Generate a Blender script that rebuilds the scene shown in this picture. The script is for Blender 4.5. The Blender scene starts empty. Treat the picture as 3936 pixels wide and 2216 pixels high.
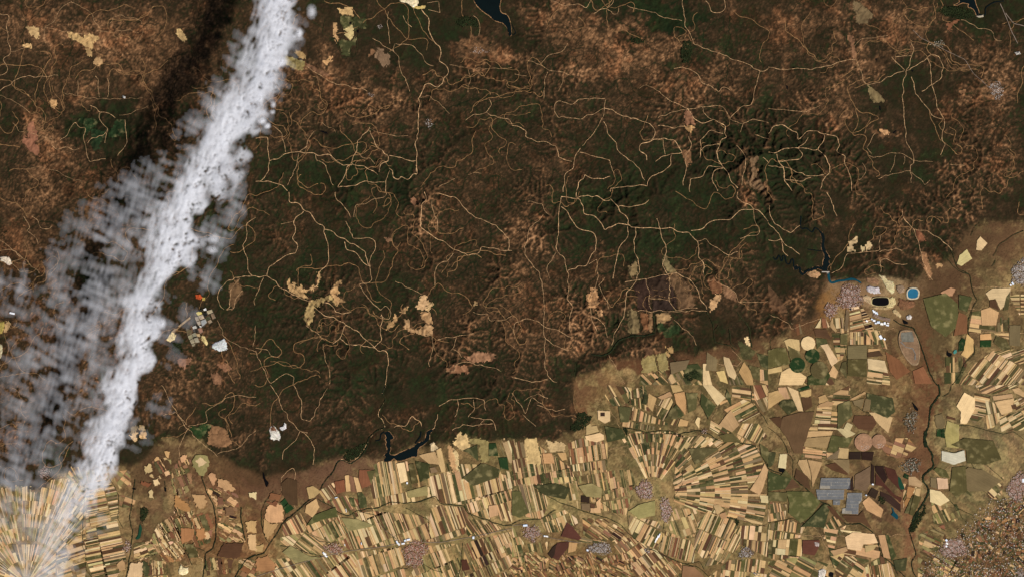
import bpy, math, random
import numpy as np
from mathutils import Vector

# ---------------------------------------------------------------- camera, sky, sun, exposure
# One unit is 100 m. The ground is seen straight down from high above it.
sc = bpy.context.scene
CAM_H = 1500.0
HALF_W = 196.8
cam_d = bpy.data.cameras.new("camera")
cam = bpy.data.objects.new("camera", cam_d)
sc.collection.objects.link(cam)
cam.location = (0, 0, CAM_H)
cam_d.sensor_fit = 'HORIZONTAL'
cam_d.angle = 2 * math.atan(HALF_W / CAM_H)
cam_d.clip_start = 10.0
cam_d.clip_end = 20000.0
sc.camera = cam

SUN_ELEV = math.radians(52)
SUN_AZ = math.radians(128)          # clockwise from north: the morning sun stands in the south-east
world = bpy.data.worlds.new("World")
sc.world = world
world.use_nodes = True
wn = world.node_tree
bg = wn.nodes["Background"]
sky = wn.nodes.new("ShaderNodeTexSky")
sky.sky_type = 'NISHITA'
sky.sun_disc = False
sky.sun_elevation = SUN_ELEV
sky.sun_rotation = SUN_AZ
sky.altitude = 3000
wn.links.new(sky.outputs[0], bg.inputs[0])
bg.inputs[1].default_value = 0.05
sun_d = bpy.data.lights.new("sun", 'SUN')
sun_d.energy = 4.2
sun_d.angle = math.radians(0.5)
sun_d.color = (1.0, 0.955, 0.89)
sun = bpy.data.objects.new("sun", sun_d)
sc.collection.objects.link(sun)
sdir = Vector((math.sin(SUN_AZ) * math.cos(SUN_ELEV), math.cos(SUN_AZ) * math.cos(SUN_ELEV), math.sin(SUN_ELEV)))
sun.rotation_euler = sdir.to_track_quat('Z', 'Y').to_euler()
sun.location = (200, -200, 400)
sc.view_settings.view_transform = 'Standard'
sc.view_settings.look = 'None'
sc.view_settings.exposure = 0.1
sc.view_settings.gamma = 1.0
sc.view_settings.use_curve_mapping = False
sc.cycles.max_bounces = 6
sc.cycles.diffuse_bounces = 2
sc.cycles.transparent_max_bounces = 16

R = np.random.default_rng(11)
random.seed(5)

# ---------------------------------------------------------------- coordinates
# Survey sheets: sheet (column,row) points, 4 x 3 sheets over the map.
KT = 1.9624
def TP(c, r, pts):
    a = np.array(pts, float)
    return np.stack([a[:, 0] / KT + c * 984, a[:, 1] / KT + r * 739], 1)
def S2W(a):
    a = np.atleast_2d(np.asarray(a, float))
    return np.stack([(a[:, 0] - 1968) / 10, (1108 - a[:, 1]) / 10], 1)
def D2W(pts):
    return S2W(np.array(pts, float) * 1.528)
def parse(s):
    return [tuple(float(v) for v in p.split(',')) for p in s.split()]
def lin(rgb):
    c = np.array(rgb, float) / 255
    return np.where(c <= 0.04045, c / 12.92, ((c + 0.055) / 1.055) ** 2.4)

# ---------------------------------------------------------------- noise and small numerics
def fft_noise(h, w, beta, lo=0.0, hi=1e9, seed=0, ax=1.0, ang=0.0):
    r = np.random.default_rng(seed)
    f = np.fft.rfft2(r.standard_normal((h, w)))
    fy = np.fft.fftfreq(h)[:, None] * h
    fx = np.fft.rfftfreq(w)[None, :] * h     # same unit on both axes
    fx = fx * (h / h)
    ca, sa = math.cos(ang), math.sin(ang)
    u = fx * ca + fy * sa
    v = (-fx * sa + fy * ca) * ax
    k = np.sqrt(u * u + v * v) + 1e-6
    k_ = k
    g = k_ ** (-beta / 2)
    g[(k_ < lo) | (k_ > hi)] = 0
    g[0, 0] = 0
    n = np.fft.irfft2(f * g, s=(h, w))
    return (n - n.mean()) / n.std()
def blur(a, n=1):
    for _ in range(n):
        a = np.pad(a, 1, mode='edge')
        a = (a[:-2] + 2 * a[1:-1] + a[2:]) / 4
        a = (a[:, :-2] + 2 * a[:, 1:-1] + a[:, 2:]) / 4
    return a
def sst(a, b, x):
    t = np.clip((x - a) / (b - a), 0, 1)
    return t * t * (3 - 2 * t)
def inpoly(px, py, poly):
    """even-odd test of arrays px, py against a polygon (n x 2)"""
    out = np.zeros(px.shape, bool)
    n = len(poly)
    for i in range(n):
        x0, y0 = poly[i]; x1, y1 = poly[(i + 1) % n]
        if y0 == y1: continue
        c = ((y0 > py) != (y1 > py))
        out ^= c & (px < (x1 - x0) * (py - y0) / (y1 - y0) + x0)
    return out

# ---------------------------------------------------------------- mesh helpers
COL = sc.collection
def raw_mesh(name, verts, faces_flat, starts, totals, colors=None, uvs=None, smooth=False):
    me = bpy.data.meshes.new(name)
    verts = np.asarray(verts, np.float32)
    me.vertices.add(len(verts)); me.vertices.foreach_set("co", verts.ravel())
    faces_flat = np.asarray(faces_flat, np.int32)
    me.loops.add(len(faces_flat)); me.loops.foreach_set("vertex_index", faces_flat)
    me.polygons.add(len(starts)); me.polygons.foreach_set("loop_start", np.asarray(starts, np.int32))
    me.polygons.foreach_set("loop_total", np.asarray(totals, np.int32))
    if smooth:
        me.polygons.foreach_set("use_smooth", np.ones(len(starts), bool))
    me.update(calc_edges=True)
    if colors is not None:
        ca = me.color_attributes.new("Col", 'FLOAT_COLOR', 'POINT')
        c = np.ones((len(verts), 4), np.float32); c[:, :colors.shape[1]] = colors
        ca.data.foreach_set("color", c.ravel())
    if uvs is not None:
        at = me.attributes.new("rowdir", 'FLOAT_VECTOR', 'POINT')
        u = np.zeros((len(verts), 3), np.float32); u[:, :2] = uvs
        at.data.foreach_set("vector", u.ravel())
    return me
class MB:
    """collects polygons with a colour per vertex; build() links them as one mesh object"""
    def __init__(s): s.v = []; s.f = []; s.st = []; s.tt = []; s.c = []; s.u = []; s.n = 0; s.k = 0
    def poly(s, pts3, col=(1, 1, 1), uv=None):
        m = len(pts3)
        s.v.append(np.asarray(pts3, np.float32)); s.f.append(np.arange(s.n, s.n + m)); s.st.append([s.k]); s.tt.append([m])
        s.c.append(np.tile(np.asarray(col, np.float32)[:3], (m, 1))); s.u.append(np.zeros((m, 2)) if uv is None else uv)
        s.n += m; s.k += m
    def slab(s, p2, z0, z1, col, uv=None):
        """a polygon with thickness: top and sides, counter-clockwise"""
        p2 = np.asarray(p2, float)
        a = 0.5 * np.sum(p2[:, 0] * np.roll(p2[:, 1], -1) - np.roll(p2[:, 0], -1) * p2[:, 1])
        if a < 0:
            p2 = p2[::-1]; uv = uv[::-1] if uv is not None else None
        m = len(p2)
        s.poly(np.c_[p2, np.full(m, z1)], col, uv)
        q = np.roll(p2, -1, 0)
        vv = np.concatenate([np.c_[p2, np.full(m, z0)], np.c_[p2, np.full(m, z1 - 1e-3)]])
        f = np.array([[i, (i + 1) % m, m + (i + 1) % m, m + i] for i in range(m)])
        s.quads(vv, f, col, None if uv is None else np.concatenate([uv, uv]))
    def quads(s, verts, faces, col, uv=None):
        verts = np.asarray(verts, np.float32); faces = np.asarray(faces)
        m = len(verts); col = np.asarray(col, np.float32)
        s.v.append(verts); s.f.append((faces + s.n).ravel())
        w = faces.shape[1]
        s.st.append(s.k + w * np.arange(len(faces))); s.tt.append(np.full(len(faces), w))
        s.c.append(np.tile(col[:3], (m, 1)) if col.ndim == 1 else col[:, :3]); s.u.append(np.zeros((m, 2)) if uv is None else uv)
        s.n += m; s.k += w * len(faces)
    def box(s, x, y, z, sx, sy, sz, col, ang=0.0, roof=None, rcol=None):
        ca, sa = math.cos(ang), math.sin(ang)
        def P(a, b, c): return (x + a * ca - b * sa, y + a * sa + b * ca, z + c)
        hx, hy = sx / 2, sy / 2
        v = [P(-hx, -hy, 0), P(hx, -hy, 0), P(hx, hy, 0), P(-hx, hy, 0), P(-hx, -hy, sz), P(hx, -hy, sz), P(hx, hy, sz), P(-hx, hy, sz)]
        s.quads(v, [[0, 1, 5, 4], [1, 2, 6, 5], [2, 3, 7, 6], [3, 0, 4, 7]], col)
        if roof is None:
            s.quads(v[4:], [[0, 1, 2, 3]], rcol if rcol is not None else col)
        else:
            e = 1.08
            w = [P(-hx * e, -hy * e, sz - .001), P(hx * e, -hy * e, sz - .001), P(hx * e, hy * e, sz - .001), P(-hx * e, hy * e, sz - .001), P(-hx * e, 0, sz + roof), P(hx * e, 0, sz + roof)]
            s.quads(w, [[0, 1, 5, 4], [2, 3, 4, 5]], rcol)
            s.quads([w[1], w[2], w[5], w[0], w[3], w[4]], [[0, 1, 2], [4, 3, 5]], rcol)
    def build(s, name, mat, parent=None, loc=None, smooth=False):
        v = np.concatenate(s.v)
        if loc is not None: v = v - np.asarray(loc, np.float32)
        me = raw_mesh(name, v, np.concatenate(s.f), np.concatenate(s.st), np.concatenate(s.tt), np.concatenate(s.c), np.concatenate(s.u), smooth)
        me.materials.append(mat)
        o = bpy.data.objects.new(name, me); COL.objects.link(o)
        if loc is not None: o.location = loc
        if parent is not None:
            o.parent = parent
            if loc is None: o.location = -parent.location
        return o
def tag(o, label=None, cat=None, group=None, kind=None):
    if label: o['label'] = label
    if cat: o['category'] = cat
    if group: o['group'] = group
    if kind: o['kind'] = kind
    return o
def empty(name, loc):
    o = bpy.data.objects.new(name, None); COL.objects.link(o); o.location = loc
    o.empty_display_size = 1.0
    return o

# ---------------------------------------------------------------- materials
def new_mat(name):
    m = bpy.data.materials.new(name); m.use_nodes = True
    nt = m.node_tree
    return m, nt, nt.nodes["Principled BSDF"]
def N(nt, t, **kw):
    n = nt.nodes.new(t)
    for k, v in kw.items(): setattr(n, k, v)
    return n
def noise_node(nt, vec, scale, detail=4, rough=0.6):
    n = N(nt, "ShaderNodeTexNoise"); n.inputs["Scale"].default_value = scale
    n.inputs["Detail"].default_value = detail; n.inputs["Roughness"].default_value = rough
    if vec is not None: nt.links.new(vec, n.inputs["Vector"])
    return n.outputs["Fac"]
def ramp(nt, fac, stops):
    r = N(nt, "ShaderNodeMapRange"); r.inputs["From Min"].default_value = stops[0]; r.inputs["From Max"].default_value = stops[1]
    r.inputs["To Min"].default_value = stops[2]; r.inputs["To Max"].default_value = stops[3]
    nt.links.new(fac, r.inputs["Value"]); return r.outputs[0]
def scalec(nt, col, fac):
    v = N(nt, "ShaderNodeVectorMath", operation='SCALE'); nt.links.new(col, v.inputs[0]); nt.links.new(fac, v.inputs["Scale"]); return v.outputs[0]
def mul(nt, a, b):
    m = N(nt, "ShaderNodeMath", operation='MULTIPLY'); nt.links.new(a, m.inputs[0]); nt.links.new(b, m.inputs[1]); return m.outputs[0]
def mixc(nt, fac, a, b):
    m = N(nt, "ShaderNodeMix", data_type='RGBA'); nt.links.new(fac, m.inputs[0])
    for i, c in ((6, a), (7, b)):
        if isinstance(c, (tuple, list, np.ndarray)): m.inputs[i].default_value = (*[float(q) for q in c[:3]], 1)
        else: nt.links.new(c, m.inputs[i])
    return m.outputs[2]
def attr_mat(name, rough=0.95, speck=(2.2, 0.75, 1.25), big=(0.12, 0.88, 1.12), rows=False, mottled=False, rand=False, spec=0.1):
    m, nt, bs = new_mat(name)
    at = N(nt, "ShaderNodeAttribute", attribute_name="Col")
    g = N(nt, "ShaderNodeNewGeometry"); pos = g.outputs["Position"]
    f = ramp(nt, noise_node(nt, pos, speck[0], 5, 0.7), (0.3, 0.7, speck[1], speck[2]))
    f = mul(nt, f, ramp(nt, noise_node(nt, pos, big[0], 4), (0.3, 0.7, big[1], big[2])))
    if rows:
        ra = N(nt, "ShaderNodeAttribute", attribute_name="rowdir")
        mp = N(nt, "ShaderNodeMapping"); mp.inputs["Scale"].default_value = (0.12, 3.4, 1)
        nt.links.new(ra.outputs["Vector"], mp.inputs["Vector"])
        f = mul(nt, f, ramp(nt, noise_node(nt, mp.outputs[0], 1.0, 3, 0.6), (0.3, 0.7, 0.86, 1.14)))
    col = scalec(nt, at.outputs["Color"], f)
    if mottled:
        nz = noise_node(nt, pos, 0.33, 3, 0.55)
        k = ramp(nt, nz, (0.52, 0.72, 0.0, 0.42))
        col = mixc(nt, k, col, lin((176, 158, 108)))
    if rand:
        oi = N(nt, "ShaderNodeObjectInfo")
        col = scalec(nt, col, ramp(nt, oi.outputs["Random"], (0, 1, 0.9, 1.1)))
    nt.links.new(col, bs.inputs["Base Color"])
    bs.inputs["Roughness"].default_value = rough
    bs.inputs["Specular IOR Level"].default_value = spec
    return m
def water_mat(name, rgb, rough=0.35):
    m, nt, bs = new_mat(name)
    g = N(nt, "ShaderNodeNewGeometry")
    f = noise_node(nt, g.outputs["Position"], 0.35, 4)
    c = lin(rgb)
    nt.links.new(mixc(nt, f, c * 0.7, c * 1.35), bs.inputs["Base Color"])
    bs.inputs["Roughness"].default_value = rough; bs.inputs["Specular IOR Level"].default_value = 0.06
    return m
M_GROUND = attr_mat("dry_hill_ground", speck=(2.2, 0.76, 1.24), big=(0.15, 0.85, 1.15))
M_FIELD = attr_mat("farm_soil_and_stubble", rows=True, rand=True, speck=(2.6, 0.9, 1.1), big=(0.25, 0.84, 1.14))
M_GREENF = attr_mat("patchy_crop", rows=True, mottled=True, rand=True, speck=(2.6, 0.86, 1.12), big=(0.25, 0.8, 1.18))
M_TRACK = attr_mat("pale_dirt_track", speck=(1.6, 0.72, 1.3), big=(0.3, 0.8, 1.2))
M_RIPAR = attr_mat("riverside_trees", speck=(3.0, 0.55, 1.5), big=(0.4, 0.8, 1.25))
M_BUILT = attr_mat("roofs_and_walls", speck=(5.0, 0.93, 1.07), big=(0.3, 0.95, 1.05), rough=0.8, spec=0.2)
M_SPOIL = attr_mat("mine_spoil", speck=(1.4, 0.68, 1.25), big=(0.3, 0.75, 1.15))
M_WATER = water_mat("dark_reservoir_water", (10, 19, 20))
M_TEAL = water_mat("teal_water", (16, 62, 72))
M_BLUE = water_mat("bright_blue_water", (38, 98, 126))
M_BLACK = water_mat("black_pit_water", (4, 3, 5), 0.6)
M_GREENW = water_mat("green_lagoon_water", (28, 62, 44))
# ---------------------------------------------------------------- survey data (sheet points)
# tracks: "column row width | polyline ; polyline"
TRACKS = """
0 0 3.2|0,105 60,110 75,135 50,190 60,250 55,310 85,380 75,420 20,450 50,490 65,530 40,560 0,570;0,690 60,650 130,600 200,580 340,580 440,570
0 0 2.2|85,390 150,375 200,345 240,340;545,15 480,50 440,100 420,150 370,190 340,210 335,280 345,330;540,20 620,60 690,100 705,150 740,190 760,240;340,210 400,220 500,240 600,255 740,270
0 0 2.0|480,700 560,720 650,740 800,745 960,745 1080,735;830,180 850,130 900,115 980,140 1070,160 1080,220 1060,290;0,720 100,760 180,810 230,850;180,1280 290,1260 440,1290 520,1340 620,1370;900,870 1000,855 1120,795;760,240 860,250 960,230 1050,250;100,930 160,1000 250,1010 400,1050
0 0 3.6|680,795 730,815 750,850 810,850 870,890;755,855 745,890 790,950 820,975 800,1040 795,1080;665,1080 700,1040 780,1025 815,970;945,905 955,1000 965,1070 930,1130 890,1175
0 0 3.0|455,1060 500,1035 530,975 570,920 610,970 650,960 635,1060 655,1130 670,1200 680,1225 800,1200
0 0 2.8|720,575 745,600 745,690 750,735;590,610 595,660 590,730;810,590 825,630 810,735;400,1100 430,1130 520,1110 560,1140 600,1120
1 0 5|1250,75 1300,130 1300,220 1340,310 1385,350 1395,420 1375,460 1440,500 1455,540 1415,590 1410,630 1370,665 1310,630 1270,640 1250,700 1225,745;1225,745 1240,780 1225,860 1230,1000 1200,1100 1215,1180 1210,1300
1 0 3|1050,330 1040,390 1080,430 1085,510 1130,590 1160,690;880,290 950,340 1040,390;1000,90 995,200 1010,330;1055,330 1170,340 1230,400 1300,490 1340,500;1110,120 1140,180 1175,205
1 0 4.2|0,1045 90,1035 95,1150 105,1215 100,1290 30,1370;105,1215 180,1195 210,1165 330,1145 450,1165 560,1165 590,1200 660,1250 720,1245;860,960 850,985 765,1060 765,1140 730,1200 720,1240 800,1250 870,1285 920,1320;860,985 890,1050 920,1120 1000,1170 1000,1220 940,1240 930,1300
1 0 4.2|1005,1175 1100,1190 1180,1220 1205,1215;0,1370 90,1365 170,1390 240,1440;725,1245 690,1250 665,1340 630,1390 615,1420 680,1410 760,1400 830,1365 900,1380 980,1375
1 0 5|1005,1270 1035,1290 1040,1345 1080,1360 1095,1330 1150,1360 1190,1310 1220,1320 1210,1250
1 0 3.2|330,1145 385,1110 410,1030 440,990;1010,1290 980,1370 980,1450;450,1170 455,1210 530,1250 560,1330 585,1400;1580,910 1620,880 1740,850 1780,790 1760,750;1740,850 1830,890 1910,900 1931,940;130,950 200,1010 215,1080 225,1150;325,1160 310,1250 240,1400
1 0 2.2|860,970 960,1010 1080,1030 1150,1025;465,930 500,925 540,960 590,970 600,1000;1460,490 1520,500 1600,515 1760,520 1931,510;1600,525 1615,580 1600,660 1600,700;1230,740 1300,720 1400,800 1460,860;1380,1410 1450,1380 1500,1350;1600,1320 1650,1300 1700,1310
1 0 3|1290,25 1380,10 1390,100 1300,75;1640,120 1680,160 1690,230 1680,270;380,500 560,620 700,650 840,690;780,1160 800,1190 860,1190 900,1240
2 0 3|280,0 340,20 370,40 440,40 520,40 560,70 580,30 600,0;600,110 650,85 710,70 760,30 765,0;720,75 760,110 800,110 805,60;870,45 960,75 1080,95 1150,140 1280,160
2 0 3.2|1285,0 1295,80 1300,200 1340,250 1370,340 1450,370 1600,420 1750,475 1870,540 1931,520;1460,10 1500,90 1570,100 1610,70 1600,0;1410,590 1430,630 1500,650 1560,700 1580,660 1640,680;1220,520 1310,520 1400,560 1420,600
2 0 2.6|215,485 260,430 330,405 390,380 420,330;120,460 215,490 270,530 340,540 440,570;270,545 250,590 240,680 240,745;385,580 370,650 350,690;960,670 1010,640 1110,690 1160,740;20,560 60,570 110,575
2 0 3|370,765 340,765 315,800 320,850 350,895 410,890 500,900 600,870 690,820;375,770 450,795 500,750 560,745 700,745;705,755 695,820 675,900 620,1000 530,1100
2 0 4.4|700,820 760,830 840,880 920,890 960,910 1030,930 1080,990 1060,1050 970,1085 960,1140 1015,1170 1015,1210;0,950 60,960 110,990 100,1030 150,1050;1320,820 1350,860 1370,900 1430,935 1520,900 1560,930 1610,950 1600,1010 1620,1040 1570,1060 1560,1110 1535,1150 1550,1210 1590,1265 1640,1350 1700,1420
2 0 4|515,1120 470,1200 465,1270 400,1310 385,1450;550,1320 540,1350 500,1370 485,1440;550,1320 610,1350 740,1330;740,1445 740,1420 900,1410 970,1395 1020,1410 1020,1370 1050,1330 1130,1300 1200,1240 1200,1170;1010,1080 1090,1050 1220,1055 1260,1120 1285,1150 1200,1160 1130,1180 1080,1220
2 0 3.4|150,1050 330,1100 350,1190 450,1220;510,1150 590,1175 700,1200 740,1210 770,1310;690,920 730,1020 790,1080 790,1130 880,1210 960,1270 1000,1360;1100,950 1180,955 1220,975 1290,955 1380,965;1160,740 1200,770 1280,800 1330,825
2 0 3.6|1330,1030 1350,1110 1310,1160 1315,1250 1290,1400;1420,1140 1470,1100 1560,1090;1415,1190 1415,1060 1480,990 1590,1010;1590,1265 1480,1250 1440,1330 1340,1350 1340,1450;1590,1270 1520,1290 1505,1350 1550,1440;1690,1100 1755,1180 1755,1280 1730,1400
2 0 3|1100,890 1200,850 1330,825 1440,810 1440,850 1500,900;1440,810 1560,800 1620,850 1640,900 1690,920 1740,940;1640,900 1740,800 1800,795 1870,540;1720,1000 1740,930 1820,900 1931,930;1830,1020 1931,1050;1885,1190 1931,1230;1140,1060 1145,1120 1155,1165
3 0 3.4|0,510 120,525 300,525 450,500 560,465 660,455;665,460 700,540 710,600 750,640 820,625 900,580 1030,535;1040,535 1180,460 1230,410 1290,430 1320,520 1300,600 1160,690;1040,540 1020,620 1015,750 1025,850 1030,950 1045,1080 1090,1150 1100,1200 1070,1300 1080,1380
3 0 3.4|1075,320 1100,370 1080,430 1070,500 1040,530;1200,440 1230,560 1250,680 1275,820 1330,910 1310,1040 1340,1090 1300,1170;1080,580 1110,710 1180,790 1250,880 1310,900;960,430 1080,420;930,430 1030,530
3 0 4.2|0,1010 50,950 110,940 150,970 220,1000 220,1060 270,1010 340,990 420,1010 410,1080 370,1130 440,1200 465,1250 460,1310 420,1350 390,1430;420,1010 520,1030 540,1100 510,1140 580,1180 580,1250 620,1330 630,1440;0,1150 50,1160 100,1130 220,1120 370,1130
3 0 4|60,1165 70,1210 110,1260 160,1270 230,1305 310,1330 420,1320;70,1215 130,1215 240,1200 260,1170 220,1120 300,1040;0,1250 110,1260 120,1350 180,1360 240,1370 320,1340;110,1260 120,1360 180,1440
3 0 2.6|750,1170 800,1190 900,1160 1000,1155 1090,1210 1180,1215 1240,1220;1450,150 1520,180 1600,220 1680,230 1700,290 1760,310;650,350 700,295 800,290 900,270;710,1230 740,1290 700,1350 680,1360;830,1350 960,1310 1070,1290;1370,1240 1480,1250;0,820 200,840 280,850 390,800;810,1000 780,1050 740,1110 780,1160;1080,1300 1150,1350 1180,1400 1220,1360;960,1170 950,1240 920,1300;1030,1180 1020,1240
1 1 4.4|250,0 250,70 340,95 360,140 410,150 450,220 520,270 510,300 545,400 550,490 530,560 490,585 475,640 470,700 400,740 350,750;360,145 290,210 300,300 275,345 320,410 300,460 230,475 160,520 100,560 80,630 150,665 170,705 250,750 340,800 420,820;520,280 570,290 610,330 690,370 770,410 830,450 845,540 860,560
1 1 4|670,375 680,430 770,470 810,530 860,555;450,870 520,930 590,935 680,1000 780,1050 860,1130 895,1165;680,1000 635,1100 580,1140;635,1100 680,1140 760,1150 895,1165 930,1200 990,1200 1000,1270 985,1400 975,1450;520,830 570,850 600,900 650,915 720,900
1 1 5|1270,0 1290,60 1250,90 1250,180 1240,260 1290,300 1380,360;945,920 945,1120 895,1165
1 1 3.6|1380,360 1450,400 1530,440 1600,480 1680,460 1700,410 1790,420 1850,440 1931,440;1380,10 1520,50 1560,110 1650,190 1760,230 1850,290 1910,350 1900,440;1490,460 1460,500 1370,550 1350,600 1350,700;0,630 80,630;0,780 40,680 60,640;600,0 610,60 660,100 700,150 715,190
1 1 3|1330,60 1335,130 1370,230 1370,290;0,1170 80,1180 110,1230 180,1245;0,1190 40,1300 80,1390 110,1440 230,1360 290,1390 280,1450;1370,1110 1450,1090 1520,1080 1640,1060;1490,1180 1530,1200 1550,1240;1515,1080 1500,1130 1470,1190;1430,1350 1500,1350 1500,1300 1570,1275 1640,1290 1720,1310 1800,1320 1850,1350
1 1 2.8|510,1140 520,1250 555,1330 550,1450;1640,900 1700,920 1750,910 1770,970 1860,960 1931,930;1330,1080 1330,1200 1310,1310;740,190 750,100 830,90 870,60 980,30 990,0;1050,670 1150,720 1250,770;190,240 290,215;380,1000 450,1050 520,1110
1 1 3.4|680,220 730,350 800,350 850,340 900,370 905,420 870,480 865,560;860,560 865,620 880,660 840,690 775,695 810,750 940,890 980,850 1020,900 1000,960 940,930
2 1 4.6|370,40 355,110 350,250 340,350 340,440;370,35 470,50 510,50 540,110 535,160 620,180 660,220 700,290 800,235 890,250;485,0 480,50 520,30 600,40 640,25 700,70 740,60;740,50 800,110 810,150 860,180 870,240 900,265 1000,270 1100,275 1200,265 1260,300 1330,300 1400,370 1410,440 1400,490 1445,540 1440,620
2 1 4|370,110 400,130 450,210 490,270 560,290 620,310 635,350 630,410 590,490 570,540 420,590;800,110 880,115 950,100 1000,90 1030,60;870,260 870,340 800,430 780,540 765,620 760,650;930,265 935,320 915,370 920,450 950,500 960,580 920,690 860,760 850,870 830,960 770,1060 750,1150
2 1 4|1090,200 1115,280 1140,370 1165,450 1130,550 1190,640 1185,820 1240,890;850,675 1050,640 1240,605 1330,650 1390,720 1420,810 1470,880;1350,290 1440,275 1480,230 1540,210 1640,210 1690,160 1750,130 1820,130;1700,0 1690,40 1740,80 1800,100 1820,130 1900,180 1931,220
2 1 3|1820,130 1825,200 1865,300 1850,325 1770,330 1720,350;1400,370 1460,345 1490,390 1550,420 1620,470 1700,450;945,895 1200,895 1470,895;1010,650 1010,700 1035,740 1030,800 1050,880;1030,795 1120,800 1190,815;120,70 230,90 250,150 280,170
2 1 3.2|235,170 200,220 130,270 120,350 90,410 110,490 160,560 210,600 225,700 240,800 240,890;340,440 400,500 410,590 430,700 410,800 460,870 430,960 440,1050;580,540 640,500 650,640 610,760 590,830 600,940 640,1050;20,1100 20,980 120,950 200,970 260,1020 370,1050 450,1090
2 1 3|240,890 240,1000 250,1100 330,1150 420,1190;250,1100 245,1200 250,1330 290,1400 340,1430;1470,670 1520,645 1570,690 1640,720 1690,760 1705,830 1931,820;1240,890 1310,870 1400,870;0,1390 50,1400 150,1430 270,1410;285,650 265,560 330,450;700,640 650,700 700,800 730,880;600,920 700,1000 720,1090
2 1 2.6|1220,960 1290,1030 1370,1090 1390,1150;1500,1280 1700,1310 1740,1270 1660,1190;1750,1280 1730,1370 1800,1440;730,1220 800,1360 850,1440
3 1 3.8|10,100 10,160 50,240 110,280 170,310 240,250;0,230 80,310 120,390 200,440 240,470;0,360 50,370 100,350 110,440 150,480;440,0 480,80 520,180
3 1 3.4|1010,130 1020,200 1100,280 1140,400 1160,500 1210,620 1240,660;850,600 845,510 890,500 960,540 1050,540;840,450 900,440 960,420 1010,440;480,610 560,560 600,460 840,440 845,360 850,320;1110,280 1200,290 1300,350 1390,440
3 1 2.6|1540,710 1700,710 1820,720 1931,740;0,910 100,960 190,1030 400,950;1290,860 1300,950 1340,1020;1250,880 1420,870 1560,880;1510,1060 1700,1050 1931,1060;520,1050 640,1050 830,1050 950,1020
0 1 3|0,360 60,400 180,500 240,560 300,610;0,440 90,430 180,500 90,520 150,600 250,600;240,180 290,210 310,270 370,280 390,260;180,180 230,270 200,290 280,350 290,390
0 1 3.4|1931,190 1860,240 1860,360 1830,400 1870,500 1870,580 1905,630 1931,630;1905,630 1850,630 1720,660 1690,700 1660,730;1660,730 1640,800 1690,880;1810,650 1740,740 1740,860 1700,890 1760,880 1780,800 1830,740
0 1 2.6|1640,960 1700,1090 1800,1150 1931,1200;1931,790 1925,850;1931,1000 1910,1160;1405,830 1410,940;1440,930 1260,1110
0 2 2.8|1220,0 1300,150 1400,320 1500,420 1590,490 1640,540;1420,310 1560,280 1550,200 1700,100 1800,75 1933,90;1410,340 1360,450 1350,560;1640,520 1800,470 1933,340;1410,300 1320,200 1230,230
0 2 3.6|1360,1345 1400,1370 1440,1350;1480,1290 1530,1310 1530,1400 1480,1400;1460,1010 1450,1160 1500,1290
1 2 3.2|110,0 160,70 200,190 240,210 250,270 340,350 390,360;285,0 345,110 345,260 410,275 480,160 480,110 540,20;340,350 400,400 440,470 430,600;330,350 300,420 210,490 200,560
1 2 4|985,0 950,60 980,110 940,170 925,240 975,310 965,330 895,350 845,400 820,480 780,540 710,590 650,555 605,580;1040,320 1130,310 1180,230 1240,270 1250,310
1 2 3.4|1380,160 1460,110 1560,100 1650,95 1720,110 1735,190;1520,110 1530,160 1500,240;1640,110 1650,180 1600,240;1310,410 1310,350 1350,320;1480,340 1560,295 1640,310 1720,290 1790,290;1620,240 1720,260 1780,260 1810,340;1720,260 1680,310;1370,220 1340,330
1 2 3|190,700 190,780 230,850 300,930;190,700 280,620 300,660 290,720;1530,640 1500,670 1420,670;1290,1040 1310,1120
2 2 2.8|0,60 60,140 100,220 150,90 240,150;90,120 200,60 270,100;190,150 330,200 400,180;80,220 130,270 180,310
2 2 2|730,180 820,320 700,400;960,20 1050,80 1120,250;1420,40 1460,160 1480,260;1550,160 1500,260;1080,410 1320,390 1440,370;600,550 760,480 960,430 1090,410;0,680 120,650 300,655 470,660;0,750 200,780 330,740 490,740;1650,520 1700,720 1780,850
3 2 2|0,500 200,520 430,570;110,240 160,460 190,560;270,460 280,580 320,680;1200,300 1190,420;1490,470 1620,600 1750,690;1310,640 1500,580;200,1000 320,1050 420,900;610,0 620,120 760,200
3 2 2.4|260,1130 500,1140 780,1140 1090,1125;460,1280 410,1150 320,1050;1790,570 1860,380;1650,380 1700,520
"""
HIGHWAYS = """
1 2 3|0,1445 130,1400 300,1350 500,1295 700,1250 900,1225 1000,1210 1100,1185 1400,1185 1600,1150 1933,1080
2 2 2.6|0,1060 90,1050 240,1135 330,1160 520,1190
1 2 2.6|1100,1185 970,1090 890,1010
3 0 4.6|1750,30 1790,120 1830,230 1880,330;1790,100 1850,180 1931,200
3 0 3|1090,230 1150,290 1230,330 1480,450 1550,560 1660,660
"""
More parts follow.
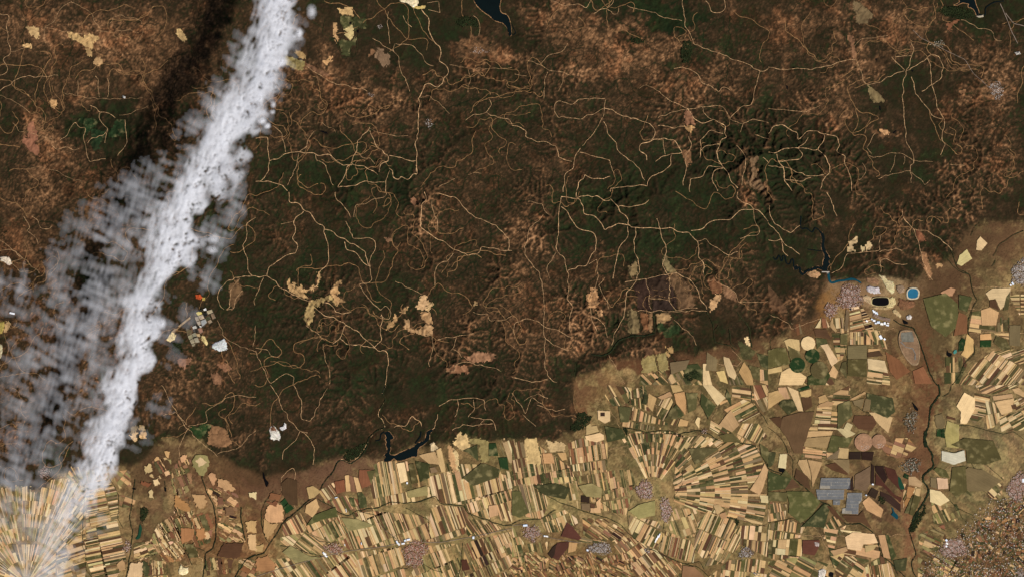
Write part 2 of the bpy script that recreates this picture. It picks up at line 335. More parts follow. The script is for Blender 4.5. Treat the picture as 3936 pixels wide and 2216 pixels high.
# rivers: "column row width | polyline"
RIVERS = """
3 1 9|950,960 1010,1000 1100,1020 1130,1100 1170,1200 1210,1330 1250,1420 1290,1465
3 2 13|1290,-5 1300,70 1230,160 1215,280 1190,360
3 2 30|1190,350 1185,400 1190,470
3 2 14|1190,440 1240,520 1250,620 1170,680 1170,730 1210,780 1200,840 1160,910 1110,980 1065,1090
3 2 22|1140,960 1100,1030 1075,1090
3 2 7|1065,1090 1090,1180 1120,1270 1080,1340 1100,1420 1130,1470
3 1 6|1380,440 1430,570 1520,620 1550,760 1580,810 1540,880 1510,960 1510,1060 1555,1150 1560,1210 1480,1290 1450,1370 1390,1450
3 2 6|1385,0 1370,60 1320,90
2 2 6|840,325 960,340 1010,360 1120,345 1210,350 1250,375 1380,345 1430,345 1500,375 1550,415 1620,430 1680,400 1720,440 1830,455 1880,530 1933,620
3 2 8|0,630 90,665 190,700 290,780 370,870 460,900 530,990 590,1050 700,1045 790,1110 830,1180 860,1290 930,1340 1010,1420 1050,1460
1 2 6.5|470,860 560,910 620,960 690,990 760,945 930,925 1020,880 1100,890 1230,880 1350,835 1400,900 1470,900 1570,910 1600,970 1720,1010 1870,1060 1933,1055
1 2 4.5|1570,910 1640,1000 1700,1110;1130,930 1210,970 1300,1010 1310,1110;780,950 900,980 960,1080 1080,1180;180,1210 280,1220 400,1270 500,1290;370,1110 480,1180 560,1190
1 2 4|1250,1340 1330,1390 1410,1410;1870,1080 1933,1150;1560,1190 1550,1300 1530,1450;1720,1150 1730,1250;1060,1380 1150,1385
2 2 5|0,1050 60,1020 220,1010;0,980 70,980;220,1010 330,940;490,930 370,890 200,800
2 2 5.5|500,940 600,970 720,1000 830,1060 880,1120 1000,1220 1100,1265 1200,1310 1300,1350 1400,1370 1480,1440
2 2 3.5|470,680 510,780 590,840 700,900 830,1000;1920,1050 1840,1070 1750,1010;880,1060 870,960 910,830;1110,1260 1140,1120 1150,1030;1210,860 1290,740
1 2 5.5|985,0 955,60 982,110 942,170 932,240 978,310
1 2 7|975,320 900,352 852,400 832,480 792,540 712,597 650,562 612,582 592,640 540,700 480,800 400,870 300,960 200,1040 165,1110 110,1190 60,1270 0,1285
0 2 8|1933,1280 1850,1320 1800,1400 1770,1460
1 2 5|135,800 70,880 40,970 45,1060 75,1160 100,1195;215,900 225,980 190,1000
0 2 7.5|1520,690 1560,810 1610,900 1630,1000 1630,1150 1610,1230 1550,1270 1550,1350 1530,1460
0 2 9|1820,920 1820,1010 1840,1120 1850,1170
0 2 6|1020,710 1000,880 980,1010 1005,1100 990,1220 975,1350 950,1460
0 2 4|870,770 900,840 890,1010 930,1080;640,860 630,1000 620,1200 650,1300 650,1400 700,1460;1240,720 1250,800;1380,1200 1420,1290 1450,1360;1480,1220 1550,1255;820,690 870,770
0 2 5|1005,1330 1050,1310;1530,700 1525,640
2 1 9|600,1220 680,1230 750,1200 800,1120 900,1080 1000,1080 1080,1060
2 1 6|1470,900 1520,1000 1530,1130 1640,1150 1680,1190;1560,1000 1520,1050;1700,900 1790,1020 1810,1170;1640,1030 1650,1140 1700,1180;1070,920 1080,1050
2 1 4|600,1220 590,1170 480,1280 470,1390;1160,1180 1230,1270 1235,1340;1080,1240 1110,1380;1400,1170 1380,1240
3 1 5|1240,380 1330,480 1400,560 1450,600 1520,620;1700,480 1740,400 1840,330 1931,290;1690,560 1720,500;1530,330 1560,260 1600,230
3 1 3.5|150,880 160,960 200,1030;40,1080 15,1120 20,1180;0,910 80,950;560,1100 600,1260 580,1400
3 2 4.5|0,320 80,380 130,450 150,520 190,560 185,690;0,1040 120,1020 180,1000 260,1040 320,1045 340,980 420,890;1360,860 1430,930 1560,990;1340,740 1420,780;1360,270 1420,300 1540,310 1640,340 1780,370 1850,350 1933,410
3 2 3.5|1500,520 1560,640 1620,800 1800,930;1490,480 1600,560 1750,690;1430,930 1470,1010;1310,480 1400,510 1470,490;460,1280 500,1380;620,120 720,200 960,240;1230,1060 1290,1110;980,1430 930,1340
2 2 4|1400,90 1480,260;1300,1350 1420,1330 1450,1390;1800,0 1810,130 1900,240 1933,300;1230,760 1280,730 1290,640
1 0 4|520,150 500,250 600,300 640,400;640,430 750,430 760,370 770,260;710,430 720,350;430,160 520,230
"""
# water polygons: column row material name label pts
WATERS = [
 (1,0,'dark','reservoir',"1640,-80 1640,0 1660,40 1700,80 1770,130 1800,160 1870,180 1900,220 1912,275 1931,265 1925,200 1915,150 1895,110 1850,100 1838,60 1850,0 1860,-80"),
 (3,0,'dark','reservoir',"1400,40 1445,20 1440,0 1440,-60 1560,-60 1562,0 1570,40 1592,80 1592,112 1570,122 1558,80 1530,60 1512,62 1505,40 1522,35 1470,22 1420,45"),
 (1,2,'dark','reservoir',"975,350 1010,350 1020,370 1045,395 1030,412 1005,412 1000,450 1022,480 1000,520 1040,530 1100,500 1180,470 1230,430 1272,420 1285,350 1330,330 1335,345 1305,370 1300,420 1265,450 1225,475 1215,545 1180,540 1100,570 1060,572 1040,550 1020,575 975,580 955,572 985,540 955,530 990,515 990,480 975,450 985,430 970,410 985,400 970,370"),
 (3,1,'dark','reservoir',"408,300 420,340 418,390 432,440 450,462 470,500 455,525 475,545 450,560 448,595 410,592 370,572 310,592 262,628 238,600 238,560 215,590 190,580 195,560 225,545 225,575 250,590 262,612 300,585 330,570 380,555 412,575 412,520 430,480 408,440 400,400 412,360 396,320"),
 (3,1,'teal','stream_reach',"450,600 465,612 462,655 480,680 520,660 560,662 600,650 655,648 690,668 708,680 700,690 660,662 610,664 570,672 530,675 490,692 462,682 448,640"),
 (3,2,'green','lagoon',"980,690 1000,697 1008,730 1028,765 1028,785 1000,790 982,740"),
 (3,2,'teal','lagoon',"930,920 946,930 950,955 985,985 975,1018 955,1000 922,975 945,965"),
 (0,2,'green','reservoir',"1058,1045 1075,1080 1062,1150 1040,1165 1018,1162 1045,1130 1048,1080"),
 (1,2,'black','pond',"52,655 62,660 72,710 100,732 90,755 78,775 70,740 55,700"),
 (0,2,'black','pond',"1735,1275 1765,1272 1760,1286 1732,1288"),
 (3,2,'black','pond',"462,1420 475,1410 495,1415 490,1450 462,1445"),
 (3,1,'black','lagoon',"1352,1183 1360,1205 1388,1213 1382,1235 1362,1238 1348,1225"),
 (3,1,'tealp','lagoon',"1405,1188 1422,1184 1424,1205 1405,1218 1396,1208"),
 (3,2,'black','pond',"1085,125 1105,145 1135,180 1130,200 1108,185"),
 (1,0,'black','pond',"470,985 500,985 535,995 545,1015 520,1008 490,995"),
 (3,0,'black','pond',"835,798 848,800 852,835 840,830"),
 (3,0,'black','pond',"940,1000 965,982 970,988 945,1010"),
 (3,0,'black','pond',"1072,528 1100,528 1090,545"),
 (3,0,'black','pond',"805,440 825,442 815,462"),
 (3,0,'black','pond',"132,640 150,650 150,680 140,672"),
 (3,1,'black','pond',"615,875 632,878 628,890 618,888"),
 (3,1,'black','pond',"762,1000 780,998 785,1010 768,1016"),
 (3,1,'black','pond',"1015,955 1058,978 1050,990 1025,990"),
 (1,0,'black','pond',"700,165 720,170 715,185 702,180"),
 (1,0,'black','pond',"755,222 778,230 772,250 758,242"),
 (2,1,'black','pond',"1085,1405 1095,1398 1100,1412 1085,1415"),
 (1,1,'black','pond',"1683,1330 1715,1310 1700,1335"),
 (0,2,'black','pond',"1003,775 1028,780 1022,790 1000,786"),
 (0,2,'black','pond',"1240,770 1256,775 1255,805 1243,800"),
 (0,0,'black','pond',"916,735 932,738 930,750 918,748"),
 (3,2,'black','pond',"85,628 125,630 122,658 85,655"),
]
# patches traced one by one: "col row colour | pts"; an optional name and label follow
PATCH = """
0 0 T|190,200 240,195 300,215 290,240 305,275 280,300 250,265 225,265 215,230
0 0 T|165,345 200,325 240,330 235,355 190,360
0 0 T|515,250 580,250 620,290 690,255 735,265 740,285 705,320 700,370 650,360 620,330 560,310 520,280
0 0 P|1345,235 1370,228 1400,265 1415,310 1395,325 1360,295 1340,265
0 0 P|640,365 695,365 690,420 660,425
0 0 P|700,430 760,430 770,470 740,500 705,480
0 0 Q|230,930 260,920 275,990 285,1040 260,1080 300,1110 290,1180 240,1150 205,1120 200,1090 175,1085 185,1050 215,1030
0 0 P|375,740 420,745 440,800 410,825 380,800
0 0 N|700,980 790,975 790,1030 750,1120 700,1130 680,1080
0 0 N|815,1000 870,900 940,900 950,1000 900,1035 820,1040
0 0 N|590,900 700,880 730,920 680,1000 650,1040 655,950 600,940
1 0 T|620,70 700,55 735,60 730,100 745,130 700,120 625,95
1 0 P|580,165 605,165 610,200 605,260 635,300 620,340 600,310 575,240
1 0 T|665,235 720,195 745,200 735,235 740,260 700,300 670,265 700,245
1 0 G|640,110 730,135 740,190 665,225 650,200 625,130
1 0 G|745,140 830,140 825,220 775,215 770,250 745,240
1 0 G|645,290 700,310 760,270 740,330 710,360 700,425 650,420 640,340
1 0 P|530,455 580,430 565,480 540,505 500,465
1 0 P|310,375 350,390 385,430 370,455 320,430 295,400
1 0 V|230,420 300,440 375,470 360,540 300,530 220,480
1 0 Q|850,355 890,370 880,400 840,430 850,380
1 0 Y|900,350 945,350 960,400 1000,400 1020,490 960,515 930,460 890,430
1 0 Q|380,480 560,560 530,580 400,520
2 0 P|1300,960 1340,955 1380,965 1375,990 1345,1005 1315,985
2 0 Q|1300,840 1340,830 1370,900 1380,945 1310,950
2 0 Q|1290,1150 1340,1130 1355,1180 1340,1230 1310,1260 1290,1200
2 0 Q|1790,1210 1850,1180 1865,1210 1830,1260 1880,1370 1900,1440 1830,1430 1770,1390 1810,1330
3 0 Y|755,640 800,680 850,720 890,775 850,770 800,780 765,720
3 0 Y|650,20 690,20 790,110 730,180 665,180 680,130 650,80
3 0 Q|605,280 640,270 665,420 640,460
3 0 P|845,975 905,985 910,1015 880,1020 850,1000
3 0 Q|1440,690 1500,680 1505,710 1455,715
3 0 R|1350,190 1400,170 1450,150 1420,190 1380,240 1355,230
1 1 P|235,690 265,650 270,700 300,680 310,730 350,700 360,740 420,730 470,700 480,590 495,650 470,720 420,745 370,770 410,810 380,800 330,790 260,750
1 1 P|400,830 440,810 500,795 570,780 590,800 600,850 580,810 500,830 450,860 440,900 420,980 390,990 365,960 385,900
1 1 P|570,710 640,645 645,680 610,720 640,760 600,775 640,800 680,830 640,835 600,850 592,800 572,775
1 1 P|1110,885 1160,870 1160,895 1120,920 1090,905
1 1 T|1255,790 1300,785 1300,840 1270,900 1215,880 1240,830
1 1 T|1308,830 1345,825 1330,880 1310,900 1280,895
1 1 P|1045,905 1070,950 1060,1010 980,1035 985,1005 1040,960
1 1 P|1120,960 1160,960 1170,1020 1240,1030 1270,990 1290,990 1330,1000 1330,1070 1260,1080 1200,1050 1115,1030
1 1 P|1260,915 1315,905 1330,980 1290,985 1270,960 1240,945
1 1 P|1640,820 1670,815 1665,850 1635,865
1 1 Q|1440,1320 1490,1300 1590,1300 1600,1350 1500,1360 1430,1350
1 1 Q|1580,1250 1690,1210 1830,1230 1800,1270 1700,1275 1640,1290
1 1 Q|970,345 1015,335 1020,365 990,375
1 1 Q|1160,60 1200,40 1230,75 1190,95
2 1 P|600,715 640,720 650,830 620,870 580,860 570,780
2 1 P|640,890 680,890 685,930 650,950
2 1 Y|870,590 900,540 945,525 955,600 900,650
2 1 Y|1135,530 1165,470 1190,540 1240,600 1180,610
2 1 F|1190,610 1250,605 1330,700 1380,850 1260,885 1240,780 1200,690
2 1 K|915,678 1008,655 1032,745 1028,800 1045,888 950,888 910,720
2 1 K|1015,655 1165,622 1186,645 1180,812 1120,796 1035,790 1040,740 1015,700
2 1 K|1195,690 1240,790 1240,885 1190,820 1190,700
2 1 K|1055,805 1120,803 1185,820 1230,888 1055,888
2 1 R|1475,665 1525,645 1590,700 1575,760 1500,750
2 1 Q|1592,700 1650,730 1690,770 1690,820 1600,790
2 1 T|1480,800 1530,760 1580,775 1560,830 1480,890
2 1 Y|875,880 930,875 955,960 960,1060 870,1050
2 1 R|960,905 1020,905 1030,1040 985,1020
2 1 Q|1028,905 1060,905 1065,1060 1035,1040
2 1 P|1068,905 1190,902 1205,960 1170,990 1090,1000
2 1 N|1140,1050 1200,1010 1270,1010 1280,1060 1190,1100 1150,1090
2 1 N|1090,1000 1140,990 1160,1030 1110,1060
2 1 P|1155,1170 1215,1160 1220,1210 1180,1240 1150,1210
2 1 L|1740,1085 1775,1075 1800,1150 1760,1140
2 1 L|1595,1235 1640,1250 1695,1375 1680,1410 1630,1380 1600,1290
2 1 L|1440,1290 1470,1290 1510,1450 1440,1450
2 1 T|1540,1350 1600,1340 1630,1440 1570,1420
2 1 G|1300,1300 1400,1290 1440,1340 1430,1420 1300,1380
2 1 G|1710,1110 1830,1190 1800,1250 1740,1260 1700,1180
2 1 P|1750,1275 1810,1360 1820,1450 1770,1450 1710,1350
2 1 O|1785,1300 1870,1320 1870,1420 1815,1400
2 1 Y|1470,1200 1550,1260 1540,1345 1460,1340
2 1 G|1845,1210 1931,1230 1931,1330 1880,1310
3 1 L|1575,370 1600,333 1655,385 1610,440 1570,435
3 1 L|1445,475 1500,430 1540,500 1460,555 1425,540
3 1 L|590,415 640,350 670,330 675,365 640,405 650,440 590,445
3 1 L|700,410 722,403 728,435 700,440
3 1 L|730,400 752,375 780,375 785,410 750,435 735,438
3 1 R|1105,290 1140,280 1195,370 1140,380
3 1 Q|1160,470 1195,460 1240,620 1220,660 1180,580
3 1 P|1270,550 1320,545 1340,580 1280,585
3 1 P|1300,755 1380,715 1415,730 1390,780 1330,780
3 1 L|1640,760 1690,725 1830,720 1825,790 1780,860 1752,885 1715,800 1668,808
3 1 B|1670,815 1715,808 1745,890 1670,860
3 1 P|1605,888 1670,865 1740,900 1720,1000 1615,1000
3 1 O|1828,740 1812,880 1772,890 1795,790
3 1 L|355,1020 402,940 395,1015
3 1 R|404,945 428,945 448,1018 412,1018
3 1 L|432,945 465,1010 452,1018
3 1 T|472,945 520,1040 510,1055 468,1010
3 1 T|120,1115 160,1100 235,1110 240,1190 200,1245 165,1220
3 1 L|395,1150 450,1140 530,1270 480,1310 430,1200
3 1 Y|600,1155 745,1150 745,1253 600,1253
3 1 O|600,1258 745,1258 745,1390 600,1380
3 1 T|755,1178 835,1175 850,1188 755,1202
3 1 B|750,1208 840,1193 868,1230 750,1242
3 1 L|750,1250 880,1268 905,1360 755,1330
3 1 B|345,1030 440,1030 478,1105 360,1085
3 1 O|360,1095 440,1105 450,1135 395,1148 370,1180
3 1 L|150,1325 190,1320 290,1390 260,1450 80,1450 100,1355
3 1 T|0,1330 100,1310 108,1348 0,1368
3 1 T|450,1380 490,1300 530,1350 510,1400
3 1 R|885,1200 990,1260 1040,1320 1075,1345 970,1410 920,1350
3 1 R|1090,1345 1170,1310 1240,1440 1110,1440
3 1 N|1440,1130 1465,1095 1500,1115 1470,1190 1435,1200
3 1 P|1500,1065 1550,1110 1550,1200 1500,1250 1455,1220 1475,1190
3 1 P|1600,1068 1680,1062 1685,1108 1600,1110
3 1 N|1600,1115 1685,1112 1680,1165 1600,1165
3 1 Y|1820,1000 1905,1000 1900,1160 1820,1150
3 1 O|1720,1080 1800,1110 1830,1180 1770,1190 1700,1130
3 1 O|0,1190 70,1170 130,1170 150,1230 170,1290 100,1305 0,1320
3 1 O|560,1280 590,1270 595,1400 540,1340
3 2 N|225,30 308,2 318,22 235,48
3 2 T|238,52 325,28 325,80 290,95 250,85
3 2 T|75,20 135,15 165,100 85,110
3 2 T|0,60 72,40 125,100 0,180
3 2 G|100,114 195,108 225,180 150,225 80,150
3 2 L|145,10 225,45 265,198 228,195
3 2 B|250,95 325,88 335,160 272,200
3 2 P|380,150 450,120 500,130 480,160 380,170
3 2 P|380,90 430,70 455,115 385,140
3 2 T|295,348 490,345 478,378 285,395
3 2 P|284,400 475,385 440,475 270,460
3 2 O|480,378 640,400 600,470 532,465 520,512 445,500
3 2 L|570,330 595,280 640,300 620,345 660,365 640,380 590,400 515,330 545,325
3 2 T|760,205 850,210 940,245 905,360 830,290
3 2 T|535,470 610,480 600,555 525,550
3 2 T|440,508 520,518 520,550 445,550
3 2 B|650,230 790,230 820,290 780,345 680,330 640,280
3 2 G|745,60 940,100 960,200 900,250 780,195 745,130
3 2 T|620,105 730,50 738,62 640,115
3 2 Y|640,120 725,100 705,170 650,150
3 2 Y|735,100 775,110 770,190 715,195
3 2 L|90,520 145,520 135,630 75,620
3 2 T|235,565 290,560 320,650 325,720 265,660 225,590
3 2 T|300,562 412,582 335,770 325,650
3 2 B|215,628 300,690 320,780 285,775 200,700
3 2 Y|655,680 770,612 770,740 740,800 650,780
3 2 B|430,605 590,562 602,640 600,680 480,640
3 2 K|615,505 700,505 700,560 612,560
3 2 K|705,505 800,505 785,570 708,562
3 2 K|780,590 802,612 800,740 775,740
3 2 K|808,610 870,612 900,700 880,740 812,650
3 2 M|875,612 960,640 1005,760 1015,810 905,700
3 2 M|812,660 880,745 960,830 1010,850 1000,885 930,830 870,765 810,752
3 2 K|785,772 835,800 810,860 750,830
3 2 K|848,800 935,840 1000,900 1000,960 900,880 845,850
3 2 P|712,882 760,840 870,940 850,1000 740,940
3 2 T|1060,690 1110,690 1165,740 1150,770 1060,750
3 2 N|1030,665 1065,680 1052,710 1020,695
3 2 U|1052,765 1110,775 1075,850 1045,845
3 2 U|1045,850 1072,855 1040,920 1025,890
3 2 T|1115,775 1150,780 1140,855 1105,825
3 2 O|1102,825 1160,845 1095,985 1065,975
3 2 O|1080,845 1095,830 1062,970 1030,965
3 2 L|580,1145 640,1108 800,1122 828,1190 720,1200 700,1250 600,1235
3 2 T|730,1210 825,1200 800,1240 735,1262
3 2 T|470,1250 590,1220 600,1250 500,1290
3 2 M|260,1170 390,1170 380,1230 350,1285 262,1270
3 2 G|885,1128 910,1132 968,1290 932,1325
3 2 P|830,1132 882,1130 925,1310 872,1298
3 2 G|945,1322 1050,1302 1038,1400 965,1400
3 2 L|1465,80 1480,55 1560,100 1560,180 1500,290 1450,290 1455,200 1420,160
3 2 Y|1260,230 1310,215 1340,280 1320,335 1275,325 1260,280
3 2 N|1275,332 1302,330 1304,390 1272,388
3 2 N|1307,330 1335,327 1335,400 1307,395
3 2 L|1220,785 1300,800 1370,870 1300,910 1222,880
3 2 L|1272,700 1355,705 1360,780 1282,785
3 2 Y|1225,697 1268,702 1275,780 1225,768
3 2 S|1310,495 1400,515 1480,492 1490,570 1400,600 1310,570
3 2 V|1352,270 1440,300 1440,475 1345,468 1332,360
3 2 B|1350,232 1415,252 1412,268 1350,250
3 2 O|1270,620 1340,640 1370,700 1300,690 1250,640
3 2 T|1690,85 1840,65 1850,95 1700,115
3 2 T|1710,125 1855,100 1840,200 1760,225
3 2 B|1830,150 1870,145 1880,185 1840,180
3 2 T|1840,30 1890,20 1933,60 1933,90 1860,60
3 2 Y|430,560 540,480 525,555
3 2 B|10,250 90,240 140,300 80,320
3 2 O|130,640 200,710 90,690
3 2 B|120,740 180,700 240,770 130,790
2 2 L|645,192 740,197 740,270 700,290 650,260
2 2 K|666,206 700,206 700,235 666,235
2 2 T|560,310 590,290 600,310 640,305 655,350 560,375
2 2 L|550,385 660,360 692,375 695,410 640,430 560,415
2 2 T|270,425 395,430 405,500 290,510
2 2 P|340,510 405,508 415,560 380,570
2 2 P|230,515 300,515 320,590 240,590
2 2 T|97,412 185,397 225,600 112,600
2 2 T|1270,255 1330,270 1320,310 1250,310
2 2 L|1440,0 1510,0 1610,95 1550,155
2 2 T|1612,230 1650,190 1715,300 1660,355 1560,300
2 2 P|1220,65 1300,50 1312,120 1308,225 1240,140
2 2 T|1195,0 1262,0 1290,45 1215,60
2 2 L|1400,240 1420,250 1410,330 1380,280
2 2 K|522,832 585,842 585,888 522,885
2 2 Y|522,893 590,892 588,948 525,940
2 2 B|590,890 630,900 622,925 592,925
2 2 T|668,850 668,965 590,960 592,930 640,925 635,880
2 2 M|415,1035 450,1060 525,1155 500,1170 370,1140
2 2 M|340,1190 430,1180 420,1230 345,1320 300,1300
2 2 K|270,1275 310,1218 335,1200 320,1280 300,1310
2 2 P|430,1185 495,1190 480,1250 422,1265
2 2 Q|1290,1360 1370,1370 1430,1420 1450,1450 1280,1450
2 2 P|1030,60 1090,100 1060,200 1020,160
2 2 P|1098,92 1190,50 1210,80 1130,110
2 2 T|1905,590 1933,640 1900,760 1870,830 1795,790 1860,690
2 2 T|1520,905 1560,900 1600,940 1545,975
2 2 P|1560,975 1610,955 1620,1000 1580,1010
2 2 L|1870,830 1933,835 1933,890 1880,885
2 2 G|1620,30 1650,80 1655,160 1610,90
2 2 G|1430,60 1540,160 1480,250 1420,140
2 2 O|1310,60 1400,60 1390,180 1330,210
2 2 G|1190,200 1240,145 1300,225 1260,250
2 2 G|1000,60 1030,90 1015,150 980,140
1 2 T|1495,415 1545,345 1560,385 1610,387 1620,480 1550,490 1500,450 1470,430
1 2 L|1310,430 1340,430 1370,470 1320,500
1 2 T|1360,490 1395,472 1425,600 1430,660 1400,655 1378,600
1 2 P|1440,458 1478,462 1500,560 1500,640 1480,660 1455,560
1 2 L|1482,465 1510,500 1532,600 1508,645
1 2 T|1252,522 1350,500 1390,600 1300,590 1230,530
1 2 V|1620,400 1750,412 1760,580 1690,575 1680,440 1620,450
1 2 G|1560,495 1670,450 1680,575 1600,510
1 2 N|1757,440 1810,437 1828,533 1757,535
1 2 N|1828,548 1895,545 1908,640 1845,630
1 2 T|670,682 700,677 715,800 680,803
1 2 T|737,692 770,700 800,803 762,808
1 2 Q|703,678 733,692 757,808 718,800
1 2 R|590,730 665,712 675,800 610,820
1 2 R|780,640 870,640 872,750 800,780 775,700
1 2 L|1060,592 1118,582 1145,720 1090,740
1 2 G|765,812 800,808 832,850 838,920 782,930
1 2 G|702,852 740,850 750,920 720,910
1 2 P|90,915 130,892 200,902 210,1010 180,1035 110,1040 60,1000
1 2 P|60,1005 105,1045 170,1045 90,1168 55,1100
1 2 N|182,888 220,852 245,880 205,920
1 2 N|208,925 248,885 288,930 232,968
1 2 R|112,812 190,822 175,870 100,860
1 2 R|75,882 170,878 155,925 110,900
1 2 B|190,740 240,700 310,720 315,910 250,900 200,820
1 2 T|382,772 430,760 490,798 440,848 400,858
1 2 T|1755,912 1815,902 1828,980 1760,1000
1 2 P|380,905 455,855 478,920 430,1000 370,960
1 2 U|0,1310 90,1285 150,1350 140,1395 0,1400
1 2 P|0,1210 60,1200 50,1250 0,1262
1 2 Y|1312,625 1350,618 1372,655 1320,665
1 2 O|1150,600 1190,590 1225,735 1175,745
1 2 G|1200,570 1300,590 1310,700 1240,730
1 2 M|1548,1320 1590,1315 1615,1390 1560,1400
3 2 F|110,242 240,205 350,200 335,250 285,420 265,455 262,515 195,512 155,420 90,325
3 2 O|525,150 615,115 640,225 595,270 525,330
3 2 G|0,500 60,510 40,600 0,625
3 2 G|0,645 90,680 180,705 130,780 0,800
3 2 O|140,800 320,802 395,880 330,980 245,1040 155,965 160,890
3 2 G|330,990 425,895 470,915 422,1075 300,1065 250,1070
3 2 B|715,945 740,1010 785,1085 700,1035 600,1035 560,980 680,983
3 2 O|150,810 0,805 0,870 140,880
3 2 K|600,790 640,690 645,795 710,805
3 2 B|440,910 480,915 540,985 590,1045 500,990
3 2 Y|480,560 610,560 615,640 610,670
3 2 O|1380,450 1480,400 1700,420 1760,560 1640,600 1500,590 1495,490
3 2 Y|1510,620 1620,640 1760,720 1660,800 1520,800 1400,700
3 2 O|1390,620 1490,610 1500,800 1420,850 1370,800
3 1 B|0,700 60,760 150,900 60,900 0,850
3 1 O|1170,800 1340,760 1430,840 1440,1000 1340,1090 1230,1010
3 1 G|1440,770 1540,790 1500,900 1440,880
3 1 R|1440,900 1500,930 1500,1060 1400,1080
3 1 O|150,1155 240,1200 260,1330 190,1310 160,1230
3 1 G|300,1390 430,1310 470,1380 430,1450 300,1450
3 1 Y|590,880 612,900 600,1040 575,1040
3 1 O|545,1070 600,1060 598,1150 545,1140
2 1 Y|1190,1280 1340,1260 1310,1330 1200,1370
2 1 V|980,1250 1160,1200 1180,1330 980,1370
2 1 B|1010,1150 1060,1180 1050,1240 1000,1220
2 2 O|800,160 900,170 880,280 820,280
2 2 G|700,310 830,330 860,400 720,430
2 2 O|1210,160 1250,200 1250,260 1160,250
2 2 O|1560,380 1660,360 1730,430 1600,430
2 2 O|1330,480 1450,470 1560,480 1440,560 1380,600
2 2 O|1870,440 1933,480 1933,600 1880,530
2 2 V|880,950 960,900 1080,870 1080,980 960,1010
2 2 V|500,760 600,740 680,780 670,850 560,840
2 2 G|160,760 330,740 440,780 400,860 250,830
2 2 O|0,800 60,800 130,960 60,1000 0,980
1 2 O|1700,590 1750,600 1850,640 1810,700 1640,760 1560,700
1 2 O|835,650 900,640 870,750
1 2 G|1780,620 1840,640 1830,700 1790,690
1 2 V|1140,800 1290,760 1300,830 1150,850
1 2 O|440,980 600,920 620,990 520,1010 380,1060
1 2 V|640,1000 760,1010 900,1060 760,1090 700,1100
1 2 V|260,1210 400,1290 500,1300 300,1340 200,1260
0 2 T|980,380 1040,350 1035,420 1022,430 1000,412
0 2 Y|985,310 1030,300 1040,345 985,372
0 2 T|1045,298 1075,293 1105,350 1050,345
0 2 T|1057,352 1108,358 1110,410 1057,405
0 2 N|1425,320 1540,290 1590,300 1570,350 1505,425
0 2 Q|1600,305 1700,330 1740,420 1700,470 1560,440
0 2 V|1450,570 1480,522 1560,530 1580,590 1540,685 1500,680 1460,620
0 2 L|1480,560 1520,545 1560,580 1530,600 1500,620
0 2 P|1568,685 1600,662 1640,705 1610,760
0 2 P|1645,705 1720,720 1780,790 1740,800 1690,780 1640,765
0 2 P|1450,822 1540,832 1560,870 1540,928 1480,918
0 2 L|1880,812 1933,802 1933,860 1890,850
0 2 L|1120,800 1145,788 1160,860 1130,850
0 2 L|1150,722 1195,702 1210,740 1170,762
0 2 U|1365,1080 1470,1082 1450,1165 1370,1195
0 2 O|1392,1203 1460,1192 1498,1290 1432,1308
0 2 P|1850,1030 1933,1022 1933,1118 1862,1108
0 2 T|1870,1132 1933,1120 1933,1250 1880,1235
0 2 T|432,1352 540,1312 560,1350 480,1388
0 2 L|985,1345 1080,1332 1073,1450 960,1450
0 2 P|880,1352 930,1312 950,1390 900,1400
0 2 G|1080,1320 1130,1360 1120,1440 1085,1440
0 2 Q|1640,840 1680,850 1690,900 1645,900
0 2 Q|1700,925 1760,920 1770,980 1705,985
0 2 P|1360,545 1410,520 1400,570 1370,580
0 2 T|1090,610 1140,595 1150,650 1100,670
0 2 P|1240,500 1285,500 1270,550 1250,545
0 2 B|1690,1190 1840,1190 1810,1290 1780,1310 1640,1290
0 2 U|1480,1090 1540,1080 1550,1150 1490,1170
0 2 U|1320,830 1420,900 1440,960 1320,920
0 2 R|1060,730 1140,740 1130,770 1080,760
0 1 F|1735,700 1808,655 1828,740 1790,850 1742,888
0 1 Q|1620,1290 1700,1272 1740,1310 1700,1345
0 1 Q|1590,1370 1630,1342 1668,1380 1665,1445 1600,1430
0 1 T|45,1002 85,975 95,1010 60,1070 40,1060
0 1 Q|1340,1260 1450,1250 1440,1310 1370,1330
"""
PIVOTS = [  # col,row,x,y,r,colour,label
 (3,1,302,1137,53,'L',"pale round crop circle topmost of the cluster of crop circles"),
 (3,1,335,1232,54,'N',"dark green round crop circle touching the pale round one above it"),
 (3,1,222,1300,58,'N',"dark green round crop circle, westernmost of the cluster"),
 (3,1,386,1338,66,'O',"olive round crop circle, largest and lowest of the cluster"),
]

# narrow arms of the reservoirs: column row width | polyline, then which water they belong to
ARMS = [(3, 1, 9, "250,180 245,240 250,280 290,268 310,285 330,305 345,290 350,268 375,275 395,300 412,325", 3), (3, 1, 15, "410,310 422,345 415,400 428,440 440,470", 3),
        (3, 1, 9, "40,490 60,515 75,490 85,470 95,500 100,525 115,505 108,475 130,480 140,540 165,545 175,510 190,500 195,560 205,590 215,575", 3), (3, 1, 16, "210,580 245,560 240,600 262,625 300,588 340,585 380,560 420,585", 3), (3, 1, 26, "440,480 445,540 435,590", 3),
        (3, 1, 6, "300,430 350,438 415,445", 3), (3, 1, 5, "470,500 455,520", 3), (3, 1, 8, "460,605 468,670 500,688 530,662 580,662 640,650 690,672", 4),
        (1, 2, 8, "900,420 940,415 940,370 970,352", 2), (1, 2, 12, "990,360 1015,380 1005,420 1010,470 995,520 980,560", 2), (1, 2, 10, "1200,440 1240,390 1245,350", 2), (1, 2, 16, "1330,335 1300,370 1300,410 1260,440", 2),
        (1, 0, 16, "1880,170 1905,220 1918,272", 0), (3, 0, 8, "1590,110 1640,120 1640,60 1700,20 1780,8", 1), (2, 0, 5, "0,180 12,215 30,245 20,262 0,262", 0)]
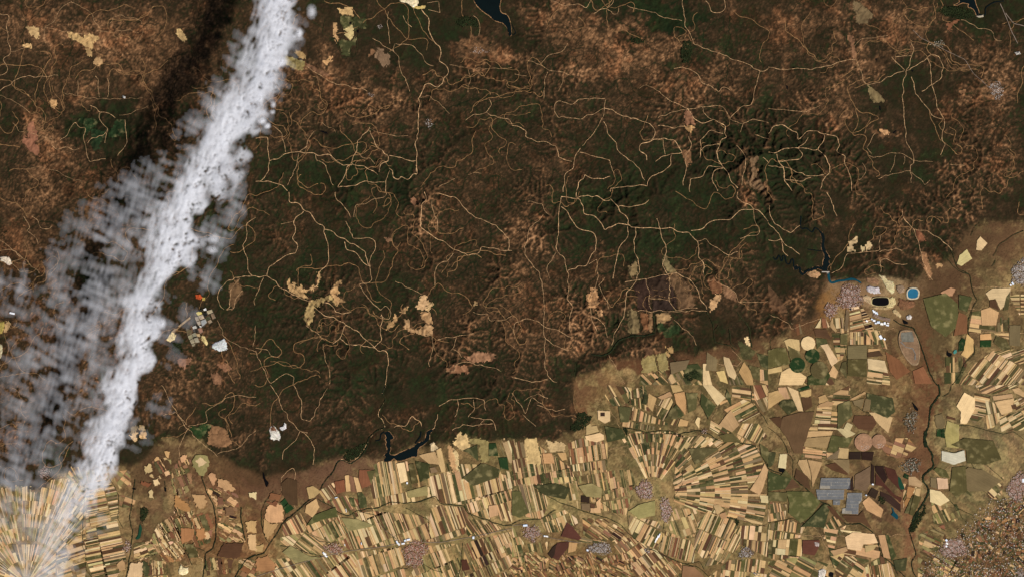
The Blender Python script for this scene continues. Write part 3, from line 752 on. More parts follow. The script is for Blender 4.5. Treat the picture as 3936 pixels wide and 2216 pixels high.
# ---------------------------------------------------------------- the lie of the land
PAL = {k: lin(v) * .77 for k, v in dict(T=(210, 172, 120), L=(228, 196, 146), P=(204, 160, 110), Q=(146, 106, 76), Y=(130, 110, 78), O=(94, 87, 52),
      G=(70, 72, 42), N=(38, 60, 30), B=(98, 70, 48), K=(58, 41, 32), M=(92, 56, 44), R=(134, 88, 60), V=(160, 144, 92), F=(118, 88, 60), U=(172, 124, 78), S=(228, 212, 190)).items()}
def wpoly(c, r, s): return S2W(TP(c, r, parse(s)))
WP = [(m, nm, wpoly(c, r, s)) for c, r, m, nm, s in WATERS]
RIV = []
for ln in RIVERS.strip().splitlines():
    hd, bd = ln.split('|'); c, r, w = hd.split()
    for pl in bd.split(';'): RIV.append((float(w) / KT / 10, wpoly(int(c), int(r), pl)))
PLAIN = D2W([(-400, 1190), (100, 1230), (250, 1170), (300, 1180), (400, 1130), (480, 1090), (560, 1150), (650, 1200), (760, 1190), (850, 1150), (900, 1150), (980, 1158), (1060, 1128),
             (1180, 1100), (1290, 1105), (1420, 1095), (1465, 1060), (1440, 960), (1560, 905), (1700, 895), (1830, 875), (1950, 850), (2050, 800), (2075, 715), (2200, 700),
             (2310, 712), (2335, 660), (2400, 640), (2440, 570), (2520, 545), (3000, 560), (3000, 1800), (-400, 1800)])
X0, Y0, X1, Y1 = -230.0, -146.0, 230.0, 146.0
DS = 0.4
nx, ny = int(round((X1 - X0) / DS)) + 1, int(round((Y1 - Y0) / DS)) + 1
gx, gy = np.meshgrid(X0 + DS * np.arange(nx), Y0 + DS * np.arange(ny))
wx = fft_noise(ny, nx, 3.0, 6, 200, 1) * 2.2; wy = fft_noise(ny, nx, 3.0, 6, 200, 2) * 2.2
plain = inpoly(gx + wx * .5, gy + wy * .5, PLAIN)
water = np.zeros_like(plain)
for m, nm, p in WP:
    a, b = p.min(0) - 1, p.max(0) + 1
    s_ = (gx >= a[0]) & (gx <= b[0]) & (gy >= a[1]) & (gy <= b[1])
    water[s_] |= inpoly(gx[s_], gy[s_], p)
def stamp(mask, pl, w):
    for (p, q) in zip(pl[:-1], pl[1:]):
        n = max(2, int(np.hypot(*(q - p)) / 0.2)); t = np.linspace(0, 1, n)[:, None]
        pts = p + (q - p) * t
        ii = np.round((pts[:, 0] - X0) / DS).astype(int); jj = np.round((pts[:, 1] - Y0) / DS).astype(int)
        k = int(math.ceil(w / 2 / DS - .3))
        for dx_ in range(-k, k + 1):
            for dy_ in range(-k, k + 1):
                a, b = jj + dy_, ii + dx_; ok = (a >= 0) & (a < ny) & (b >= 0) & (b < nx)
                mask[a[ok], b[ok]] = True
river = np.zeros_like(plain)
for w, pl in RIV: stamp(river, pl, w)
ARM = [(w / KT / 10, wpoly(c, r, pl), k) for c, r, w, pl, k in ARMS]
for w, pl, k in ARM: stamp(river, pl, w + .5)
base = plain | water | river
base[0, :] = True
up = 0.35 + 0 * gx
def gb(D, rx, ry, v):
    global up
    c = D2W([D])[0]
    up = up + v * np.exp(-(((gx - c[0]) / (rx * .1528)) ** 2 + ((gy - c[1]) / (ry * .1528)) ** 2))
gb((1100, 620), 560, 330, .75); gb((1850, 480), 380, 260, .8); gb((1400, 850), 350, 160, .35); gb((2400, 480), 250, 260, .35); gb((300, 300), 300, 200, .2)
up *= 0.75 + 0.35 * fft_noise(ny, nx, 2.5, 3, 30, 3).clip(-1.5, 1.5)
up = up.clip(.1, 3)
h = np.where(base, 0, 0.3 + 0.06 * fft_noise(ny, nx, 2.0, 2, 400, 4))
Nn = nx * ny
offs = [(-1, -1), (-1, 0), (-1, 1), (0, -1), (0, 1), (1, -1), (1, 0), (1, 1)]
idx = np.arange(Nn).reshape(ny, nx)
pidx = np.pad(idx, 1, mode='edge')
nbi = np.stack([pidx[1 + a:1 + a + ny, 1 + b:1 + b + nx].ravel() for a, b in offs])
nbd = np.array([math.hypot(a, b) for a, b in offs])[:, None] * DS
bf = base.ravel()
jit = 1 + 0.18 * np.random.default_rng(9).standard_normal((8, Nn)).clip(-2, 2)
def flow(hf):
    sl = (hf[None] - hf[nbi]) / nbd * jit
    k = sl.argmax(0); ok = (sl[k, np.arange(Nn)] > 0) & ~bf
    rec = np.where(ok, nbi[k, np.arange(Nn)], np.arange(Nn))
    dist = np.where(ok, nbd[k, 0], DS)
    d = ok.astype(np.int64); j = rec.copy()
    for _ in range(13):
        d = d + d[j]; j = j[j]
    order = np.argsort(d, kind='stable'); lv = np.searchsorted(d[order], np.arange(d.max() + 2))
    A = np.full(Nn, DS * DS)
    for L in range(len(lv) - 2, 0, -1):
        n = order[lv[L]:lv[L + 1]]; np.add.at(A, rec[n], A[n])
    return rec, dist, order, lv, A
ITER = 30
hf = h.ravel().copy(); upf = up.ravel()
for it in range(ITER):
    for _ in range(6 if it else 60):
        mn = hf[nbi].min(0); hf = np.where(bf, hf, np.maximum(hf, mn + 1e-3))
    hf = hf + np.where(bf, 0, upf * 0.5)
    rec, dist, order, lv, A = flow(hf)
    F = 0.55 * A ** 0.48 / dist
    for L in range(1, len(lv) - 1):
        n = order[lv[L]:lv[L + 1]]
        hf[n] = (hf[n] + F[n] * hf[rec[n]]) / (1 + F[n])
    hh = hf.reshape(ny, nx)
    if it % 2 == 0: hh = 0.75 * hh + 0.25 * blur(hh)
    hf = np.where(bf, 0, hh.ravel())
rec, dist, order, lv, A = flow(hf)
H = hf.reshape(ny, nx); LA = np.log(A).reshape(ny, nx)
print('relief p50 p95 max', np.percentile(H[~base], [50, 95, 100]), 'levels', len(lv))
H *= 2.7 / np.percentile(H[~base], 95)
H = np.minimum(H, 7 + (H - 7).clip(0) * .4)
# fine sheet: half the step
def up2(a):
    h2, w2 = a.shape
    o = np.zeros((2 * h2 - 1, 2 * w2 - 1)); o[::2, ::2] = a
    o[1::2, ::2] = (a[1:] + a[:-1]) / 2; o[:, 1::2] = (o[:, :-1:2] + o[:, 2::2]) / 2
    return o
Hf = H.copy(); LAf = blur(LA, 1) * .55 + LA * .45; plf = plain.astype(float); wf = (water | river).astype(float)
fy_, fx_ = Hf.shape; DF = DS
GX, GY = np.meshgrid(X0 + DF * np.arange(fx_), Y0 + DF * np.arange(fy_))
hill = sst(0.05, 1.2, Hf)
Hf = Hf + hill * 0.10 * fft_noise(fy_, fx_, 1.6, 40, 2000, 6)
Hf = np.where(wf > 0.01, np.minimum(Hf, -0.15 * (wf > .4)), Hf)
Hf = Hf + (1 - hill) * (wf < .01) * 0.0
def HZ(x, y):
    u = np.clip((np.asarray(x) - X0) / DF, 0, fx_ - 1.001); v = np.clip((np.asarray(y) - Y0) / DF, 0, fy_ - 1.001)
    i, j = u.astype(int), v.astype(int); a, b = u - i, v - j
    return (Hf[j, i] * (1 - a) + Hf[j, i + 1] * a) * (1 - b) + (Hf[j + 1, i] * (1 - a) + Hf[j + 1, i + 1] * a) * b

# ---------------------------------------------------------------- what grows or lies bare on it
n1 = fft_noise(fy_, fx_, 2.2, 4, 60, 21); n2 = fft_noise(fy_, fx_, 1.5, 40, 500, 22); n3 = fft_noise(fy_, fx_, 2.6, 8, 300, 23); n4 = fft_noise(fy_, fx_, 0.6, 120, 2000, 24)
n5 = fft_noise(fy_, fx_, 2.4, 10, 200, 25)
WX = GX + 2.6 * n3; WY = GY + 2.6 * n5
V = np.full(GX.shape, 0.68)
def vb(x, y, rx, ry, v, s=.9, rot=0):
    global V
    c = D2W([(x, y)])[0]; R_ = max(rx, ry) * .1528 * 1.7 + 8
    j0, j1 = [int(np.clip((q - Y0) / DF, 0, fy_)) for q in (c[1] - R_, c[1] + R_)]
    i0, i1 = [int(np.clip((q - X0) / DF, 0, fx_)) for q in (c[0] - R_, c[0] + R_)]
    if j1 <= j0 or i1 <= i0: return
    dx_, dy_ = WX[j0:j1, i0:i1] - c[0], WY[j0:j1, i0:i1] - c[1]
    ca, sa = math.cos(math.radians(rot)), -math.sin(math.radians(rot))
    u = (dx_ * ca + dy_ * sa) / (rx * .1528); w_ = (-dx_ * sa + dy_ * ca) / (ry * .1528)
    w = s * np.exp(-(u * u + w_ * w_) ** 1.5)
    V[j0:j1, i0:i1] = V[j0:j1, i0:i1] * (1 - w) + v * w
for b in [  # x, y, rx, ry in the overview map, cover value (0 bare soil .. 1 dense dark wood)
    (250, 150, 380, 260, .47), (100, 380, 260, 150, .50), (80, 560, 260, 200, .48), (120, 60, 110, 60, .30), (215, 95, 60, 20, .25), (330, 70, 60, 25, .36), (430, 110, 60, 90, .42),
    (300, 130, 80, 40, .36), (200, 20, 120, 30, .5), (60, 240, 90, 60, .62), (70, 310, 120, 60, .72), (235, 330, 100, 45, .92), (290, 300, 60, 60, .8), (235, 400, 90, 30, .8), (90, 350, 50, 80, .38),
    (160, 370, 60, 40, .42), (130, 440, 80, 60, .34), (260, 440, 60, 30, .38), (190, 460, 60, 40, .6), (330, 210, 100, 40, .42), (400, 250, 60, 40, .48), (60, 500, 90, 50, .4), (230, 600, 70, 60, .62),
    (60, 600, 60, 60, .42), (250, 560, 60, 60, .38), (150, 560, 40, 60, .62), (60, 760, 120, 120, .5), (120, 900, 160, 200, .5), (60, 1050, 160, 150, .45), (250, 1000, 160, 200, .48), (380, 900, 120, 120, .55),
    (500, 950, 140, 100, .52), (560, 1000, 100, 60, .42), (530, 1060, 90, 50, .52), (430, 1040, 80, 60, .5),
    (560, 650, 60, 140, .78), (480, 760, 40, 40, .55),
    (760, 90, 80, 100, .48), (880, 150, 120, 110, .46), (870, 70, 40, 90, .55), (760, 180, 60, 50, .42), (690, 230, 50, 40, .42), (800, 190, 90, 30, .34, .8, 25), (880, 240, 90, 20, .30, .9, 15), (960, 220, 60, 15, .40),
    (950, 240, 50, 15, .33), (850, 320, 80, 40, .48), (800, 260, 100, 60, .5), (930, 290, 40, 12, .32), (980, 250, 20, 30, .4), (1080, 200, 60, 70, .56), (1090, 310, 22, 22, .25),
    (1150, 60, 130, 40, .78), (1100, 150, 60, 100, .68), (1150, 250, 120, 60, .6), (1170, 90, 30, 20, .9), (1220, 60, 60, 60, .45), (1190, 130, 70, 30, .28), (1230, 140, 70, 25, .25), (1290, 150, 80, 18, .40),
    (1350, 60, 70, 60, .52), (1400, 35, 60, 30, .42), (1450, 60, 50, 40, .33), (1480, 90, 60, 35, .28), (1420, 100, 60, 30, .42), (1550, 110, 60, 30, .26), (1600, 95, 110, 50, .36), (1600, 60, 60, 25, .38),
    (1650, 130, 80, 40, .40), (1700, 200, 100, 40, .44), (1640, 165, 50, 20, .42), (1500, 150, 100, 30, .42), (1420, 190, 60, 30, .38), (1490, 185, 70, 18, .28), (1560, 165, 50, 30, .4),
    (1700, 40, 190, 30, .95, .95, 12), (1780, 80, 60, 18, .95, .9, 10), (1590, 103, 45, 12, .85), (1740, 140, 16, 50, .85), (1690, 110, 60, 30, .38), (1700, 160, 30, 20, .3),
    (1830, 55, 60, 55, .37), (1880, 100, 90, 70, .76), (1980, 110, 80, 80, .42), (1960, 60, 50, 40, .45), (1990, 180, 90, 50, .38), (1900, 150, 60, 60, .6), (1850, 160, 40, 30, .42),
    (1700, 210, 80, 60, .42), (1650, 240, 60, 30, .44), (1740, 230, 120, 50, .44), (1550, 230, 60, 20, .36),
    (2100, 60, 140, 70, .36), (2060, 140, 60, 80, .66), (2150, 150, 60, 60, .40), (2220, 60, 50, 50, .32), (2200, 150, 30, 60, .34), (2170, 100, 30, 50, .68), (2300, 60, 80, 50, .40), (2270, 120, 60, 60, .42),
    (2020, 240, 70, 30, .42), (2110, 240, 100, 40, .32), (2100, 300, 60, 30, .34), (2150, 280, 60, 60, .40), (2060, 230, 40, 50, .6), (2240, 250, 60, 60, .55), (2330, 220, 60, 60, .6), (2250, 300, 40, 40, .5),
    (2440, 60, 90, 60, .78), (2520, 110, 60, 60, .58), (2440, 150, 90, 50, .42), (2400, 60, 30, 30, .35), (2480, 200, 90, 40, .42), (2500, 250, 70, 40, .36), (2540, 190, 40, 40, .38), (2420, 260, 80, 60, .50),
    (2500, 330, 70, 60, .5), (2420, 350, 60, 40, .7), (2330, 340, 60, 70, .66), (2230, 345, 40, 30, .44), (2220, 330, 14, 12, .15), (2280, 370, 50, 30, .45), (2520, 420, 70, 50, .46), (2400, 430, 60, 60, .6),
    (2360, 500, 90, 50, .66), (2450, 520, 60, 60, .55), (2540, 540, 60, 40, .42), (2410, 470, 20, 60, .38), (2290, 470, 22, 60, .33, .8), (2200, 480, 60, 80, .6), (2150, 420, 60, 80, .64), (2090, 380, 60, 60, .8),
    (1960, 430, 90, 120, .88), (1900, 360, 80, 60, .8), (1740, 320, 30, 20, .30), (1760, 430, 100, 90, .84), (1650, 440, 120, 60, .80), (1600, 340, 140, 60, .72), (1500, 290, 110, 40, .60), (1430, 260, 60, 50, .58),
    (1600, 260, 80, 60, .58), (1900, 420, 22, 45, .36, .8), (1890, 470, 30, 40, .34, .8), (1700, 330, 40, 30, .45), (1550, 500, 140, 60, .84), (1500, 580, 120, 50, .80), (1700, 600, 150, 40, .84), (1880, 560, 90, 60, .86),
    (2000, 560, 80, 60, .80), (2000, 620, 60, 30, .62), (2060, 560, 50, 40, .7), (1250, 330, 120, 80, .66), (1200, 420, 140, 60, .68), (1330, 420, 100, 60, .56), (1250, 500, 130, 60, .58), (1130, 470, 70, 30, .5),
    (1330, 540, 60, 50, .5), (1200, 560, 70, 30, .52), (1170, 590, 60, 20, .5), (1300, 600, 40, 30, .36), (1060, 510, 30, 60, .36), (1080, 570, 50, 16, .36, .9, 30), (1040, 420, 60, 60, .7),
    (850, 420, 180, 60, .86), (700, 440, 80, 60, .80), (960, 370, 60, 30, .64), (1000, 330, 60, 40, .6), (800, 370, 60, 30, .62), (740, 330, 60, 40, .56), (900, 460, 120, 30, .88), (800, 500, 60, 30, .7),
    (740, 510, 40, 30, .48), (720, 600, 60, 60, .66), (850, 570, 90, 40, .76), (960, 590, 80, 40, .80), (1000, 480, 70, 40, .82), (820, 640, 80, 30, .74), (900, 660, 100, 40, .72), (680, 740, 60, 120, .84),
    (740, 820, 70, 80, .74), (850, 800, 90, 60, .7), (1000, 720, 60, 40, .80), (1050, 640, 80, 30, .68), (960, 850, 50, 60, .72), (880, 900, 90, 50, .7), (820, 980, 80, 60, .64), (900, 960, 50, 60, .82),
    (720, 950, 60, 60, .82), (600, 1000, 80, 80, .54), (700, 1050, 90, 60, .58), (520, 1080, 40, 30, .9), (800, 1100, 90, 50, .6), (900, 1060, 50, 80, .66), (870, 1130, 20, 12, .95), (600, 1130, 100, 40, .52),
    (960, 1130, 60, 30, .40), (900, 1160, 60, 20, .42), (1000, 1040, 30, 60, .5), (1080, 1020, 50, 40, .66), (1180, 940, 110, 60, .78), (1300, 1050, 120, 40, .64), (1250, 1000, 80, 25, .84), (1400, 1000, 30, 20, .8),
    (1180, 760, 60, 60, .6), (1250, 700, 60, 40, .55), (1150, 820, 60, 60, .5), (1280, 820, 60, 70, .46), (1370, 860, 90, 60, .42), (1330, 750, 60, 60, .46), (1400, 700, 60, 40, .46), (1470, 720, 30, 80, .44), (1310, 660, 30, 40, .42),
    (1440, 780, 70, 60, .46), (1530, 760, 50, 60, .52), (1390, 930, 60, 40, .42), (1450, 860, 60, 40, .40), (1300, 900, 60, 40, .52), (1170, 870, 60, 50, .55), (1490, 660, 30, 40, .40), (1360, 640, 60, 20, .46),
    (1450, 640, 60, 60, .66, .7), (1540, 560, 70, 60, .82), (1600, 660, 40, 30, .78), (1760, 660, 50, 60, .76), (1850, 640, 60, 40, .66), (1950, 660, 90, 40, .64), (1850, 800, 60, 80, .5), (1960, 760, 80, 50, .42),
    (1960, 820, 70, 40, .46), (1900, 880, 60, 30, .40), (1700, 870, 60, 30, .5), (1620, 900, 90, 30, .38), (1450, 1020, 90, 30, .42), (1500, 1080, 50, 20, .4), (1390, 1100, 60, 10, .4), (1620, 840, 40, 25, .32),
    (2120, 590, 80, 60, .46), (2140, 570, 30, 16, .34), (2250, 600, 90, 50, .54), (2160, 650, 100, 40, .68), (2240, 660, 80, 30, .72), (2350, 640, 60, 60, .48), (2300, 760, 40, 60, .5), (2370, 730, 50, 60, .44), (2420, 690, 50, 40, .46),
    (2350, 870, 60, 90, .44), (2480, 620, 60, 50, .40), (2400, 560, 60, 40, .6), (2400, 540, 40, 14, .32), (2060, 720, 60, 40, .38), (2080, 800, 80, 30, .42), (2290, 960, 30, 80, .36),
]: vb(*b)
V = V + .03 * sst(.36, .46, V) * sst(.66, .56, V)
# gullies carry trees, ridges are barer
val = sst(-.2, 4.0, LAf); hillm = sst(0.15, 1.0, Hf)
low = sst(-1.6, 1.6, n1)
ridge = (Hf - blur(Hf, 6)); ridge = (ridge / ridge[hillm > .5].std()).clip(-2.5, 2.5) * hillm
gul = .55 + .75 * sst(.72, .40, np.abs(V - .5) + .25) 
pat1 = np.sign(n5 - .5 + .6 * n3) * .5; 
mixed = V + .075 + .06 * pat1 * sst(.72, .45, V) + .06 * (sst(.2, .5, n2 * .6 + fft_noise(fy_, fx_, 1.4, 15, 120, 41)) - .4) * sst(.75, .5, V) + hillm * ((.30 + .14 * sst(.5, .7, V)) * (val - 0.26)) * gul - .065 * ridge * gul + 0.045 * n1 + 0.045 * n2 + 0.025 * n4
# bare ground shows as broken patches, wood as clumps
mixed += 0.10 * sst(.8, 2.2, n3) * (V > .55) - 0.10 * sst(.9, 2.0, n5) * (V < .6)
mixed = mixed.clip(0, 1)
stops = [0, .18, .34, .5, .64, .8, 1.0]
cols = np.array([lin(c) for c in [(186, 144, 104), (140, 105, 73), (94, 70, 47), (61, 47, 31), (46, 38, 23), (35, 34, 18), (22, 33, 15)]])
C = np.stack([np.interp(mixed, stops, cols[:, k]) for k in range(3)], -1)
green = (sst(.0, 1.5, n3 * .7 + fft_noise(fy_, fx_, 1.8, 15, 200, 35) * .8 + (V - .68) * 4) * sst(.5, .7, mixed))[..., None]
C = C * (1 - green * .5) + green * .5 * lin((34, 46, 22)) * (1 + .25 * n2[..., None].clip(-2, 2))
C = C * np.array([.98, .92, .88])
def cellid(u, v, seed):
    ia, ib = np.floor(u).astype(int), np.floor(v).astype(int); best = np.full(u.shape, 9.0); idv = np.zeros(u.shape); sec = np.full(u.shape, 9.0)
    def hsh(i, j, k):
        n = (i * 374761393 + j * 668265263 + k * 974711 + seed * 69069).astype(np.int64); n = (n ^ (n >> 13)) * 1274126177; return ((n ^ (n >> 16)) & 0xffff) / 65535.0
    for di in (-1, 0, 1):
        for dj in (-1, 0, 1):
            i, j = ia + di, ib + dj; d = np.maximum(np.abs(u - i - .15 - .7 * hsh(i, j, 1)), np.abs(v - j - .15 - .7 * hsh(i, j, 2)))
            k = d < best; sec = np.where(k, best, np.minimum(sec, d)); best = np.where(k, d, best); idv = np.where(k, hsh(i, j, 5), idv)
    return idv, sec - best
rust = sst(.2, 1.8, fft_noise(fy_, fx_, 2.0, 5, 90, 31))[..., None]
C = C * (1 + rust * (np.array([.10, -.04, -.10])))
# speckle of single oaks
spk = np.random.default_rng(3).random(C.shape[:2])
C = C * (1 - 0.28 * ((spk > .76) & (mixed < .7))[..., None])
# --- farmed plain
pm = sst(.15, .85, blur(plf, 26) + .07 * n2 + .05 * n3)
def cb(x, y, rx, ry, rgb, s=.9, rot=0):
    global P_
    c = D2W([(x, y)])[0]
    dx_, dy_ = WX - c[0], WY - c[1]
    ca, sa = math.cos(math.radians(rot)), -math.sin(math.radians(rot))
    u = (dx_ * ca + dy_ * sa) / (rx * .1528); w_ = (-dx_ * sa + dy_ * ca) / (ry * .1528)
    w = (s * np.exp(-(u * u + w_ * w_) ** 1.5))[..., None]
    P_ = P_ * (1 - w) + lin(rgb) * w
P_ = np.ones(GX.shape + (3,)) * lin((126, 104, 70))
for b in [(700, 1220, 200, 120, (112, 78, 54)), (420, 1180, 160, 90, (104, 76, 52)), (540, 1300, 110, 150, (148, 98, 62)), (380, 1290, 50, 120, (96, 70, 50)), (650, 1400, 60, 60, (150, 96, 62)), (430, 1250, 80, 60, (140, 112, 82)),
          (120, 1330, 200, 160, (172, 142, 100)), (250, 1200, 120, 60, (150, 118, 84)), (780, 1180, 90, 60, (120, 86, 64)), (930, 1170, 60, 40, (126, 92, 66)), (830, 1400, 120, 60, (160, 140, 92)), (1000, 1300, 260, 90, (152, 132, 90)),
          (1050, 1400, 160, 60, (168, 146, 96)), (1350, 1260, 130, 80, (182, 164, 110)), (1290, 1200, 60, 60, (110, 108, 66)), (1600, 1230, 110, 70, (170, 148, 102)), (1650, 1300, 100, 60, (176, 156, 108)), (1350, 1400, 100, 60, (150, 128, 80)),
          (1480, 1420, 180, 50, (150, 112, 72)), (1450, 1340, 100, 40, (124, 92, 62)), (1700, 1420, 80, 40, (168, 136, 92)), (1900, 1400, 160, 60, (150, 128, 84)), (1480, 980, 90, 60, (150, 112, 74)), (1540, 940, 70, 25, (170, 138, 98)),
          (1630, 900, 120, 30, (112, 76, 52)), (1800, 870, 120, 30, (110, 78, 54)), (1850, 950, 150, 60, (112, 96, 64)), (1600, 1060, 160, 60, (104, 94, 58)), (1650, 1150, 150, 80, (128, 114, 76)), (2000, 800, 90, 40, (106, 76, 52)), (2120, 780, 120, 60, (120, 88, 62)),
          (2230, 760, 90, 80, (150, 118, 86)), (2280, 870, 60, 50, (116, 88, 64)), (2350, 850, 70, 120, (112, 88, 60)), (2360, 760, 60, 80, (98, 72, 50)), (2330, 1000, 30, 160, (130, 88, 62)), (2260, 960, 60, 60, (132, 92, 62)),
          (2240, 1120, 70, 90, (124, 92, 66)), (2270, 1250, 40, 120, (132, 96, 70)), (2180, 1300, 60, 60, (134, 96, 68)), (2200, 1250, 80, 80, (110, 84, 66)), (2060, 1300, 80, 40, (112, 96, 66)), (2050, 1200, 80, 60, (118, 96, 66)),
          (2480, 1150, 120, 160, (146, 134, 100)), (2440, 1020, 100, 80, (140, 120, 84)), (2520, 1050, 100, 120, (150, 132, 96)), (2430, 1300, 70, 60, (128, 114, 80)), (2500, 1400, 110, 90, (138, 94, 66)), (2540, 1310, 70, 50, (140, 104, 74)), (2390, 1420, 60, 50, (130, 104, 72)),
          (2480, 690, 60, 60, (120, 92, 66)), (2540, 660, 60, 60, (136, 104, 76)), (2470, 840, 60, 120, (140, 116, 82)), (2140, 1420, 60, 40, (140, 110, 82))]:
    cb(*b)
th = .35 + .5 * fft_noise(fy_, fx_, 3.0, 1, 10, 51); c_, s_q = np.cos(th), np.sin(th)
cu, cv_ = GX * math.cos(.3) + GY * math.sin(.3), -GX * math.sin(.3) + GY * math.cos(.3)
id1, ed1 = cellid((cu + .6 * n5) / 3.4, (cv_ + .6 * n3) / 5.2, 5); id2, ed2 = cellid((cu * .8 + cv_ * .6 + .4 * n3) / 1.7, (cv_ * .8 - cu * .6 + .4 * n5) / 3.8, 9)
pk = np.array([lin(c) for c in [(98, 90, 56), (150, 122, 82), (110, 84, 58), (196, 160, 110), (120, 110, 70), (86, 66, 46), (170, 150, 100), (140, 104, 74)]])
tint = pk[(id1 * 7.99).astype(int)] * .5 + pk[(id2 * 7.99).astype(int)] * .5
tint = tint * (1 - .22 * (ed2 < .04))[..., None]
P_ = P_ * .52 + .48 * tint * (P_.sum(-1, keepdims=True) / .42).clip(.4, 1.5)
mott = .8 * sst(.3, 1.9, n3 + .5 * n2)[..., None]
P_ = P_ * (0.9 + .10 * n2[..., None].clip(-2, 2) + .05 * n4[..., None].clip(-2, 2)) * (1 - mott) + (P_ * 0.5 + lin((196, 168, 118)) * .5) * mott * (1 + .08 * n4[..., None])
for b in [(1630, 900, 130, 28, (110, 72, 50)), (1540, 915, 70, 20, (104, 70, 48)), (1780, 880, 100, 22, (112, 76, 54)), (1900, 868, 120, 24, (104, 76, 52)), (2000, 820, 80, 40, (108, 76, 52)), (1460, 1040, 40, 30, (124, 84, 58)), (1450, 970, 40, 30, (120, 86, 60)),
          (1680, 905, 50, 20, (70, 52, 34)), (700, 1220, 190, 70, (112, 80, 60)), (860, 1180, 90, 35, (120, 88, 68)), (600, 1180, 90, 40, (96, 70, 48)), (720, 1150, 120, 30, (88, 66, 46)), (930, 1150, 50, 30, (118, 88, 66)), (430, 1150, 120, 40, (92, 68, 48)), (380, 1200, 50, 40, (90, 66, 46)),
          (2290, 760, 50, 120, (104, 76, 54)), (2360, 830, 50, 90, (104, 86, 58)), (2390, 720, 50, 60, (100, 74, 52)), (2330, 960, 22, 160, (116, 78, 54)), (2300, 1150, 40, 120, (122, 84, 60)), (2140, 700, 80, 20, (80, 58, 40)), (2050, 730, 60, 40, (112, 80, 54)), (2290, 1330, 26, 120, (140, 98, 70))]:
    cb(*b[:5], .85)
for b in [(2480, 600, 90, 45, (100, 74, 53)), (2400, 670, 60, 60, (98, 72, 51)), (2555, 600, 60, 40, (110, 82, 58)), (2215, 735, 70, 38, (176, 148, 112)), (2140, 735, 60, 40, (150, 118, 88)), (2250, 775, 50, 30, (150, 122, 86)), (2100, 770, 40, 30, (150, 112, 70)), (2040, 770, 40, 30, (150, 106, 62))]: cb(*b)
P_ = P_ * np.array([.70, .68, .62])
P_ = P_ * (1 - 0.3 * (spk > .88)[..., None])
C = C * (1 - pm[..., None]) + P_.clip(0.004, .9) * pm[..., None]
C = C.clip(0.003, .95)

# ground sheet, drawn as quads
vv = np.stack([GX, GY, Hf], -1).reshape(-1, 3)
ii = np.arange(fx_ * fy_).reshape(fy_, fx_)
q = np.stack([ii[:-1, :-1], ii[:-1, 1:], ii[1:, 1:], ii[1:, :-1]], -1).reshape(-1, 4)
me = raw_mesh("ground", vv, q.ravel(), np.arange(len(q)) * 4, np.full(len(q), 4), C.reshape(-1, 3).astype(np.float32), None, True)
me.materials.append(M_GROUND)
ground = bpy.data.objects.new("ground", me); COL.objects.link(ground)
tag(ground, "dry brown hills with dark scrub wood and gullies, and the farmed plain", None, None, 'structure')
far = MB()
def ring(x0, y0, x1, y1, X, z, col):
    for a in [(-X, -X, X, y0), (-X, y1, X, X), (-X, y0, x0, y1), (x1, y0, X, y1)]:
        far.poly([(a[0], a[1], z), (a[2], a[1], z), (a[2], a[3], z), (a[0], a[3], z)], col)
ring(X0 + 1, Y0 + 1, X1 - 1, Y1 - 1, 6000, -0.4, lin((110, 84, 58)))
fo = far.build("far_ground", M_GROUND); tag(fo, "flat brown land beyond the surveyed hills", None, None, 'structure')

# ---------------------------------------------------------------- ribbons: tracks, roads, rivers
def wiggle(pl, amp, seed, step=0.45):
    pl = np.asarray(pl, float)
    r = np.random.default_rng(seed)
    pts = [pl[0]]
    for a, b in zip(pl[:-1], pl[1:]):
        L = np.hypot(*(b - a)); n = max(1, int(L / 1.3))
        seg = [a + (b - a) * t for t in np.linspace(0, 1, n + 1)[1:]]
        for k, s_ in enumerate(seg[:-1]): seg[k] = s_ + r.normal(0, amp, 2)
        pts += seg
    p = np.array(pts)
    # corner cutting for smooth bends
    for _ in range(2):
        a, b = p[:-1], p[1:]
        p = np.concatenate([p[:1], np.stack([a * .75 + b * .25, a * .25 + b * .75], 1).reshape(-1, 2), p[-1:]])
    d = np.r_[0, np.cumsum(np.hypot(*np.diff(p, axis=0).T))]
    n = max(2, int(d[-1] / step)); s = np.linspace(0, d[-1], n + 1)
    return np.stack([np.interp(s, d, p[:, 0]), np.interp(s, d, p[:, 1])], 1)
def ribbon(mb, p, w, z=None, dz=0.1, col=(1, 1, 1), seed=0, rag=.25, cvar=.12):
    r = np.random.default_rng(seed)
    t = np.gradient(p, axis=0); t /= np.maximum(np.hypot(*t.T), 1e-6)[:, None]
    nrm = np.stack([-t[:, 1], t[:, 0]], 1)
    n = len(p)
    wl = w / 2 * (1 + rag * r.standard_normal(n)).clip(.4, 2); wr = w / 2 * (1 + rag * r.standard_normal(n)).clip(.4, 2)
    L, Rr = p + nrm * wl[:, None], p - nrm * wr[:, None]
    if z is None:
        zc = np.maximum(np.maximum(HZ(*L.T), HZ(*Rr.T)), HZ(*p.T)) + dz; zl = zr = np.maximum(zc, np.r_[zc[1:], zc[-1]] * .5 + zc * .5)
    else: zl = zr = np.full(n, z)
    vv = np.concatenate([np.c_[L, zl], np.c_[Rr, zr]])
    i = np.arange(n - 1)
    f = np.stack([i, n + i, n + i + 1, i + 1], 1)
    c = np.tile(np.asarray(col), (2 * n, 1)) * (1 + cvar * np.tile(r.standard_normal(n), 2))[:, None].clip(.5, 1.5)
    mb.quads(vv, f, c.astype(np.float32))
trk = MB(); sd = 100
CT = lin((200, 160, 116))
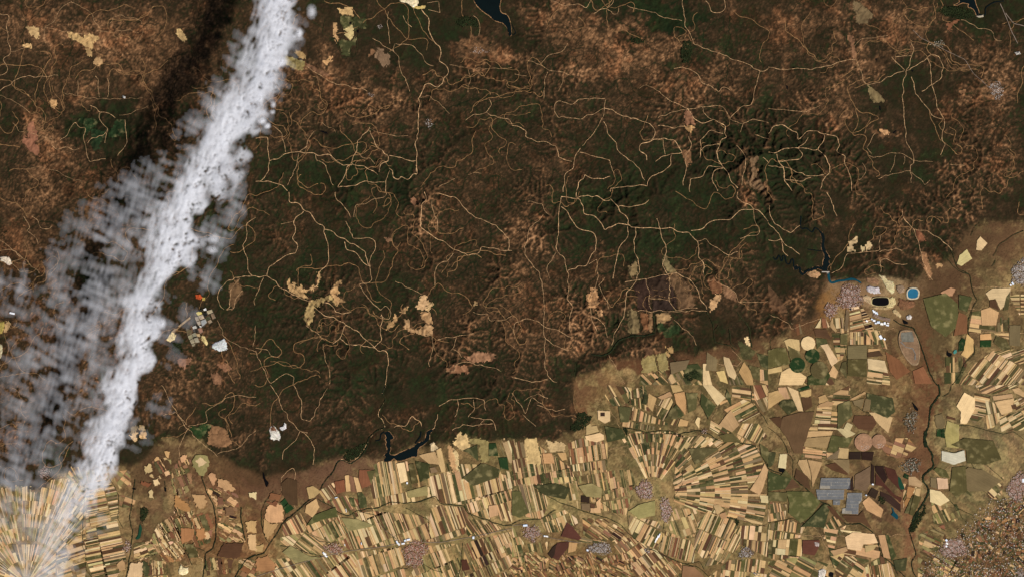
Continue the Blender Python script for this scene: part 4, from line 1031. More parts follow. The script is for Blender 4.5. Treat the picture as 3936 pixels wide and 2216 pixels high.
for ln in TRACKS.strip().splitlines():
    hd, bd = ln.split('|'); c, r, w = hd.split(); w = float(w)
    for pl in bd.split(';'):
        sd += 1
        p = wiggle(wpoly(int(c), int(r), pl), .27, sd)
        k = min(1, .45 + w / 7)
        ribbon(trk, p, w / KT / 10 * .70, None, .1 + (sd % 37) * .0012, CT * k + lin((118, 88, 58)) * (1 - k), sd, .4, .22)
o = trk.build("dirt_tracks", M_TRACK); tag(o, "pale winding dirt tracks along the wooded ridges", None, None, 'structure')
# faint paths that wander along the slopes
mt = MB(); r = np.random.default_rng(77)
Hs = blur(Hf, 6); gyy, gxx = np.gradient(Hs)
n = 420
px_ = r.uniform(-225, 225, n); py_ = r.uniform(-140, 140, n); hd_ = r.uniform(0, 2 * np.pi, n)
paths = np.zeros((n, 90, 2)); 
for k in range(90):
    paths[:, k, 0] = px_; paths[:, k, 1] = py_
    i = np.clip(((px_ - X0) / DF).astype(int), 0, fx_ - 1); j = np.clip(((py_ - Y0) / DF).astype(int), 0, fy_ - 1)
    a, b = -gyy[j, i], gxx[j, i]; sg = np.sign(a * np.cos(hd_) + b * np.sin(hd_)); mag = np.hypot(a, b) + 1e-9
    wgt = np.clip(mag * 8, 0, .5)
    dx_ = (1 - wgt) * np.cos(hd_) + wgt * sg * a / mag; dy_ = (1 - wgt) * np.sin(hd_) + wgt * sg * b / mag
    hd_ = np.arctan2(dy_, dx_) + r.normal(0, .15, n)
    px_ = px_ + .5 * np.cos(hd_); py_ = py_ + .5 * np.sin(hd_)
for k in range(n):
    L = r.integers(25, 90); p = paths[k, :L]
    i = np.clip(((p[:, 0] - X0) / DF).astype(int), 0, fx_ - 1); j = np.clip(((p[:, 1] - Y0) / DF).astype(int), 0, fy_ - 1)
    bad = (plf[j, i] > .3) | (wf[j, i] > .1)
    if bad.any(): p = p[:int(bad.argmax())]
    if len(p) < 12: continue
    ribbon(mt, p, .13 + .07 * r.random(), None, .07 + (k % 41) * .0007, lin((138, 104, 68)), k, .4)
o = mt.build("footpaths", M_TRACK); tag(o, "faint thin paths winding over the dry hillsides", None, None, 'structure')
hw = MB()
for ln in HIGHWAYS.strip().splitlines():
    hd, bd = ln.split('|'); c, r_, w = hd.split()
    for pl in bd.split(';'):
        sd += 1
        ribbon(hw, wiggle(wpoly(int(c), int(r_), pl), .03, sd), float(w) / KT / 10, None, .3 + (sd % 7) * .003, lin((128, 112, 98)), sd, .1)
o = hw.build("paved_roads", M_TRACK); tag(o, "grey paved roads crossing the plain and the hills", None, None, 'structure')
rv = MB(); bank = MB()
for k, (w, pl) in enumerate(RIV):
    p = wiggle(pl, .12, 900 + k, .4)
    cc = lin((30, 38, 22)) if w > .35 else lin((42, 46, 26))
    if 1.3 > w > .3 and k < 75 and k not in (26, 27): pass
    ribbon(rv, p, w * .8, .20 + (k % 53) * .0016, 0, cc, 900 + k, .35, .25)
o = rv.build("rivers", M_RIPAR); tag(o, "dark tree-lined rivers and brooks crossing the plain", None, None, 'structure')
def ragged(p, amp, seed, step=.55):
    """an outline with worn, uneven edges"""
    r_ = np.random.default_rng(seed); out = []
    for a, b in zip(p, np.roll(p, -1, 0)):
        n = max(1, int(np.hypot(*(b - a)) / step)); t = np.linspace(0, 1, n, endpoint=False)[:, None]
        q = a + (b - a) * t
        q[1:] += r_.normal(0, amp, (len(q) - 1, 2)); q[0] += r_.normal(0, amp * .7, 2); out.append(q)
    return np.concatenate(out)
# ---------------------------------------------------------------- places used to say where a field lies
LM = [(n, S2W(TP(c, r, [(x, y)]))[0]) for n, c, r, x, y in [
    ("the blue tailings pond", 3, 1, 1092, 762), ("the black pit lake", 3, 1, 848, 822), ("the grey solar farm", 3, 2, 500, 780), ("the southern solar block", 3, 2, 640, 900),
    ("the ringed orange circles", 3, 2, 780, 430), ("the black reservoir", 1, 2, 1040, 480), ("the fan village", 2, 2, 1000, 790), ("the village south-east of the fan centre", 2, 2, 1160, 940),
    ("the round red-roofed town", 1, 2, 1200, 1270), ("the small roadside town", 1, 2, 590, 1230), ("the dark triangular wood", 2, 2, 510, 260), ("the crop circles", 3, 1, 310, 1240),
    ("the warehouse estate", 3, 1, 830, 970), ("the plum vineyards", 3, 2, 900, 720), ("the wide river pool", 3, 2, 1190, 420), ("the eastern city edge", 3, 2, 1850, 760),
    ("the town in the orchard mosaic", 3, 2, 1400, 1230), ("the green lagoon", 3, 2, 1005, 745), ("the white quarry", 1, 2, 140, 370), ("the cloud tail", 0, 2, 520, 700), ("the narrow green lake", 0, 2, 1050, 1110),
    ("the oval tan hill", 0, 2, 1510, 610), ("the white sand pit", 0, 2, 1390, 1390), ("the dark square wood", 2, 1, 1080, 770), ("the antler-shaped clearing", 1, 1, 480, 760), ("the bright scarred clearing", 1, 1, 1250, 930),
    ("the reservoir dam", 3, 1, 440, 590), ("the town of pink roofs by the pit", 3, 1, 620, 790), ("the far north lake", 1, 0, 1780, 60), ("the brook bend village", 2, 2, 1430, 355), ("the white long sheds", 2, 2, 1100, 1150),
    ("the southern dark orchard", 2, 2, 380, 1250), ("the village of grey roofs", 2, 2, 660, 1230), ("the western twin villages", 2, 2, 150, 1110), ("the corner pond", 3, 2, 478, 1430), ("the black double pond", 3, 1, 1370, 1212),
    ("the tailings basin", 3, 1, 1070, 1180), ("the eastern town", 3, 1, 1900, 620), ("the cloud band", 0, 0, 1700, 700), ("the northern green farms", 1, 0, 690, 250), ("the hilltop town", 3, 0, 1730, 680)]]
CNAME = dict(T="tan stubble", L="pale cream stubble", P="peach coloured", Q="dull brown", Y="grey-brown", O="olive green", G="dark olive", N="deep green", B="ploughed brown",
             K="dark brown", M="plum brown", R="rust brown", V="yellow-green", F="scrubby brown", U="orange", S="whitish")
def compass(d):
    a = (math.degrees(math.atan2(d[0], d[1])) + 360) % 360
    return ["north", "north-east", "east", "south-east", "south", "south-west", "west", "north-west"][int((a + 22.5) // 45) % 8]
ORD = ["", "second ", "third ", "fourth ", "fifth ", "sixth ", "seventh ", "eighth ", "ninth ", "tenth ", "eleventh ", "twelfth ", "thirteenth ", "fourteenth ", "fifteenth ", "sixteenth ", "seventeenth "]
def area(p): return abs(0.5 * np.sum(p[:, 0] * np.roll(p[:, 1], -1) - np.roll(p[:, 0], -1) * p[:, 1]))
def inframe(p):
    c = p.mean(0); return abs(c[0]) < 196 and abs(c[1]) < 110

# ---------------------------------------------------------------- traced patches
HAND = []       # (polygon, colour code, angle)
for ln in PATCH.strip().splitlines():
    hd, bd = ln.split('|'); c, r, k = hd.split()
    HAND.append((wpoly(int(c), int(r), bd), k))
for c, r, x, y, rr, k, lb in PIVOTS:
    t = np.linspace(0, 2 * np.pi, 49)[:-1]
    HAND.append((S2W(TP(c, r, np.stack([x + rr * np.cos(t), y + rr * np.sin(t)], 1))), k))
SOLAR = [("the upper block of three", wpoly(3, 2, "400,700 620,700 619,783 388,780"), 0.0), ("lower left, under the upper block", wpoly(3, 2, "362,787 575,787 570,863 375,863"), 0.0),
         ("the smallest, a stub under the left blocks", wpoly(3, 2, "490,867 545,867 541,903 492,903"), 0.0), ("the southernmost, stepped", wpoly(3, 2, "600,812 708,812 708,868 683,900 680,973 557,968 561,930 587,925"), 0.0)]
KEEP = [p for p, k in HAND] + [p for m, nm, p in WP] + [p for n_, p, a_ in SOLAR]
TOWNS = [  # name-label, col,row,x,y, rx, ry, density, tint
    ("compact pink-roofed village at the hub of the radiating strip fields", 2, 2, 1000, 790, 75, 62, 1.0, 'pink'),
    ("elongated pinkish village south-east of the fan hub", 2, 2, 1160, 940, 45, 90, 1.0, 'pink'),
    ("large red-roofed town on the straight road, widening to the south", 1, 2, 1200, 1270, 95, 95, 1.0, 'red'),
    ("small town with white sheds where the straight road bends", 1, 2, 590, 1235, 80, 45, .8, 'red'),
    ("scattered village of pale roofs west of the dark orchard", 2, 2, 150, 1115, 60, 70, .8, 'pink'),
    ("long grey-roofed village strung along the road, east of the dark orchard", 2, 2, 660, 1232, 110, 38, .9, 'grey'),
    ("pink-roofed mining town just west of the black pit lake", 3, 1, 620, 790, 110, 85, .8, 'pink'),
    ("pale pink suburb south-west of the mining town", 3, 1, 475, 885, 60, 50, .7, 'pink'),
    ("pinkish town cut by the east edge, north", 3, 1, 1905, 610, 60, 110, .9, 'grey'),
    ("large pink city cut by the east edge, south", 3, 2, 1880, 770, 75, 100, 1.1, 'pink'),
    ("pink and white town inside the orchard mosaic", 3, 2, 1400, 1230, 90, 85, .9, 'pink'),
    ("grey estate of scattered houses along the west river bank, upper", 3, 2, 1080, 270, 45, 95, .45, 'dim'),
    ("grey estate of scattered houses west of the river, lower", 3, 2, 1080, 610, 80, 58, .5, 'dim'),
    ("small white-roofed village in the south-east fields", 2, 2, 1765, 1265, 55, 45, .7, 'grey'),
    ("hamlet where the brook bends, above the fan", 2, 2, 1450, 345, 25, 20, .5, 'pink'),
    ("pale village on the brown hills beside the northern road", 1, 0, 1300, 930, 32, 40, .35, 'grey'),
    ("grey hill town near the east edge among brown scrub", 3, 0, 1720, 680, 60, 60, .55, 'grey'),
    ("small grey village in the north-eastern hills", 3, 0, 1285, 335, 50, 25, .5, 'dim'),
    ("hazy village under the thin end of the cloud", 0, 2, 340, 660, 45, 50, .5, 'pink'),
    ("small pinkish village on the brook, south-west", 0, 2, 960, 1220, 32, 45, .6, 'pink'),
    ("tiny pale village in the northern brown hills", 1, 0, 930, 200, 22, 18, .5, 'grey'),
    ("small brown village on a hill road, north-west", 1, 0, 870, 715, 26, 18, .4, 'grey'),
    ("loose hamlet by the road, south centre", 2, 2, 1020, 1245, 30, 20, .4, 'grey'),
    ("hamlet of pale roofs near the south edge, east of centre", 2, 2, 1840, 1420, 30, 20, .5, 'grey'),
    ("grey workshops cut by the south-east corner", 3, 2, 1905, 1420, 35, 35, .6, 'grey'),
    ("pale scatter of houses north of the white brook sheds", 1, 0, 1680, 385, 60, 30, .2, 'grey'),
]
def ell(c, r, x, y, rx, ry, seed):
    rr = np.random.default_rng(seed); t = np.linspace(0, 2 * np.pi, 29)[:-1]
    a = 1 + .16 * np.sin(2 * t + rr.uniform(0, 6)) + .12 * np.sin(3 * t + rr.uniform(0, 6)) + .09 * np.sin(5 * t + rr.uniform(0, 6))
    return S2W(TP(c, r, np.stack([x + rx * a * np.cos(t), y + ry * a * np.sin(t)], 1)))
TP_ = [ell(c, r, x, y, rx, ry, 50 + i) for i, (lb, c, r, x, y, rx, ry, d, tn) in enumerate(TOWNS)]
KEEP += TP_[:15]

# ---------------------------------------------------------------- strips, blocks and fans of fields
BLOCKS = [  # col,row, convex clip (sheet points), direction of the strips (deg, 90 = straight down the map), strip width, row length, colours, share of ground left open
    (1, 2, "890,600 960,560 1060,580 1310,590 1320,840 1200,880 1020,880 900,920 860,760", 80, 17, 260, "TLTPGOOBYTL", .03),
    (1, 2, "1310,690 1480,670 1600,610 1780,700 1933,690 1933,800 1560,900 1400,890 1310,820", 77, 16, 150, "TLTPGOOBTYL", .03),
    (1, 2, "1390,590 1540,600 1740,600 1840,640 1933,660 1933,700 1600,740 1480,680", 76, 22, 120, "TLGOOLTO", .12),
    (1, 2, "1850,380 1933,380 1933,600 1880,560 1840,460", 72, 24, 220, "TTYOGP", .05),
    (1, 2, "1560,905 1933,780 1933,1030 1750,1010 1620,970", 72, 15, 130, "TLTPOBTYG", .03),
    (1, 2, "480,870 700,830 860,930 930,940 700,980 620,950 560,905", 62, 14, 120, "PRTYQBV", .08),
    (1, 2, "600,980 900,950 940,1050 1080,1010 1310,990 1310,1180 1100,1185 950,1180 700,1240 620,1170", 68, 15, 150, "TTLPRBOYVP", .04),
    (1, 2, "1320,900 1560,920 1600,980 1580,1120 1400,1180 1300,1180 1320,1010", 70, 15, 140, "TPRBQLTOY", .04),
    (1, 2, "1580,1010 1750,1020 1860,1080 1700,1150 1590,1140", 55, 16, 90, "PYQTBG", .08),
    (1, 2, "180,1150 370,1110 560,1190 480,1290 300,1250 190,1200", 38, 13, 190, "TLVOTPLY", .05),
    (1, 2, "390,1040 560,980 700,1090 660,1170 560,1180 380,1110", 62, 18, 120, "TLOVPGT", .1),
    (1, 2, "160,1310 480,1300 740,1270 900,1450 100,1450 170,1380", 55, 14, 150, "TLTPYOVRG", .06),
    (1, 2, "740,1260 1090,1220 1120,1330 1130,1450 780,1450", 72, 15, 120, "TLVTPYVLO", .15),
    (1, 2, "1300,1210 1560,1190 1540,1450 1150,1450 1260,1380", 68, 16, 110, "VTLTGVPYR", .22),
    (1, 2, "1570,1190 1933,1100 1933,1450 1560,1450", 66, 17, 90, "TLPBOVKTRY", .08),
    (1, 2, "200,1050 330,960 390,1040 370,1110 200,1140", 62, 12, 130, "PQRPTY", .05),
    (1, 2, "470,800 590,730 620,820 530,880", 55, 12, 120, "RQPYTB", .05),
    (2, 2, "0,390 60,360 110,620 440,620 470,690 470,740 0,760", 79, 17, 130, "TLTPGOOBTYG", .03),
    (2, 2, "0,750 250,740 270,900 230,1010 0,980", 76, 16, 140, "TLTPOOBYTG", .04),
    (2, 2, "250,700 490,690 500,930 370,890 280,830", 78, 22, 110, "VTOGVLTO", .35),
    (2, 2, "420,440 520,400 720,430 720,640 450,650", 82, 15, 110, "TTPLROBYPG", .03),
    (2, 2, "790,150 900,160 1180,290 1220,330 1000,340 830,310", 100, 15, 110, "TOGBTOYTP", .03),
    (2, 2, "720,0 900,20 920,150 760,160 700,80", 60, 22, 120, "TOGTLYBG", .06),
    (2, 2, "860,60 1000,0 1030,90 1060,210 900,150", 85, 16, 100, "TOGTLBG", .05),
    (2, 2, "1110,120 1200,90 1260,250 1230,310 1150,280 1080,220", 118, 16, 130, "TGTOBOLG", .05),
    (2, 2, "700,300 830,310 850,440 720,460 700,420", 78, 30, 150, "OGOBTO", .05),
    (2, 2, "890,350 1220,350 1310,390 1090,410 860,450", 92, 15, 120, "TOGTYOPL", .05),
    (2, 2, "1660,20 1780,0 1830,60 1830,120 1660,90", 8, 18, 110, "TOTPGLB", .04),
    (2, 2, "1560,130 1700,90 1830,140 1870,210 1730,290 1590,180", 152, 17, 150, "TOGTLBPO", .04),
    (2, 2, "1500,260 1560,300 1660,360 1600,400 1490,330", 30, 16, 90, "TOBTLG", .04),
    (2, 2, "1740,290 1860,290 1930,390 1840,450 1730,430 1690,380", 118, 17, 150, "TPLTOBTG", .03),
    (2, 2, "1820,0 1933,0 1933,200 1890,200 1830,110", 66, 30, 220, "RLTPTY", .04),
    (2, 2, "500,640 900,640 930,740 880,860 860,980 700,950 680,860 520,820", 80, 15, 80, "VTTRQVPTO", .22),
    (2, 2, "880,980 1100,1030 1160,1120 1080,1230 930,1180 880,1080", 118, 17, 110, "TOLBTPOY", .03),
    (2, 2, "1160,1100 1340,1170 1380,1240 1370,1340 1180,1290 1100,1240", 103, 12, 130, "TPTBOTLR", .02),
    (2, 2, "1220,930 1400,930 1420,1130 1300,1160 1180,1100 1200,1010", 70, 22, 90, "VTTPTLO", .3),
    (2, 2, "1400,1040 1500,930 1640,990 1700,1060 1600,1240 1440,1310 1370,1230", 114, 17, 130, "TLOTGPBTY", .03),
    (2, 2, "1500,1290 1620,1120 1740,1060 1720,1210 1600,1340 1440,1370", 116, 16, 110, "TLVTOPYT", .06),
    (2, 2, "1720,1060 1933,1060 1933,1300 1830,1230 1720,1200", 96, 26, 100, "TOLTBYGP", .04),
    (2, 2, "1640,1320 1830,1310 1933,1330 1933,1450 1480,1450 1600,1380", 98, 20, 90, "TLPOTYVO", .06),
    (2, 2, "0,1060 90,1190 60,1300 0,1330", 74, 18, 80, "TOVPLG", .1),
    (2, 2, "210,1010 400,940 520,1030 400,1030 350,1110 260,1110", 70, 18, 80, "TVOTLPG", .1),
    (2, 2, "0,1210 270,1180 260,1300 0,1350", 76, 22, 80, "VGVTLOV", .35),
    (2, 2, "530,1000 700,1010 830,1080 880,1180 700,1180 540,1150", 35, 15, 55, "TRKPOQBV", .05),
    (2, 2, "740,1170 900,1150 1100,1250 1280,1340 1280,1450 950,1450 880,1280", 52, 15, 60, "TPRTOQBLY", .05),
    (2, 2, "480,1140 540,1150 760,1190 720,1190 500,1190", 12, 16, 70, "TYPO", .1),
    (3, 1, "612,860 700,850 760,930 800,1040 620,1045", -14, 15, 120, "TRBTPQLK", .02),
    (3, 1, "620,1050 832,1052 830,1160 600,1150", 90, 13, 110, "TBTLPKGT", .02),
    (3, 1, "455,950 610,940 610,1050 540,1060", 84, 17, 110, "TBTOLK", .03),
    (3, 1, "480,1060 610,1060 600,1150 560,1260 530,1270 500,1160", 0, 22, 90, "TONTPGY", .04),
    (3, 1, "1820,780 1931,760 1931,930 1900,930", 0, 9, 110, "TBTLYT", .02),
    (3, 1, "1560,1290 1700,1190 1850,1280 1931,1340 1931,1450 1440,1450", 128, 16, 130, "TLTBOPYTL", .03),
    (3, 1, "1700,1200 1931,1170 1931,1300 1850,1280", 160, 18, 120, "TOYBG", .05),
    (3, 1, "1540,900 1600,890 1720,1000 1720,1060 1510,1060", 8, 40, 130, "BPTOY", .05),
    (3, 1, "1740,940 1820,940 1820,1060 1720,1050", 86, 26, 110, "OBTYG", .05),
    (3, 1, "1700,1060 1820,1060 1830,1110 1740,1080", 4, 24, 100, "YOTG", .05),
    (3, 1, "755,1330 900,1362 920,1400 920,1450 745,1440 745,1400", 8, 22, 140, "TGOTL", .05),
    (3, 1, "270,1395 440,1310 500,1440 480,1450 270,1450", 40, 30, 100, "OGTYO", .05),
    (3, 1, "30,960 240,990 260,1060 120,1110 40,1160", 82, 40, 100, "QBRYO", .2),
    (3, 1, "700,1030 860,1040 900,1180 850,1170 830,1050", 70, 22, 90, "PTOQ", .2),
    (3, 1, "1320,1240 1480,1240 1500,1300 1440,1440 1330,1440", 90, 30, 110, "OGYTB", .1),
    (2, 1, "1240,1290 1300,1290 1300,1380 1420,1440 1440,1450 1150,1450", 60, 26, 70, "OGVTY", .3),
    (2, 1, "1640,1380 1700,1370 1760,1450 1640,1450", 70, 40, 100, "OYOG", .1),
    (2, 1, "1870,1330 1931,1340 1931,1450 1870,1430", 85, 40, 90, "TOPL", .1),
    (2, 1, "970,1370 1150,1330 1180,1450 960,1450", 45, 20, 70, "OTGPY", .25),
    (3, 2, "380,120 620,0 620,120 520,290 350,290", 4, 21, 130, "TOLTBOPG", .03),
    (3, 2, "340,290 520,290 520,345 300,345", 2, 14, 180, "TOBTG", .03),
    (3, 2, "265,462 440,500 440,560 250,540", 6, 17, 150, "TBOTP", .04),
    (3, 2, "1560,60 1680,80 1640,230 1560,290 1520,250", 12, 16, 90, "TOBTYL", .03),
    (3, 2, "1560,0 1900,0 1830,30 1700,70 1600,60", 155, 15, 130, "TOLYBT", .04),
    (3, 2, "1640,120 1700,130 1780,230 1700,320 1650,330", 78, 15, 140, "TPOTYL", .04),
    (3, 2, "1740,240 1933,190 1933,340 1760,350", 150, 20, 100, "TOYLG", .06),
    (3, 2, "1850,100 1933,100 1933,190 1860,200", 150, 16, 80, "TOLY", .06),
    (3, 2, "0,880 140,900 130,1010 0,1030", 80, 14, 80, "PTYLQ", .08),
    (3, 2, "0,1050 160,1010 280,1070 240,1150 0,1170", 98, 16, 110, "TLOTPY", .04),
    (3, 2, "0,1170 250,1160 260,1300 100,1330 0,1300", 96, 40, 100, "TOGTLY", .06),
    (3, 2, "420,1080 520,940 590,1060 540,1150 420,1160", 60, 20, 140, "TOTGLY", .04),
    (3, 2, "420,1080 840,1120 860,1290 640,1380 470,1290", 12, 40, 130, "OTGLOT", .06),
    (3, 2, "470,1290 640,1290 740,1380 800,1450 520,1450", 34, 26, 90, "OGTOLB", .05),
    (3, 2, "0,1330 260,1290 460,1350 450,1450 0,1450", 28, 30, 90, "TOPYVOB", .08),
    (3, 2, "860,1290 920,1340 900,1400 960,1450 700,1450 740,1360", 80, 20, 120, "PTTOLR", .04),
    (3, 2, "900,400 1060,400 1120,470 1040,540 920,560 860,480", 20, 28, 70, "QRPUQ", .2),
    (3, 2, "1020,740 1160,780 1100,840 1020,930", 112, 22, 80, "TUPTN", .05),
    (3, 2, "1130,1130 1330,1050 1350,1200 1200,1260 1140,1200", 24, 22, 80, "YOBVTR", .15),
    (3, 2, "1130,1260 1320,1200 1480,1340 1400,1450 1130,1450", 30, 22, 60, "OVTBYPQ", .25),
    (3, 2, "1440,560 1620,560 1650,800 1500,850 1320,780", 40, 60, 110, "OYO", .7),
    (3, 2, "1660,720 1780,690 1760,860 1660,860", 44, 22, 50, "VTBOL", .1),
    (3, 2, "1230,880 1440,900 1450,1020 1250,1050", 64, 26, 100, "VOGV", .4),
    (0, 2, "420,1140 640,1080 660,1300 640,1450 430,1450", 162, 20, 110, "TLTBOPY", .03),
    (0, 2, "650,1100 880,1010 900,1130 960,1330 880,1450 700,1450 640,1300", 168, 17, 120, "TLTBOPYG", .03),
    (0, 2, "1010,1190 1130,1180 1200,1270 1060,1320 1010,1300", 160, 15, 100, "VTLOYV", .03),
    (0, 2, "1190,1050 1300,980 1350,1130 1230,1200 1120,1200", 62, 17, 130, "VRBVTQ", .05),
    (0, 2, "1290,980 1360,1010 1390,1230 1330,1170", 66, 15, 130, "TRQPV", .05),
    (0, 2, "1150,1200 1330,1180 1400,1260 1360,1330 1240,1340", 52, 20, 80, "PTRUVP", .05),
    (0, 2, "1130,1320 1260,1330 1270,1450 1110,1450", 86, 26, 80, "VTPRTY", .05),
    (0, 2, "1320,870 1420,840 1470,1000 1400,1060 1310,960", 66, 13, 90, "RUVQTP", .04),
    (0, 2, "1440,980 1560,960 1610,1050 1590,1180 1480,1230 1440,1160", 70, 30, 70, "UROQU", .15),
    (0, 2, "1550,780 1680,770 1800,830 1800,920 1640,920", 30, 24, 50, "PRKPQT", .15),
    (0, 2, "1640,920 1790,920 1800,1020 1650,1020", 10, 26, 60, "PRKPQ", .15),
    (0, 2, "1640,1040 1820,1040 1850,1180 1660,1180", 30, 30, 70, "TPQPV", .2),
    (0, 2, "900,830 1040,840 1010,920 900,920", 20, 22, 80, "QYPB", .3),
    (0, 2, "850,650 980,640 990,760 900,780", 40, 26, 90, "YPVQ", .3),
    (0, 2, "660,720 780,680 880,790 900,1000 650,1080 640,860", 168, 15, 130, "VTLYTPO", .04),
    (0, 2, "1350,560 1440,560 1450,780 1340,860 1290,760 1300,640", 72, 22, 60, "PYQVTQB", .25),
    (0, 2, "1180,540 1290,560 1290,700 1180,720 1080,650", 60, 26, 60, "QVPTBQ", .35),
    (0, 2, "1800,1320 1933,1290 1933,1450 1790,1450", 30, 26, 80, "PRQT", .1),
    (0, 2, "1540,1290 1760,1320 1740,1420 1560,1440", 84, 30, 90, "BRQOB", .2),
]
for bx_ in range(1480, 1960, 62):
    for by_ in range(900, 1470, 62):
        q_ = [(bx_ + random.uniform(-25, 25) + 46 * math.cos(t), by_ + random.uniform(-25, 25) + 46 * math.sin(t)) for t in np.linspace(0, 2 * np.pi, 6)[:-1]]
        if by_ < 1450 - (bx_ - 1130) * .9: continue
        BLOCKS.append((3, 2, " ".join("%.0f,%.0f" % v for v in q_), random.uniform(0, 180), 17, 30, "RQUOTBKROGYKQO", .3))
for bx_ in range(30, 900, 70):
    for by_ in range(1310, 1470, 60):
        q_ = [(bx_ + random.uniform(-25, 25) + 48 * math.cos(t), by_ + random.uniform(-25, 25) + 48 * math.sin(t)) for t in np.linspace(0, 2 * np.pi, 6)[:-1]]
        BLOCKS.append((2, 2, " ".join("%.0f,%.0f" % v for v in q_), random.uniform(20, 90), 12, 40, "RQTBPVKQUOT", .15))
FANS = [  # col,row, hub x,y, rings (sheet units), from/to angle (deg, 0 = east, counter-clockwise), strip width, clip, colours
    (2, 2, 1060, 800, [110, 190, 280, 370, 455], 52, 118, 15, "560,350 1500,380 1500,700 1100,780 900,770 700,660", "TLOTPGOYBT"),
    (2, 2, 1060, 810, [170, 260, 360, 470, 590, 720, 860], -22, 52, 16, "1250,480 1400,380 1850,460 1933,560 1933,1060 1650,1010 1400,930 1200,900 1210,780", "TLTOBGTPOYT"),
    (2, 2, 1060, 800, [455, 560, 640], 40, 60, 17, "1090,420 1440,380 1700,440 1700,560 1400,560", "TOGLYO"),
    (0, 2, 200, 1500, [330, 430, 530, 630, 740, 850, 980], 8, 175, 13, "-100,800 60,760 300,740 560,690 660,730 640,860 640,1080 420,1170 420,1300 -100,1330", "TLTYVTPOLV"),
    (0, 2, 200, 1500, [60, 180, 330], 20, 170, 15, "-100,1200 420,1200 420,1450 -100,1500", "TLTYVTLO"),
    (0, 2, 700, 900, [160, 260, 360, 470], 60, 150, 14, "560,560 760,560 830,700 650,740 480,740", "VYTPOV"),
]
def clipconv(p, clip):
    """clip polygon p by a convex clockwise/ccw polygon"""
    cp = clip
    if 0.5 * np.sum(cp[:, 0] * np.roll(cp[:, 1], -1) - np.roll(cp[:, 0], -1) * cp[:, 1]) < 0: cp = cp[::-1]
    out = [tuple(v) for v in p]
    for i in range(len(cp)):
        a, b = cp[i], cp[(i + 1) % len(cp)]
        if len(out) < 3: return None
        e = (b[0] - a[0], b[1] - a[1]); res = []
        dd = [e[0] * (q[1] - a[1]) - e[1] * (q[0] - a[0]) for q in out]
        for k in range(len(out)):
            p0, p1, d0, d1 = out[k - 1], out[k], dd[k - 1], dd[k]
            if (d0 >= 0) != (d1 >= 0):
                t = d0 / (d0 - d1); res.append((p0[0] + t * (p1[0] - p0[0]), p0[1] + t * (p1[1] - p0[1])))
            if d1 >= 0: res.append(p1)
        out = res
    return np.array(out) if len(out) >= 3 else None
def hull(pts):
    pts = sorted(map(tuple, pts)); 
    def half(ps):
        o = []
        for p in ps:
            while len(o) >= 2 and (o[-1][0] - o[-2][0]) * (p[1] - o[-2][1]) - (o[-1][1] - o[-2][1]) * (p[0] - o[-2][0]) <= 0: o.pop()
            o.append(p)
        return o
    a, b = half(pts), half(pts[::-1]); return np.array(a[:-1] + b[:-1])
GEN = []       # polygon, colour, direction angle, z
rr = random.Random(42)
def add_strip(quad, clip, pal, ang, z, prev):
    p = clipconv(quad, clip)
    if p is None or area(p) < .25: return prev
    k = pal[rr.randrange(len(pal))]
    if k == prev: k = pal[rr.randrange(len(pal))]
    c = p.mean(0)
    for kp in KEEP:
        if abs(c[0] - kp[0, 0]) > 30 or abs(c[1] - kp[0, 1]) > 30: continue
        if inpoly(c[None, 0], c[None, 1], kp)[0]: return k
    if -143 < c[0] < -92 and c[1] < -40: p = ragged(p, .16, len(GEN))
    GEN.append((p, k, ang, z)); return k
for bi, (c, r, cl, ang, wd, ln, pal, openn) in enumerate(BLOCKS):
    clip = hull(wpoly(c, r, cl)); wd = wd * .60 / KT / 10; ln = ln * 1.35 / KT / 10; pal = pal + ('OTTLB' if openn < .07 else 'TO'); openn += .03
    a = -math.radians(ang); d = np.array([math.cos(a), math.sin(a)]); n_ = np.array([-d[1], d[0]])
    u = clip @ d; v = clip @ n_
    z = .03 + .0011 * bi
    u0 = u.min() - rr.random() * ln; row = 0
    while u0 < u.max():
        L = ln * rr.uniform(.65, 1.35); v0 = v.min() - rr.random() * wd; k = None; sk = rr.uniform(-.05, .05)
        while v0 < v.max():
            w = wd * rr.choice([.4, .5, .6, .8, 1, 1.2, 1.6, 2.6])
            du = rr.uniform(-.03, .03) * ln
            g = .05
            ss, se = (u0 + sk * (v0 - v.min())), (u0 + L + sk * (v0 - v.min()))
            cuts = [ss, se]
            if rr.random() < .35: cuts = [ss, ss + (se - ss) * rr.uniform(.3, .7), se]
            for s0, s1 in zip(cuts[:-1], cuts[1:]):
                if rr.random() > openn:
                    qd = [d * uu + n_ * vv_ for uu, vv_ in ((s0 + g, v0 + g / 2), (s1 - g, v0 + g / 2), (s1 - g, v0 + w - g / 2), (s0 + g, v0 + w - g / 2))]
                    k = add_strip(qd, clip, pal, a, z, k)
            v0 += w
        u0 += L + .06; row += 1
